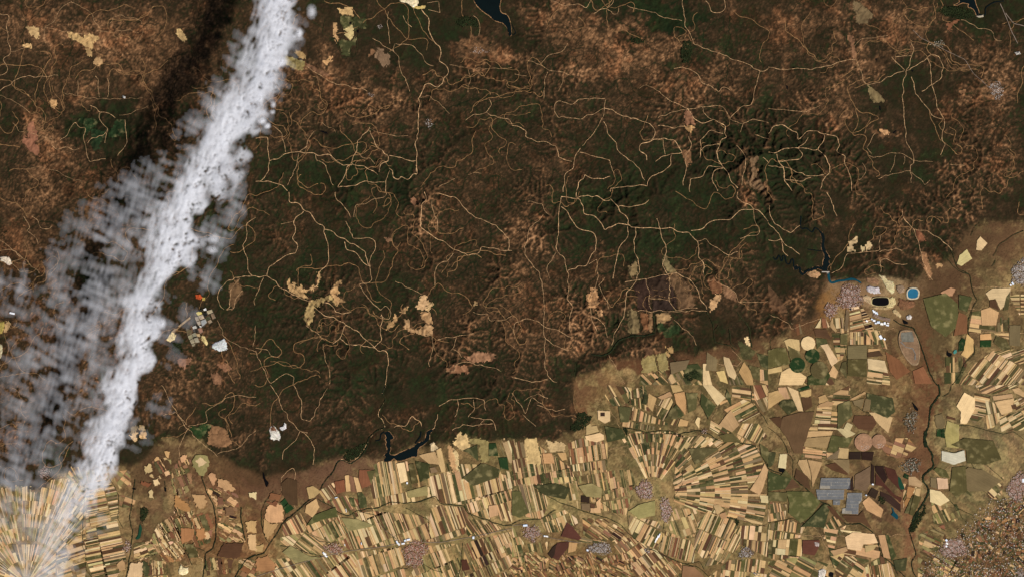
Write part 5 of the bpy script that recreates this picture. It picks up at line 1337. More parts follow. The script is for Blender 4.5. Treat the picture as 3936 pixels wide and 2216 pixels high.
for fi, (c, r, hx, hy, rings, a0, a1, wd, cl, pal) in enumerate(FANS):
    clip = hull(wpoly(c, r, cl)); hub = S2W(TP(c, r, [(hx, hy)]))[0]
    z = .17 + .004 * fi
    for r0, r1 in zip(rings[:-1], rings[1:]):
        r0_, r1_ = r0 / KT / 10, r1 / KT / 10; an = a0; k = None
        while an < a1:
            w = wd * .72 * rr.choice([.5, .6, .8, 1, 1.3, 1.9]); da = math.degrees(w / ((r0 + r1) / 2))
            j0, j1 = rr.uniform(-.12, .12) * (r1_ - r0_), rr.uniform(-.12, .12) * (r1_ - r0_) * 0
            qd = []
            for rad, ag in ((r0_, an), (r1_, an), (r1_, an + da * .96), (r0_, an + da * .96)):
                t = math.radians(ag); qd.append(hub + rad * np.array([math.cos(t), math.sin(t)]))
            cuts = [(0, 1)]
            if rr.random() < .4: m_ = rr.uniform(.3, .7); cuts = [(0, m_ - .004), (m_ + .004, 1)]
            for t0, t1 in cuts:
                q2 = [qd[0] + (qd[1] - qd[0]) * t0, qd[0] + (qd[1] - qd[0]) * t1, qd[3] + (qd[2] - qd[3]) * t1, qd[3] + (qd[2] - qd[3]) * t0]
                if rr.random() > .14: k = add_strip(q2, clip, pal, math.radians(an), z, k)
            an += da
print('strips', len(GEN), 'hand', len(HAND))

def field_uv(p, ang):
    d = np.array([math.cos(ang), math.sin(ang)]); return np.stack([p @ d, p @ np.array([-d[1], d[0]])], 1)
def field_col(k, seed):
    r_ = np.random.default_rng(seed); c = PAL[k] * (1 + .10 * r_.standard_normal()) * (1 + .04 * r_.standard_normal(3)); return c.clip(.01, .9)
def draped(p, col, dz, uvang, k_=''):
    """a patch that follows the hills: ground cells inside the outline, lifted, with a skirt"""
    a, b = p.min(0) - DF, p.max(0) + DF
    i0, i1 = int((a[0] - X0) / DF), int((b[0] - X0) / DF) + 2; j0, j1 = int((a[1] - Y0) / DF), int((b[1] - Y0) / DF) + 2
    i0, j0 = max(i0, 0), max(j0, 0); i1, j1 = min(i1, fx_ - 1), min(j1, fy_ - 1)
    xs, ys = GX[j0:j1, i0:i1], GY[j0:j1, i0:i1]
    wig = .35 * n3[j0:j1, i0:i1] + .12 * n4[j0:j1, i0:i1]
    ins = inpoly(xs + DF / 2 + wig, ys + DF / 2 - wig, p)[:-1, :-1] & (wf[j0:j1, i0:i1][:-1, :-1] < .3)
    jj, iq = np.nonzero(ins)
    if len(jj) < 6: return None
    w_ = i1 - i0
    f = np.stack([jj * w_ + iq, jj * w_ + iq + 1, (jj + 1) * w_ + iq + 1, (jj + 1) * w_ + iq], 1)
    uq, inv = np.unique(f.ravel(), return_inverse=True)
    vx, vy, vz = xs.ravel()[uq], ys.ravel()[uq], Hf[j0:j1, i0:i1].ravel()[uq] + dz
    cc = np.tile(col, (len(uq), 1)) * (1 + .16 * n2[j0:j1, i0:i1].ravel()[uq] + .10 * ridge[j0:j1, i0:i1].ravel()[uq] - .75 * (val[j0:j1, i0:i1].ravel()[uq] - .2))[:, None].clip(.25, 1.5)
    kk = 0.0 if k_ == 'K' else .22
    cc = cc * (1 - kk) + kk * C[j0:j1, i0:i1].reshape(-1, 3)[uq]
    mb = MB(); P2 = np.stack([vx, vy], 1)
    mb.quads(np.stack([vx, vy, vz], 1), inv.reshape(-1, 4), cc, field_uv(P2, uvang))
    return mb
def pick_mat(k): return M_GREENF if k in 'OGNV' else M_FIELD
SKIP = {}
FO = []   # (object, polygon, code, hand?)
for hi, (p, k) in enumerate(HAND):
    c = p.mean(0); col = field_col(k, hi)
    e = np.roll(p, -1, 0) - p; L_ = np.hypot(*e.T); e0 = e[L_.argmax()]; ang = math.atan2(e0[1], e0[0])
    onplain = HZ(p[:, 0], p[:, 1]).max() < .02 and HZ(*c) < .02
    if onplain:
        mb = MB(); z = .24 + .0007 * hi; sw = p[:, 0].mean() < -88; p_ = ragged(p, .22 if sw else .045, hi) if k not in 'KN' else p; mb.slab(p_, 0.0, z, col, field_uv(p_, ang)); cz = 0
    else:
        mb = draped(p, col, .09 + .0004 * (hi % 60), ang, k); cz = float(HZ(*c))
        if mb is None: continue
    nm = "crop_field" if k in 'TLPOGNVYBSU' else ("plantation" if k in 'KMF' else "bare_field")
    if not inframe(p) and not ((abs(p[:, 0]) < 196) & (abs(p[:, 1]) < 110)).any(): continue
    o = mb.build(nm, pick_mat(k), None, (c[0], c[1], cz))
    FO.append((o, p, k, True))
vis = [g for g in GEN if inframe(g[0])]
vis.sort(key=lambda g: -area(g[0]))
NF = 300 - sum(1 for f in FO if f[0].name.startswith("crop_field"))
print('hand objects', len(FO), 'individual strips', NF)
ids = set(id(g) for g in vis[:NF])
rest = MB(); rest_g = MB()
for gi, g in enumerate(GEN):
    p, k, ang, z = g
    if HZ(*p.mean(0)) > .1 or HZ(p[:, 0], p[:, 1]).max() > .3: continue
    col = field_col(k, 5000 + gi)
    if id(g) in ids:
        c = p.mean(0); mb = MB(); mb.slab(p, 0.0, z, col, field_uv(p, ang))
        FO.append((mb.build("crop_field", pick_mat(k), None, (c[0], c[1], 0)), p, k, False))
    else:
        (rest_g if k in 'OGNV' else rest).slab(p, 0.0, z, col, field_uv(p, ang))
o = rest.build("small_stubble_strips", M_FIELD); tag(o, "countless small tan and brown strip fields between the larger ones", "farmland", None, 'stuff')
o = rest_g.build("small_green_strips", M_GREENF); tag(o, "countless small olive strip fields between the larger ones", "farmland", None, 'stuff')
# labels: colour, shape, and rank by distance from the nearest named place
info = []
for o, p, k, hnd in FO:
    c = p.mean(0); e = p - c; cov = np.linalg.eigvalsh(np.cov(e.T)); el = math.sqrt(cov[1] / max(cov[0], 1e-6)); ar = area(p)
    shp = "long narrow " if el > 5 else ("oblong " if el > 2.3 else ("broad " if ar > 28 else "compact "))
    j = min(range(len(LM)), key=lambda q_: np.hypot(*(c - LM[q_][1]))); dist = np.hypot(*(c - LM[j][1]))
    what = dict(crop_field="field", plantation="plantation plot", bare_field="clearing")[o.name.split('.')[0]]
    cat = dict(crop_field="field", plantation="plantation", bare_field="clearing")[o.name.split('.')[0]]
    info.append([o, shp + CNAME[k] + " " + what, compass(c - LM[j][1]), LM[j][0], dist, cat])
from collections import defaultdict
dd = defaultdict(list)
for q_ in info: dd[(q_[1], q_[2], q_[3])].append(q_)
seen = set()
for key, lst in dd.items():
    lst.sort(key=lambda q_: q_[4])
    for i, q_ in enumerate(lst):
        rk = ORD[i] if i < len(ORD) else "farthest "
        lb = (rk + q_[1] + " " + ("" if i == 0 and len(lst) == 1 else "") + q_[2] + " of " + q_[3]) if i else ((("nearest " if len(lst) > 1 else "") + q_[1]) + " " + q_[2] + " of " + q_[3])
        tag(q_[0], lb, q_[5], {"field": "crop fields of the plain", "plantation": "dark plantation plots", "clearing": "bare clearings and red-brown plots"}[q_[5]], 'thing')
# ---------------------------------------------------------------- reservoirs, ponds, lagoons
WLAB = ["dark lake with a ragged shore, at the north edge", "dark forked reservoir at the north edge, in the east", "black branching reservoir between the wood and the strip fields", "dark winding reservoir with a snaking western arm, above its dam",
        "thin blue pool winding below the dam", "small green lagoon east of the plum vineyards", "teal hooked lagoon south of the plum vineyards", "narrow green lake on a brook, far south-west",
        "black pond of two bends below the white quarry", "tiny black pond between brown plots, south-west", "black square-cornered pond at the south edge, east", "black comma-shaped lagoon in the eastern fields", "small pale teal lagoon beside the black comma-shaped one",
        "slender black pond west of the river, above the houses", "small dark hooked pond in the northern wood", "short dark pond under the pale pink triangle, north-east", "slanted tiny black pond beside the pale hilltop village", "tiny black pond south of the north-eastern road star",
        "tiny black pond west of the road star", "small black forked pond on the north-eastern hills", "tiny black pond at the south edge of the mining town", "tiny black pond south of the warehouses", "black irregular pond at the east end of the works",
        "upper tiny black farm pond among the northern green fields", "lower tiny black farm pond among the northern green fields", "tiny black pond at the foot of the red hills", "tiny black pond on the track east of the red plots", "tiny black pond west of the dotted tan plots",
        "tiny black pond beside the mottled south-western hills", "tiny black pond with a white bank, north-west", "dark rectangular irrigation pond beside the pale cream field"]
WM = dict(dark=M_WATER, teal=M_TEAL, green=M_GREENW, black=M_BLACK, tealp=water_mat("pale_teal_water", (70, 130, 118)))
for i, (m, nm, p) in enumerate(WP):
    c = p.mean(0); a = area(p)
    q_ = wiggle(np.concatenate([p, p[:1]]), .05 if a < 4 else .12, 3000 + i, .3)[:-1] if a > 3 else p
    mb = MB(); z = .12 if HZ(*c) > -.01 and plain[int((c[1] - Y0) / DS).__index__() if -148 < c[1] < 148 else 0, int((c[0] - X0) / DS)] else .06
    z = .34 + .001 * i if plain[min(max(int((c[1] - Y0) / DS), 0), ny - 1), min(max(int((c[0] - X0) / DS), 0), nx - 1)] else .07
    mb.poly(np.c_[q_, np.full(len(q_), z)] if np.sum(q_[:, 0] * np.roll(q_[:, 1], -1) - np.roll(q_[:, 0], -1) * q_[:, 1]) > 0 else np.c_[q_[::-1], np.full(len(q_), z)], (1, 1, 1))
    o = mb.build(nm, WM[m], None, (c[0], c[1], 0)); tag(o, WLAB[i], "reservoir" if nm == 'reservoir' else ("stream" if nm == 'stream_reach' else "pond"), "waters of the valley")
    for ai, (aw, apl, ak) in enumerate(ARM):
        if ak == i:
            ab = MB(); ribbon(ab, wiggle(apl, .05, 70 + ai, .3), aw, z + .01 + .002 * ai, 0, (1, 1, 1), ai, .2)
            ab.build("arm", WM[m], o)
    # pale drawn-down shore
    if a > 6 and m == 'dark':
        sh = MB(); ribbon(sh, np.concatenate([q_, q_[:1]]), .22, None, .10, lin((150, 112, 76)), i, .5)
        s_ = sh.build("shore", M_TRACK, o); 
# dam
dm = MB(); a, b = S2W(TP(3, 1, [(405, 600)]))[0], S2W(TP(3, 1, [(462, 600)]))[0]
ang = math.atan2(b[1] - a[1], b[0] - a[0]); m_ = (a + b) / 2
dm.box(0, 0, 0, np.hypot(*(b - a)), .35, .5, lin((175, 165, 150)), ang)
de = empty("dam", (m_[0], m_[1], .05)); tag(de, "pale straight dam closing the winding reservoir", "dam")
d1 = dm.build("dam_wall", M_BUILT, de); d1.location = (0, 0, 0)
dm = MB(); dm.box(.8, -.42, 0, .7, .45, .3, lin((140, 132, 120)), ang); d2 = dm.build("spillway", M_BUILT, de); d2.location = (0, 0, 0)

# ---------------------------------------------------------------- pit lake and tailings pond, each with its bank
def blob(c, rx, ry, n, seed, amp=.08, pw=2.0):
    r_ = np.random.default_rng(seed); t = np.linspace(0, 2 * np.pi, n, endpoint=False)
    k = 1 + amp * sum(np.sin(m * t + r_.uniform(0, 6)) / m for m in (2, 3, 5, 7))
    cx = np.sign(np.cos(t)) * np.abs(np.cos(t)) ** (2 / pw); sy = np.sign(np.sin(t)) * np.abs(np.sin(t)) ** (2 / pw)
    return np.stack([c[0] + rx * k * cx, c[1] + ry * k * sy], 1)
def bank(inner, outer, zi, zo, ztop, col):
    n = len(inner); mid = inner * .45 + outer * .55
    v = np.concatenate([np.c_[inner, np.full(n, zi)], np.c_[mid, np.full(n, ztop)], np.c_[outer, np.full(n, zo)]]); i = np.arange(n); j = (i + 1) % n
    f = np.concatenate([np.stack([i, i + n, j + n, j], 1), np.stack([i + n, i + 2 * n, j + 2 * n, j + n], 1)])
    mb = MB(); c = np.tile(col, (3 * n, 1)) * np.random.default_rng(3).uniform(.8, 1.15, (3 * n, 1)); mb.quads(v, f, c); return mb
def pond_with_bank(name, label, cat, c, rx, ry, wmat, bcol, bw, seed, pw=2.0, base=.36):
    e = empty(name, (c[0], c[1], base)); tag(e, label, cat)
    i_ = blob((0, 0), rx, ry, 60, seed, .06, pw); o_ = i_ * (1 + bw)
    b_ = bank(i_, o_, .0, -.1, .35, bcol).build("embankment", M_SPOIL, e); b_.location = (0, 0, 0)
    mb = MB(); mb.poly(np.c_[i_ * 1.02, np.full(60, .05)], (1, 1, 1)); w_ = mb.build("water", wmat, e); w_.location = (0, 0, 0)
    return e
def tp(c, r, x, y): return S2W(TP(c, r, [(x, y)]))[0]
zt = float(HZ(*tp(3, 1, 1092, 762)))
pond_with_bank("tailings_pond", "bright blue round pond with a pale bank, east of the black pit lake", "pond", tp(3, 1, 1092, 762), 2.0, 1.78, M_BLUE, lin((205, 190, 160)), .30, 4, 2.6, zt + .36)
pond_with_bank("pit_lake", "black oblong pit lake ringed by pale mine terraces", "pit lake", tp(3, 1, 848, 822), 3.3, 1.55, M_BLACK, lin((200, 180, 130)), .16, 5, 3.2, float(HZ(*tp(3, 1, 848, 822))) + .36)
# ringed earthworks: low mounds of concentric orange rings
def ringed(name, label, cat, c, rad, nr, grp):
    e = empty(name, (c[0], c[1], .3)); tag(e, label, cat, grp)
    n = 56; t = np.linspace(0, 2 * np.pi, n, endpoint=False); mb = MB(); rs = np.linspace(.0, rad, nr * 2 + 1)[1:]
    V_, F_, Cc = [], [], []
    for k, r_ in enumerate(rs):
        V_.append(np.c_[r_ * np.cos(t), r_ * np.sin(t), np.full(n, .10 + .12 * (k % 2) + .25 * (1 - r_ / rad))])
        Cc.append(np.tile(lin((134, 96, 70)) if k % 2 else lin((172, 136, 106)), (n, 1)))
    i = np.arange(n); j = (i + 1) % n
    for k in range(len(rs) - 1): F_.append(np.stack([i + k * n, i + (k + 1) * n, j + (k + 1) * n, j + k * n], 1))
    mb.quads(np.concatenate(V_), np.concatenate(F_), np.concatenate(Cc)); o = mb.build("ring_terraces", M_SPOIL, e); o.location = (0, 0, 0)
    mb = MB(); mb.poly(np.c_[V_[0][:, 0], V_[0][:, 1], np.full(n, .34)], lin((190, 140, 100))); o = mb.build("centre_mound", M_SPOIL, e); o.location = (0, 0, 0)
    r2 = np.random.default_rng(int(rad * 100))
    for _ in range(26):
        a_, d_ = r2.uniform(0, 2 * np.pi), rad * math.sqrt(r2.random()) * .5
        mb = MB(); mb.box(.15 * rad + d_ * math.cos(a_), -.55 * rad + d_ * math.sin(a_) * .7, .2, .15, .12, .2, lin((220, 205, 190)), a_, .04, lin((214, 196, 180)))
        o = mb.build("hut", M_BUILT, e); o.location = (0, 0, 0)
ringed("ringed_earthwork", "larger round orange earthwork of concentric rings, the western one", "earthwork", tp(3, 2, 720, 432), 3.45, 11, "ringed orange earthworks")
ringed("ringed_earthwork", "smaller round orange earthwork of concentric rings, the eastern one", "earthwork", tp(3, 2, 836, 425), 2.75, 9, "ringed orange earthworks")

# ---------------------------------------------------------------- solar farms: rows of tilted panels on legs
for lb, p, a_ in SOLAR:
    c = p.mean(0); e = empty("solar_farm", (c[0], c[1], .3)); tag(e, "grey solar farm block of tilted panel rows, " + lb, "solar farm", "solar farm blocks west of the plum vineyards")
    q_ = p - c; gm = MB(); gm.slab(q_, -.25, .06, lin((150, 142, 128))); g_ = gm.build("gravel_pad", M_SPOIL, e); g_.location = (0, 0, 0)
    mb = MB(); fr = MB(); r_ = np.random.default_rng(8)
    x0, y0 = q_.min(0); x1, y1 = q_.max(0); y = y0 + .12
    rowi = 0
    x = x0 + .1
    while x < x1 - .05:
        y = y0 + .05
        while y < y1 - .1:
            Ls = min(1.15, y1 - .05 - y)
            if Ls > .2 and inpoly(np.array([x, x]), np.array([y + .05, y + Ls - .05]), q_).all() and r_.random() > .02:
                s_ = .92 + .16 * r_.random(); col = np.array(lin((124, 130, 138))) * s_
                v = [(x - .055, y, .10), (x + .055, y, .16), (x + .055, y + Ls, .16), (x - .055, y + Ls, .10)]
                mb.quads(v, [[0, 1, 2, 3]], col); 
                fr.box(x, y + Ls * .25, .06, .02, .02, .07, lin((90, 90, 92))); fr.box(x, y + Ls * .75, .06, .02, .02, .07, lin((90, 90, 92)))
            y += Ls + .10
        x += .19; rowi += 1
    o = mb.build("panels", M_BUILT, e); o.location = (0, 0, 0); o = fr.build("panel_posts", M_BUILT, e); o.location = (0, 0, 0); o['kind'] = 'stuff'
    for k in range(3):
        mb = MB(); mb.box(.25 * (x1 - x0) * (k - 1) * .3, .12 * (y1 - y0), .06, .16, .09, .16, lin((225, 225, 225)), 0, .03, lin((215, 215, 215)))
        o = mb.build("inverter_hut", M_BUILT, e); o.location = (0, 0, 0)

# ---------------------------------------------------------------- mine dumps, quarries and works
def heap(name, label, cat, p, col, hgt, seed, group=None, var=.2):
    """a low uneven mound over an outline"""
    c = p.mean(0); z0 = float(max(HZ(p[:, 0], p[:, 1]).max() * .6, HZ(*c))) 
    rings_ = 7; n = 44; r_ = np.random.default_rng(seed)
    pc = np.concatenate([p, p[:1]]); d = np.r_[0, np.cumsum(np.hypot(*np.diff(pc, axis=0).T))]; s = np.linspace(0, d[-1], n, endpoint=False)
    o_ = np.stack([np.interp(s, d, pc[:, 0]), np.interp(s, d, pc[:, 1])], 1) - c
    o_ *= (1 + .06 * r_.standard_normal(n))[:, None]
    V_, Cc = [], []
    for k in range(rings_):
        f_ = 1 - k / rings_ * .97; q2 = o_ * f_ + r_.normal(0, .06, (n, 2)) * (k > 0)
        zz = hgt * (1 - f_ ** 2) * .5 + (hgt * .25 * r_.random(n) if k else -.3)
        w2 = q2 + c; V_.append(np.c_[q2, np.maximum(HZ(w2[:, 0], w2[:, 1]) - z0, -z0 * 0 - .5) + .34 * (k > 0) + zz])
        Cc.append(np.tile(col, (n, 1)) * (1 + var * r_.standard_normal((n, 1))).clip(.4, 1.35) * (1 + .05 * r_.standard_normal((n, 3))))
    i = np.arange(n); j = (i + 1) % n; F_ = [np.stack([i + k * n, j + k * n, j + (k + 1) * n, i + (k + 1) * n], 1) for k in range(rings_ - 1)]
    mb = MB(); mb.quads(np.concatenate(V_), np.concatenate(F_), np.concatenate(Cc).clip(.01, .92)); k = (rings_ - 1) * n
    mb.poly(V_[-1], col)
    o = mb.build(name, M_SPOIL); o.location = (c[0], c[1], z0); tag(o, label, cat, group)
    return o
for q_ in [
    ("spoil_heap", "grey-brown stepped ground between the pale ridge and the blue pond", "spoil heap", 3, 1, "965,700 1010,695 1035,720 1030,750 990,765 968,740", (148, 124, 100), .4),
    ("spoil_heap", "cream strip curling south-east from the pit towards the basin", "spoil heap", 3, 1, "935,880 960,870 985,900 1010,930 1000,950 965,925 940,905", (186, 160, 116), .2),
    ("spoil_heap", "pale scraped ground along the south shore of the pit", "spoil heap", 3, 1, "780,862 830,858 905,862 930,880 880,885 800,878", (176, 150, 108), .2),
    ("spoil_heap", "tan works yard south of the long white sheds", "spoil heap", 3, 1, "790,900 840,930 930,950 925,975 850,960 780,930", (134, 112, 96), .15),
    ("spoil_heap", "bare peach ground west of the dam", "spoil heap", 3, 1, "300,600 350,580 385,600 400,620 370,650 320,640 290,620", (176, 136, 96), .2),
    ("spoil_heap", "white and cream mine spoil at the north edge, beside the tracks", "spoil heap", 1, 0, "1075,-40 1225,-40 1222,50 1195,65 1170,50 1140,25 1100,20 1080,8", (215, 196, 160), .5),
    ("spoil_heap", "yellowish spoil tongue below the white northern spoil", "spoil heap", 1, 0, "1165,45 1205,40 1225,60 1260,40 1285,45 1275,68 1215,72 1180,60", (190, 165, 100), .3),
    ("spoil_heap", "long pale spoil ridge north of the black pit lake", "spoil heap", 3, 1, "830,620 880,625 900,660 945,670 955,700 960,760 940,770 900,740 880,700 850,650", (200, 184, 138), .5),
    ("spoil_heap", "whitish lilac spoil between the mining town and the pit", "spoil heap", 3, 1, "738,715 760,700 800,712 840,715 840,740 860,760 820,765 770,760 740,740", (196, 186, 184), .5),
    ("spoil_heap", "brown mound with pale flanks north-west of the pit", "spoil heap", 3, 1, "735,640 800,640 850,670 830,700 770,690 740,670", (138, 104, 76), .5),
    ("spoil_heap", "sandy terrace wrapped around the east of the pit lake", "spoil heap", 3, 1, "915,790 935,780 960,790 965,840 945,870 915,875 880,868 900,858 920,845", (192, 172, 124), .3),
    ("spoil_heap", "cream terrace on the west side of the pit lake", "spoil heap", 3, 1, "700,780 745,770 785,790 780,825 800,860 760,840 715,810", (184, 156, 118), .3),
    ("spoil_heap", "brown dome in the loop road south of the blue pond", "spoil heap", 3, 1, "985,790 1030,810 1110,820 1120,850 1060,880 1010,890 975,850", (122, 86, 60), .6),
    ("spoil_heap", "white heap beside the works, east of the warehouses", "spoil heap", 3, 1, "1040,930 1070,918 1090,935 1075,960 1045,955", (215, 205, 195), .3),
    ("quarry", "white and blue-grey quarry alone in the brown scrub", "quarry", 1, 2, "95,345 105,310 140,305 170,340 190,395 180,415 130,418 100,405 110,370", (205, 198, 184), .3),
    ("quarry", "small white quarry arm north-east of the larger one", "quarry", 1, 2, "175,320 210,310 215,280 228,290 232,325 205,345 185,340", (214, 210, 206), .3),
    ("spoil_heap", "brown-red core inside the white quarry", "spoil heap", 1, 2, "105,320 135,308 155,330 160,350 130,350 108,350", (120, 84, 62), .4),
    ("sand_pit", "bright cream sand pit at the south edge, south-west", "sand pit", 0, 2, "1340,1400 1365,1350 1385,1375 1420,1375 1425,1410 1400,1435 1350,1430", (228, 206, 160), .3),
    ("spoil_heap", "white dump at the west edge under the thin cloud", "spoil heap", 0, 1, "0,485 45,480 80,495 95,540 70,555 40,530 0,515", (214, 196, 172), .4),
    ("spoil_heap", "yellow and olive works dump at the west edge", "spoil heap", 0, 1, "-30,975 35,968 40,1010 20,1060 -30,1080", (170, 150, 80), .4),
    ("spoil_heap", "pale dump cut by the west edge, lowest of three", "spoil heap", 0, 1, "-30,1130 20,1140 25,1190 10,1250 -30,1260", (178, 164, 130), .4),
    ("spoil_heap", "orange-red heap north of the mosaic of works basins", "spoil heap", 0, 1, "1470,770 1510,765 1530,790 1515,810 1475,800", (190, 84, 44), .4),
    ("spoil_heap", "yellow heap beside the orange-red one", "spoil heap", 0, 1, "1525,785 1550,790 1548,815 1525,815", (196, 170, 90), .3),
    ("sand_pit", "large cream heap at the lower end of the long runway strip", "sand pit", 0, 1, "1250,1112 1275,1075 1300,1045 1332,1070 1325,1105 1285,1128", (222, 196, 140), .6),
    ("quarry", "white and bluish settling works east of the basins", "quarry", 0, 1, "1595,1145 1640,1120 1690,1098 1715,1130 1712,1190 1660,1200 1610,1180", (196, 198, 196), .4),
    ("spoil_heap", "yellow-cream sand along the south-east side of the basins", "spoil heap", 0, 1, "1510,1070 1545,1075 1575,1140 1560,1155 1520,1110", (206, 182, 124), .3),
    ("spoil_heap", "tiny white heap beside the black pond, north-west", "spoil heap", 0, 0, "925,722 948,728 945,745 928,740", (225, 222, 215), .2),
    ("spoil_heap", "small whitish depot near the north-east edge", "spoil heap", 3, 0, "1855,395 1895,390 1905,410 1870,418", (200, 192, 180), .2),
    ("spoil_heap", "whitish bank of the far northern reservoir's dam", "spoil heap", 3, 0, "1565,122 1590,115 1610,122 1630,110 1625,130 1590,135", (196, 180, 156), .2),
    ("spoil_heap", "small white patch near the south edge, beside the black pond", "spoil heap", 3, 2, "380,1395 420,1380 440,1400 430,1450 375,1450", (214, 202, 188), .2),
    ("spoil_heap", "white square lot in the plum-brown plot, south-east", "spoil heap", 3, 2, "345,1180 388,1185 385,1220 352,1215", (176, 160, 150), .15),
]:
    nm, lb, ct, c, r, s, rgb, hg = q_
    heap(nm, lb, ct, wpoly(c, r, s), lin(rgb), hg, hash(lb) % 1000 if False else sum(map(ord, lb)) % 997, "pale mine and quarry dumps")
# tailings basin with a raised rim
p = wpoly(3, 1, "1000,1045 1035,1035 1095,1042 1120,1090 1140,1150 1145,1220 1128,1295 1085,1298 1040,1250 1008,1195 985,1130 985,1080")
c = p.mean(0); e = empty("tailings_basin", (c[0], c[1], .3)); tag(e, "drop-shaped grey-brown tailings basin with a pale raised rim", "tailings basin")
q2 = wiggle(np.concatenate([p, p[:1]]), .1, 5, .5)[:-1] - c
if np.sum(q2[:, 0] * np.roll(q2[:, 1], -1) - np.roll(q2[:, 0], -1) * q2[:, 1]) < 0: q2 = q2[::-1]
o = bank(q2 * .93, q2 * 1.05, .05, -.2, .4, lin((150, 124, 94))).build("embankment", M_SPOIL, e); o.location = (0, 0, 0)
mb = MB(); mb.poly(np.c_[q2 * .95, np.full(len(q2), .08)], lin((134, 106, 80))); o = mb.build("settled_floor", M_SPOIL, e); o.location = (0, 0, 0)
t2 = wpoly(3, 1, "1005,1055 1085,1048 1100,1100 1098,1125 1010,1125 1000,1085") - c; mb = MB(); mb.slab(t2, .05, .14, lin((112, 108, 96))); o = mb.build("grey_deposit", M_SPOIL, e); o.location = (0, 0, 0)
mb = MB(); ribbon(mb, wpoly(3, 1, "1000,1125 1040,1165 1090,1175 1110,1215 1110,1260") - c, .35, .2, 0, lin((128, 126, 120)), 3); o = mb.build("grey_channel", M_SPOIL, e); o.location = (0, 0, 0)

# settling basins of the western works: a mosaic of shallow boxes, each its own basin
bs = [("1480,905 1515,890 1530,915 1495,930", (196, 178, 96)), ("1500,888 1535,876 1542,890 1508,902", (40, 38, 30)), ("1535,880 1556,868 1563,888 1540,892", (222, 220, 214)), ("1497,932 1530,918 1548,950 1512,962", (168, 150, 128)),
      ("1532,915 1560,902 1570,925 1544,938", (30, 30, 26)), ("1560,892 1600,880 1610,905 1572,918", (160, 146, 116)), ("1470,938 1495,934 1510,965 1482,972", (150, 136, 118)), ("1548,945 1580,930 1592,952 1560,966", (62, 64, 44)),
      ("1484,975 1512,966 1522,990 1500,1004", (172, 158, 140)), ("1515,966 1552,952 1566,980 1528,1010", (150, 152, 150)), ("1568,968 1592,956 1604,976 1580,990", (140, 120, 96)), ("1592,915 1614,908 1630,945 1606,955", (128, 106, 84)),
      ("1452,1012 1480,1000 1492,1022 1464,1034", (178, 176, 168)), ("1482,1002 1505,1000 1512,1018 1494,1024", (34, 32, 28)), ("1466,1036 1490,1026 1502,1050 1480,1062", (40, 36, 30)), ("1494,1026 1520,1016 1538,1050 1512,1062", (150, 110, 90)),
      ("1504,1000 1528,1010 1522,1016 1512,1018", (206, 204, 196)), ("1480,1064 1510,1064 1512,1090 1490,1084", (176, 150, 110)), ("1418,1082 1448,1066 1462,1096 1432,1112", (146, 138, 108)), ("1450,1064 1478,1052 1492,1086 1464,1096", (140, 134, 112)),
      ("1433,1114 1462,1098 1476,1130 1448,1144", (154, 142, 116)), ("1464,1098 1494,1088 1510,1126 1478,1132", (150, 140, 118)), ("1448,1146 1478,1134 1470,1156 1456,1160", (142, 130, 104)), ("1406,1020 1450,1040 1446,1062 1416,1078", (96, 84, 60))]
adj = {(196, 178, 96): "yellow", (40, 38, 30): "black", (222, 220, 214): "white"}
def shade(c):
    l = sum(c) / 3
    if max(c) - min(c) > 60 and c[0] > c[2] + 50: return "yellowish"
    return "black" if l < 45 else ("dark olive" if l < 90 else ("tan" if c[0] > c[2] + 22 else "light grey"))
cells = []
for s, rgb in bs:
    p = wpoly(0, 1, s); cells.append((p, rgb))
cen = np.array([p.mean(0) for p, _ in cells]); cc_ = cen.mean(0)
names = ["northernmost", "second from the north", "third from the north", "fourth from the north", "fifth from the north", "sixth from the north", "seventh from the north", "eighth from the north", "ninth from the north", "tenth from the north", "eleventh from the north", "twelfth from the north", "thirteenth from the north"]
bysh = defaultdict(list)
for i, (p, rgb) in enumerate(cells): bysh[shade(rgb)].append(i)
for sh_, l_ in bysh.items():
    l_.sort(key=lambda i: -cen[i][1])
    for rk, i in enumerate(l_):
        p, rgb = cells[i]; c = cen[i]; z = float(HZ(*c)) + .3
        e = empty("settling_basin", (c[0], c[1], z)); tag(e, f"{sh_} settling basin of the western works, {names[rk]}", "basin", "settling basins of the western works")
        mb = MB(); mb.slab((p - c) * .93, -1.0, .02, lin(rgb)); o = mb.build("basin_floor", M_SPOIL, e); o.location = (0, 0, 0)
        b_ = p - c
        if np.sum(b_[:, 0] * np.roll(b_[:, 1], -1) - np.roll(b_[:, 0], -1) * b_[:, 1]) < 0: b_ = b_[::-1]
        o = bank(b_ * .92, b_ * 1.0, .0, -.6, .12, lin((150, 136, 116))).build("dyke", M_SPOIL, e); o.location = (0, 0, 0)
a, b = tp(0, 1, 1300, 1052), tp(0, 1, 1437, 942)
m_ = (a + b) / 2; mb = MB(); mb.box(0, 0, -.6, np.hypot(*(b - a)), .75, .62 + .3, lin((148, 122, 92)), math.atan2(b[1] - a[1], b[0] - a[0])); mb.box(0, 0, -.6, np.hypot(*(b - a)) * .98, .18, .66 + .3, lin((176, 150, 112)), math.atan2(b[1] - a[1], b[0] - a[0]))
o = mb.build("conveyor_strip", M_SPOIL); o.location = (m_[0], m_[1], float(max(HZ(*a), HZ(*b), HZ(*m_)))); tag(o, "long straight brown strip running down to the cream heap", "conveyor strip")

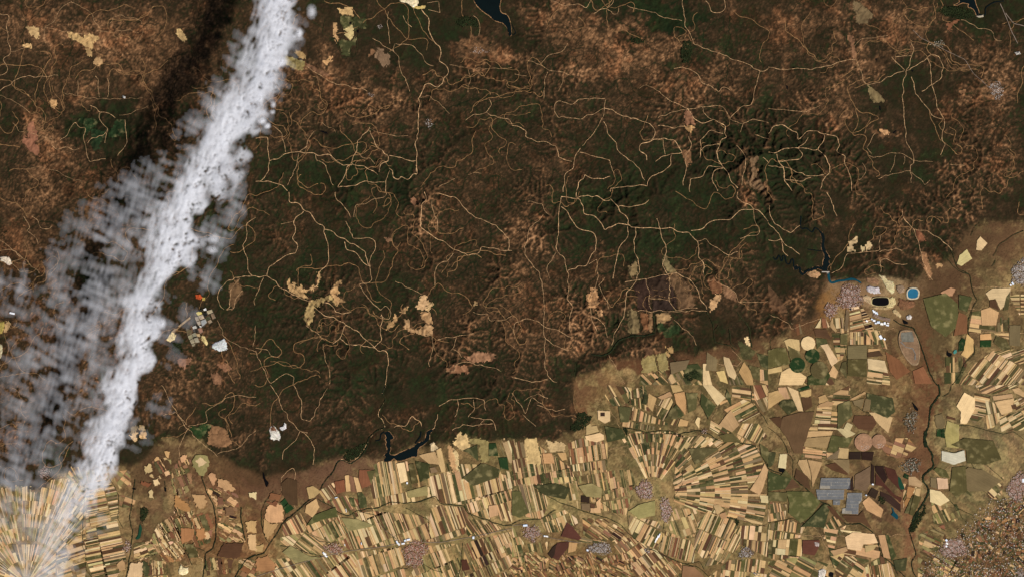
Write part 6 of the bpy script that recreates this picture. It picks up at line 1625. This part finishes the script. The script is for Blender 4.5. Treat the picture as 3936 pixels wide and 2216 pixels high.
# ---------------------------------------------------------------- towns
TINT = dict(pink=[(176, 134, 118), (184, 152, 136), (160, 116, 98), (206, 190, 178), (140, 110, 94)], red=[(172, 118, 92), (162, 106, 84), (184, 148, 126), (204, 184, 166), (144, 100, 80)],
            grey=[(160, 144, 132), (182, 170, 160), (146, 120, 104), (208, 200, 192), (124, 108, 96)], dim=[(150, 142, 124), (120, 112, 92), (190, 182, 166), (96, 90, 70), (70, 74, 48)])
for ti, ((lb, c, r, x, y, rx, ry, dens, tn), poly) in enumerate(zip(TOWNS, TP_)):
    ctr = poly.mean(0); r_ = np.random.default_rng(700 + ti)
    lo, hi = poly.min(0), poly.max(0); s = .22
    if hi[0] < -205 or lo[0] > 205: continue
    tint = [lin(t) for t in TINT[tn]]
    a = r_.uniform(0, .7); ca, sa = math.cos(a), math.sin(a)
    e = None
    mb = MB(); n_h = int(area(poly) / (s * s) * .62 * dens)
    z0 = float(HZ(*ctr)); k = 0
    gr = np.arange(-max(hi - lo) * .8, max(hi - lo) * .8, s)
    big = []
    for u_ in gr:
        for v_ in gr:
            u, v = u_ + r_.normal(0, .02), v_ + r_.normal(0, .02)
            X_, Y_ = ctr[0] + u * ca - v * sa, ctr[1] + u * sa + v * ca
            if (math.sin(u_ * 3.1 + 2 * math.sin(v_)) > .93 or math.sin(v_ * 2.3 + math.sin(u_ * 1.3)) > .95): continue
            dn = np.hypot((X_ - ctr[0]) / (hi[0] - lo[0]), (Y_ - ctr[1]) / (hi[1] - lo[1])) * 2
            if r_.random() > dens * (1.35 - .75 * dn ** 2): continue
            if not inpoly(np.array([X_ + r_.normal(0, .35)]), np.array([Y_ + r_.normal(0, .35)]), poly)[0]: continue
            zz = max(float(HZ(X_, Y_)), 0) + (.40 if z0 < .05 else .1)
            col = tint[r_.integers(5)] * r_.uniform(.75, 1.2); w_, l_ = s * r_.uniform(.5, .95), s * r_.uniform(.5, .98)
            mb.box(X_, Y_, zz - .35, w_, l_, .35 + r_.uniform(.05, .11), (lin((200, 190, 175))), a, .03, col.clip(.02, .9))
    if not mb.v: continue
    gp = MB(); gcol = lin((160, 136, 116)) if tn != 'dim' else lin((104, 92, 68))
    e = empty("town", (ctr[0], ctr[1], 0)); tag(e, lb, "town", "towns and villages")
    o = mb.build("houses", M_BUILT, e); o['kind'] = 'stuff'
# white long sheds
SHEDS = [(3, 1, 795, 895, 24, 9, 64), (3, 1, 808, 903, 26, 9, 64), (3, 1, 822, 910, 22, 9, 64), (3, 1, 745, 968, 16, 12, 30), (3, 1, 800, 965, 18, 14, 10), (3, 1, 812, 985, 14, 10, 10), (3, 1, 832, 978, 22, 16, -5), (3, 1, 858, 990, 22, 16, 10),
         (3, 1, 880, 985, 14, 18, 0), (3, 1, 900, 1000, 22, 10, 10), (3, 1, 783, 955, 12, 10, 40), (3, 1, 905, 985, 14, 8, 20), (3, 1, 879, 1104, 14, 12, 40), (3, 1, 850, 1090, 30, 18, 60), (3, 1, 1845, 688, 22, 12, 60),
         (2, 2, 1085, 1170, 34, 8, 110), (2, 2, 1097, 1150, 34, 8, 110), (2, 2, 1110, 1135, 30, 8, 110), (2, 2, 100, 1058, 32, 14, -5), (2, 2, 262, 1140, 20, 10, 8), (2, 2, 245, 1138, 10, 10, 8), (2, 2, 570, 1245, 14, 12, 20),
         (1, 2, 1065, 1185, 24, 10, 60), (1, 2, 1078, 1200, 18, 12, 60), (1, 2, 1110, 1195, 24, 10, -10), (1, 2, 1150, 1165, 26, 12, -12), (1, 2, 1125, 1172, 14, 12, -12), (1, 2, 520, 1275, 20, 16, 30), (1, 2, 530, 1290, 18, 10, 30), (1, 2, 510, 1265, 12, 10, 30),
         (1, 2, 605, 848, 20, 6, -12), (1, 2, 680, 945, 26, 4, 80), (1, 2, 1140, 738, 10, 14, 0), (1, 2, 1640, 1150, 14, 18, 0), (1, 2, 795, 1195, 18, 5, 80), (1, 2, 670, 1205, 14, 5, 80),
         (0, 1, 97, 910, 38, 12, 12), (3, 2, 790, 748, 14, 10, 10), (3, 2, 1345, 1170, 16, 14, 40), (3, 2, 1350, 1195, 18, 12, 40), (3, 2, 1345, 1215, 14, 10, 40), (3, 2, 1925, 720, 16, 26, 0), (3, 2, 740, 830, 10, 8, 0), (1, 0, 1190, 50, 10, 10, 0), (3, 1, 1830, 700, 12, 10, 50)]
gs = defaultdict(list); shl = []
for i, (c, r, x, y, l, w, an) in enumerate(SHEDS):
    pt = tp(c, r, x, y); j = min(range(len(LM)), key=lambda q_: np.hypot(*(pt - LM[q_][1]))); gs[(compass(pt - LM[j][1]), LM[j][0], "long" if l > 2 * w else "square")].append((np.hypot(*(pt - LM[j][1])), i))
lab = {}
for key, l_ in gs.items():
    l_.sort()
    for k, (d_, i) in enumerate(l_): lab[i] = (ORD[k] if k else ("nearest " if len(l_) > 1 else "")) + f"{key[2]} white-roofed shed {key[0]} of {key[1]}"
for i, (c, r, x, y, l, w, an) in enumerate(SHEDS):
    pt = tp(c, r, x, y); z = max(float(HZ(*pt)), 0) + .36; r_ = np.random.default_rng(i); a = -math.radians(an)
    L, W = l / KT / 10, w / KT / 10
    wc = lin([(238, 240, 244), (226, 230, 238), (212, 222, 236), (240, 236, 228)][i % 4])
    e = empty("warehouse", (pt[0], pt[1], z)); tag(e, lab[i], "warehouse", "white-roofed warehouses and sheds")
    mb = MB(); mb.box(0, 0, -.4, L, W, .55, lin((200, 200, 200)), a); o = mb.build("walls", M_BUILT, e); o.location = (0, 0, 0)
    ca, sa = math.cos(a), math.sin(a); hx, hy = L / 2 * 1.03, W / 2 * 1.05
    def Pq(u, v, z_): return (u * ca - v * sa, u * sa + v * ca, z_)
    v = [Pq(-hx, -hy, .16), Pq(hx, -hy, .16), Pq(hx, hy, .16), Pq(-hx, hy, .16), Pq(-hx, 0, .22), Pq(hx, 0, .22)]
    mb = MB(); mb.quads(v, [[0, 1, 5, 4], [2, 3, 4, 5]], wc); mb.quads(v, [[1, 2, 5], [3, 0, 4]], wc); o = mb.build("roof", M_BUILT, e); o.location = (0, 0, 0)

# white dots of farm buildings strewn over the orchard mosaic in the south-east
sc_ = MB(); r_ = np.random.default_rng(99)
for _ in range(5200):
    x, y = r_.uniform(1150, 1990), r_.uniform(850, 1500)
    if y < 1450 - (x - 1150) * .9 - 150 * r_.random(): continue
    if r_.random() > .75: continue
    pt = tp(3, 2, x, y); s = r_.uniform(.1, .22)
    cl_ = lin([(220, 210, 198), (190, 170, 150), (70, 76, 50), (60, 62, 42), (176, 130, 104), (56, 66, 40)][r_.integers(6)])
    sc_.box(pt[0], pt[1], 0, s * r_.uniform(1, 1.8), s, .36 + r_.uniform(.02, .1), cl_, r_.uniform(0, 3), .02, cl_)
o = sc_.build("scattered_farmhouses", M_BUILT); tag(o, "countless tiny farmhouses and tree clumps over the south-eastern orchards", "farmhouses", None, 'stuff')

# round dark tree clumps and copses along the plain's edge
cp = [(2, 2, "440,330 480,270 500,210 550,205 560,230 605,240 580,280 560,305 520,335 480,350", "dark triangular wood at the edge of the cream fields"),
      (1, 0, "1500,180 1560,125 1600,130 1660,140 1680,210 1610,190 1560,200", "dark green wood west of the far north lake"),
      (3, 0, "1290,90 1330,50 1400,55 1470,60 1530,90 1560,130 1450,150 1400,130 1330,120", "dark wood south of the north-eastern reservoir"),
      (2, 0, "890,300 940,290 1010,300 990,325 940,335 900,320", "small dark wood alone on the pale northern hills"),
      (2, 0, "1270,390 1300,310 1350,310 1360,400 1330,480 1290,480", "tall narrow dark wood on the northern hills"),
      (1, 2, "660,545 700,500 790,450 830,430 820,480 770,540 710,580 670,560", "dark wood inside the bend of the river"),
      (0, 1, "1300,1130 1370,1130 1380,1190 1350,1220 1300,1180", "dark copse under the cloud's edge, below the cream heap"),
      (0, 2, "1060,930 1100,920 1120,960 1100,1010 1070,1050 1060,1000", "dark copse north of the narrow green lake"),
      (3, 2, "1080,1060 1120,1000 1160,960 1190,900 1190,960 1150,1030 1110,1100 1075,1110", "dark riverside wood south of the river bend"),
      (2, 2, "840,325 870,330 875,390 860,380", "small black copse at the head of the brook"),
      (2, 2, "1680,1000 1715,1030 1710,1060 1685,1040", "small dark green copse south-east of the fan"),
      (3, 2, "835,840 855,840 890,870 870,895 835,870", "small dark square copse among the plum vineyards"),
      (2, 1, "1290,1380 1380,1330 1420,1380 1340,1420", "olive copse at the north rim of the plain")]
for i, (c, r, s, lb) in enumerate(cp):
    p = wpoly(c, r, s); ctr = p.mean(0); lo, hi = p.min(0), p.max(0); r_ = np.random.default_rng(40 + i); A_ = area(p)
    n = min(2600, int(A_ * 20)); X_ = r_.uniform(lo[0], hi[0], n * 3); Y_ = r_.uniform(lo[1], hi[1], n * 3)
    ok = inpoly(X_ + r_.normal(0, .2, n * 3), Y_ + r_.normal(0, .2, n * 3), p); X_, Y_ = X_[ok][:n], Y_[ok][:n]
    Z_ = HZ(X_, Y_).clip(0); rad = r_.uniform(.10, .26, len(X_)); m = len(X_)
    # each crown: an uneven low dome of two rings and a top
    t = np.linspace(0, 2 * np.pi, 6, endpoint=False)
    V_ = np.zeros((m, 13, 3))
    for k, (f_, h_) in enumerate(((1, .1), (.7, .75))):
        rk = rad[:, None] * f_ * r_.uniform(.7, 1.25, (m, 6)); V_[:, k * 6:k * 6 + 6, 0] = X_[:, None] + rk * np.cos(t); V_[:, k * 6:k * 6 + 6, 1] = Y_[:, None] + rk * np.sin(t); V_[:, k * 6:k * 6 + 6, 2] = (Z_ + .05 + .22 + rad * h_ * .8)[:, None]
    V_[:, 12] = np.stack([X_, Y_, Z_ + .27 + rad * .9], 1)
    f4 = np.array([[k, (k + 1) % 6, 6 + (k + 1) % 6, 6 + k] for k in range(6)]); f3 = np.array([[6 + k, 6 + (k + 1) % 6, 12] for k in range(6)])
    cc = np.repeat((lin((34, 40, 20)) * (1 + .35 * r_.standard_normal((m, 1))).clip(.4, 2)), 13, 0)
    mb = MB(); b_ = np.arange(m)[:, None, None] * 13
    mb.quads(V_.reshape(-1, 3), (f4[None] + b_).reshape(-1, 4), cc)
    o3 = mb.n; mb.quads(V_.reshape(-1, 3), (f3[None] + b_).reshape(-1, 3), cc)
    o = mb.build("woodland", M_RIPAR, None, (ctr[0], ctr[1], 0)); tag(o, lb, "wood", "dark woods and copses", 'stuff')
# ---------------------------------------------------------------- clouds, 3.6 km up
ZC = 38.0
KC = (CAM_H - ZC) / CAM_H
def cloud_mat(name, a_tr=.2):
    m, nt, bs = new_mat(name); nt.nodes.remove(bs); out = nt.nodes["Material Output"]
    at = N(nt, "ShaderNodeAttribute", attribute_name="Col")
    df = N(nt, "ShaderNodeBsdfDiffuse"); df.inputs[0].default_value = (.84, .85, .90, 1)
    tl = N(nt, "ShaderNodeBsdfTranslucent"); tl.inputs[0].default_value = (.84, .85, .90, 1)
    m1 = N(nt, "ShaderNodeMixShader"); m1.inputs[0].default_value = a_tr; nt.links.new(df.outputs[0], m1.inputs[1]); nt.links.new(tl.outputs[0], m1.inputs[2])
    tr = N(nt, "ShaderNodeBsdfTransparent"); m2 = N(nt, "ShaderNodeMixShader")
    sp = N(nt, "ShaderNodeSeparateColor"); nt.links.new(at.outputs["Color"], sp.inputs[0])
    g = N(nt, "ShaderNodeNewGeometry"); nz = noise_node(nt, g.outputs["Position"], 1.3, 4, .6)
    f = mul(nt, sp.outputs[0], ramp(nt, nz, (.3, .7, .95, 1.05)))
    nt.links.new(f, m2.inputs[0]); nt.links.new(tr.outputs[0], m2.inputs[1]); nt.links.new(m1.outputs[0], m2.inputs[2]); nt.links.new(m2.outputs[0], out.inputs[0])
    return m
M_CLOUD = cloud_mat("cloud_vapour")
DC = .34
cx = np.arange(-215, -70, DC); cy = np.arange(-120, 128, DC)
CX, CY = np.meshgrid(cx, cy); hC, wC = CX.shape
# back to overview-map coordinates as seen from the camera
DXm = (CX / KC * 10 + 1968) / 1.528; DYm = (1108 - CY / KC * 10) / 1.528
ya = [-150, 0, 100, 200, 300, 380, 470, 540, 620, 700, 770, 850, 900, 980, 1050, 1120, 1180, 1250, 1330, 1450, 1600]
xa = [735, 688, 668, 622, 572, 535, 487, 440, 400, 382, 357, 338, 318, 290, 266, 252, 230, 200, 150, 95, 60]
wl = [60, 62, 60, 62, 60, 55, 50, 62, 62, 50, 48, 45, 44, 44, 44, 44, 48, 60, 75, 80, 60]
wr = [50, 48, 52, 58, 66, 66, 68, 74, 66, 60, 56, 50, 46, 42, 42, 42, 40, 42, 50, 60, 50]
wob = fft_noise(hC, wC, 2.4, 3, 60, 61) * 11
xc = np.interp(DYm, ya, xa); s_ = DXm - xc + wob
Lw, Rw = np.interp(DYm, ya, wl) * .66, np.interp(DYm, ya, wr) * .62
core = np.exp(-np.abs(np.where(s_ < 0, s_ / Lw, s_ / Rw)) ** 2.4)
ang = math.radians(24)     # along the band, off the map's north
# puffs: stretched cells
def cells(u, v, su, sv, seed):
    """distance to the nearest jittered point, stretched cells"""
    a, b = u / su, v / sv; ia, ib = np.floor(a).astype(int), np.floor(b).astype(int); best = np.full(a.shape, 9.0); val_ = np.zeros(a.shape)
    def hsh(i, j, k): 
        n = (i * 374761393 + j * 668265263 + k * 974711 + seed * 69069).astype(np.int64); n = (n ^ (n >> 13)) * 1274126177; return ((n ^ (n >> 16)) & 0xffff) / 65535.0
    for di in (-1, 0, 1):
        for dj in (-1, 0, 1):
            i, j = ia + di, ib + dj; px = i + .15 + .7 * hsh(i, j, 1); py = j + .15 + .7 * hsh(i, j, 2)
            d = np.hypot(a - px, b - py) / (.55 + .6 * hsh(i, j, 3)); k = d < best; best = np.where(k, d, best)
    return best
ca, sa = math.cos(ang), math.sin(ang)
wu = fft_noise(hC, wC, 2.4, 8, 200, 62) * 1.0; wv = fft_noise(hC, wC, 2.4, 8, 200, 63) * 1.0
U_ = CX * ca - CY * sa + wu; V_ = CX * sa + CY * ca + wv       # V_ runs along the band
pf1 = sst(.0, .62, 1 - cells(U_, V_, 1.7, 2.1, 1)); pf2 = sst(.0, .7, 1 - cells(U_, V_, 1.1, 1.7, 2))
stk = fft_noise(hC, wC, 1.7, 10, 260, 65, 4.5, math.radians(-24)); stk2 = fft_noise(hC, wC, 1.4, 40, 200, 75, 3.0, math.radians(-20))
lump = fft_noise(hC, wC, 1.2, 60, 220, 66)
big_ = fft_noise(hC, wC, 2.4, 3, 40, 67)
rgt = np.exp(-np.abs((s_ - Rw * 1.0) / (Rw * 1.05)) ** 3); lft = np.exp(-np.abs((s_ + Lw * .55) / (Lw * .9)) ** 3)
puffs = (.75 * pf1 + .45 * pf2 + .10 * lump).clip(0, 1.4)
gate = sst(-1.3, .9, big_ + .8 * np.exp(-((s_ - Rw * .4) / Rw) ** 2))
den = core * (.15 + .13 * stk + .10 * stk2 + .05 * lump).clip(0, 3) + core * .42 * sst(.15, 1.1, puffs) + rgt * sst(.38, 1.0, puffs) * 1.05 * gate + lft * (.16 + .10 * stk2 + .14 * pf2 * sst(-.5, 1, big_)) - .04
tail = sst(1330, 1130, DYm) * .8 + .2
den *= tail
# wispy veil with ripples west of the band
vl = [(420, 440, 80, 60, .45), (370, 500, 110, 70, .5), (300, 590, 130, 90, .5), (230, 640, 110, 90, .35), (260, 740, 150, 100, .55), (200, 830, 130, 90, .5), (150, 930, 150, 90, .5), (180, 1010, 150, 90, .42), (70, 1000, 90, 120, .35),
      (60, 1150, 110, 90, .40), (110, 1090, 120, 60, .35), (30, 1210, 90, 80, .42), (150, 1180, 110, 60, .3), (60, 720, 26, 60, .45), (40, 780, 60, 60, .25), (15, 700, 40, 40, .35), (150, 700, 40, 120, .35), (170, 1290, 120, 80, .34), (90, 1360, 90, 90, .34), (30, 1330, 80, 90, .25), (100, 1420, 110, 90, .5), (60, 1290, 110, 70, .45),
      (545, 270, 45, 70, .42), (510, 350, 60, 70, .5), (600, 150, 40, 80, .34), (430, 430, 50, 40, .4), (590, 500, 40, 70, .5), (545, 600, 50, 60, .45), (600, 430, 30, 40, .4), (520, 700, 40, 50, .4), (480, 800, 40, 50, .28), (420, 830, 50, 40, .3), (430, 900, 50, 30, .22), (520, 960, 60, 30, .12), (330, 1080, 60, 60, .35), (400, 1020, 60, 40, .25), (700, 90, 60, 120, .40), (680, 200, 50, 60, .5), (650, 300, 40, 50, .4), (740, 60, 40, 80, .3)]
veil = np.zeros_like(den)
for x, y, rx, ry, a in vl: veil = np.maximum(veil, a * 1.25 * np.exp(-(((DXm - x) / rx) ** 2 + ((DYm - y) / ry) ** 2) ** 1.1))
rip = fft_noise(hC, wC, 1.0, 50, 120, 68, 4.5, math.radians(64)); rip2 = fft_noise(hC, wC, 1.8, 14, 90, 69, 1.8, math.radians(70)); wsp = fft_noise(hC, wC, 1.6, 12, 200, 70, 3.5, math.radians(-15))
rp = .52 + .10 * rip + .17 * rip2 + .14 * wsp + .04 * lump
veil = veil * rp.clip(0.06, 1.2) * .42
def build_cloud(name, D, zc, label, thr=.05, thick=3.0, kind='stuff', cat="cloud", grp=None, ox=CX, oy=CY, parent=None, bil=None):
    m = D > thr; T = 1 - np.exp(-2.0 * (D - thr * .6).clip(0)); al = (1 - np.sqrt(1 - T.clip(0, .985)))
    fm = m[:-1, :-1] | m[1:, :-1] | m[:-1, 1:] | m[1:, 1:]
    jj, iq = np.nonzero(fm); w_ = D.shape[1]
    f = np.stack([jj * w_ + iq, jj * w_ + iq + 1, (jj + 1) * w_ + iq + 1, (jj + 1) * w_ + iq], 1)
    uq, inv = np.unique(f.ravel(), return_inverse=True); f = inv.reshape(-1, 4); n = len(uq)
    Ds = D if bil is None else bil
    t = (thick * np.sqrt(Ds.clip(0, 2.5))).ravel()[uq]; X_, Y_, A_ = ox.ravel()[uq], oy.ravel()[uq], al.ravel()[uq]
    top = np.stack([X_, Y_, zc + t * .7], 1); bot = np.stack([X_, Y_, zc - t * .3 - .02], 1)
    col = np.tile(np.concatenate([A_, A_])[:, None], (1, 3))
    mb = MB(); mb.quads(np.concatenate([top, bot]), np.concatenate([f, f[:, ::-1] + n]), col)
    o = mb.build(name, M_CLOUD, None, None, True); tag(o, label, cat, grp, kind)
    return o
bd = blur(den, 1)
build_cloud("cloud_bank", bd, ZC, "long bright white band of broken cloud slanting down the west", .05, .9)
build_cloud("cloud_veil", blur(veil, 1), ZC + 6, "thin rippled grey-white veil of cloud west of the bright band", .05, .6)
# lone small clouds east of the band
LONE = [(1, 0, 325, 250, 26, 32, "small white puff cloud, topmost of the lone puffs east of the band"), (1, 0, 285, 275, 20, 14, "faint small puff just left of the topmost lone puff"), (1, 0, 190, 462, 34, 30, "brightest round puff cloud beside the pale green fields"),
        (1, 0, 225, 395, 18, 24, "small faint puff above the brightest round one"), (1, 0, 115, 585, 36, 30, "white puff cloud over the peach hills"), (1, 0, 28, 740, 34, 50, "tall white puff at the band's edge"), (1, 0, 130, 790, 20, 26, "small bluish puff beside the tall one"),
        (1, 0, 125, 845, 20, 18, "small round puff under the bluish one"), (1, 0, 45, 910, 30, 26, "white puff over the brown clearing"), (1, 0, 85, 950, 22, 20, "small puff, last of the lone row going south"), (1, 0, 420, 90, 34, 50, "faint loose puff near the north edge"),
        (0, 1, 1600, 435, 40, 30, "soft rectangular puff over the western wood"), (0, 1, 1605, 350, 52, 34, "soft wide puff over the western wood, above another"), (0, 1, 1220, 985, 28, 34, "bright puff west of the works basins")]
for i, (c, r, x, y, rx, ry, lb) in enumerate(LONE):
    ct = tp(c, r, x, y) * KC; Rr = max(rx, ry) / KT / 10 * 1.5; g = np.arange(-Rr, Rr, .16); ax_, ay_ = np.meshgrid(g, g); r_ = np.random.default_rng(i)
    nn = fft_noise(len(g), len(g), 2.2, 2, 40, 300 + i)
    d = np.hypot(ax_ / (rx / KT / 10), ay_ / (ry / KT / 10)); D = (1.3 * np.exp(-(d * 1.3 + .22 * nn).clip(0) ** 1.9) * (1 + .35 * nn)).clip(0, 2)
    if 'faint' in lb or 'soft' in lb or 'bluish' in lb: D *= .5
    o = build_cloud("puff_cloud", D, 0, lb, .06, .8, 'thing', "cloud", "lone puff clouds east of the bright band", ax_, ay_)
    o.location = (ct[0], ct[1], ZC)
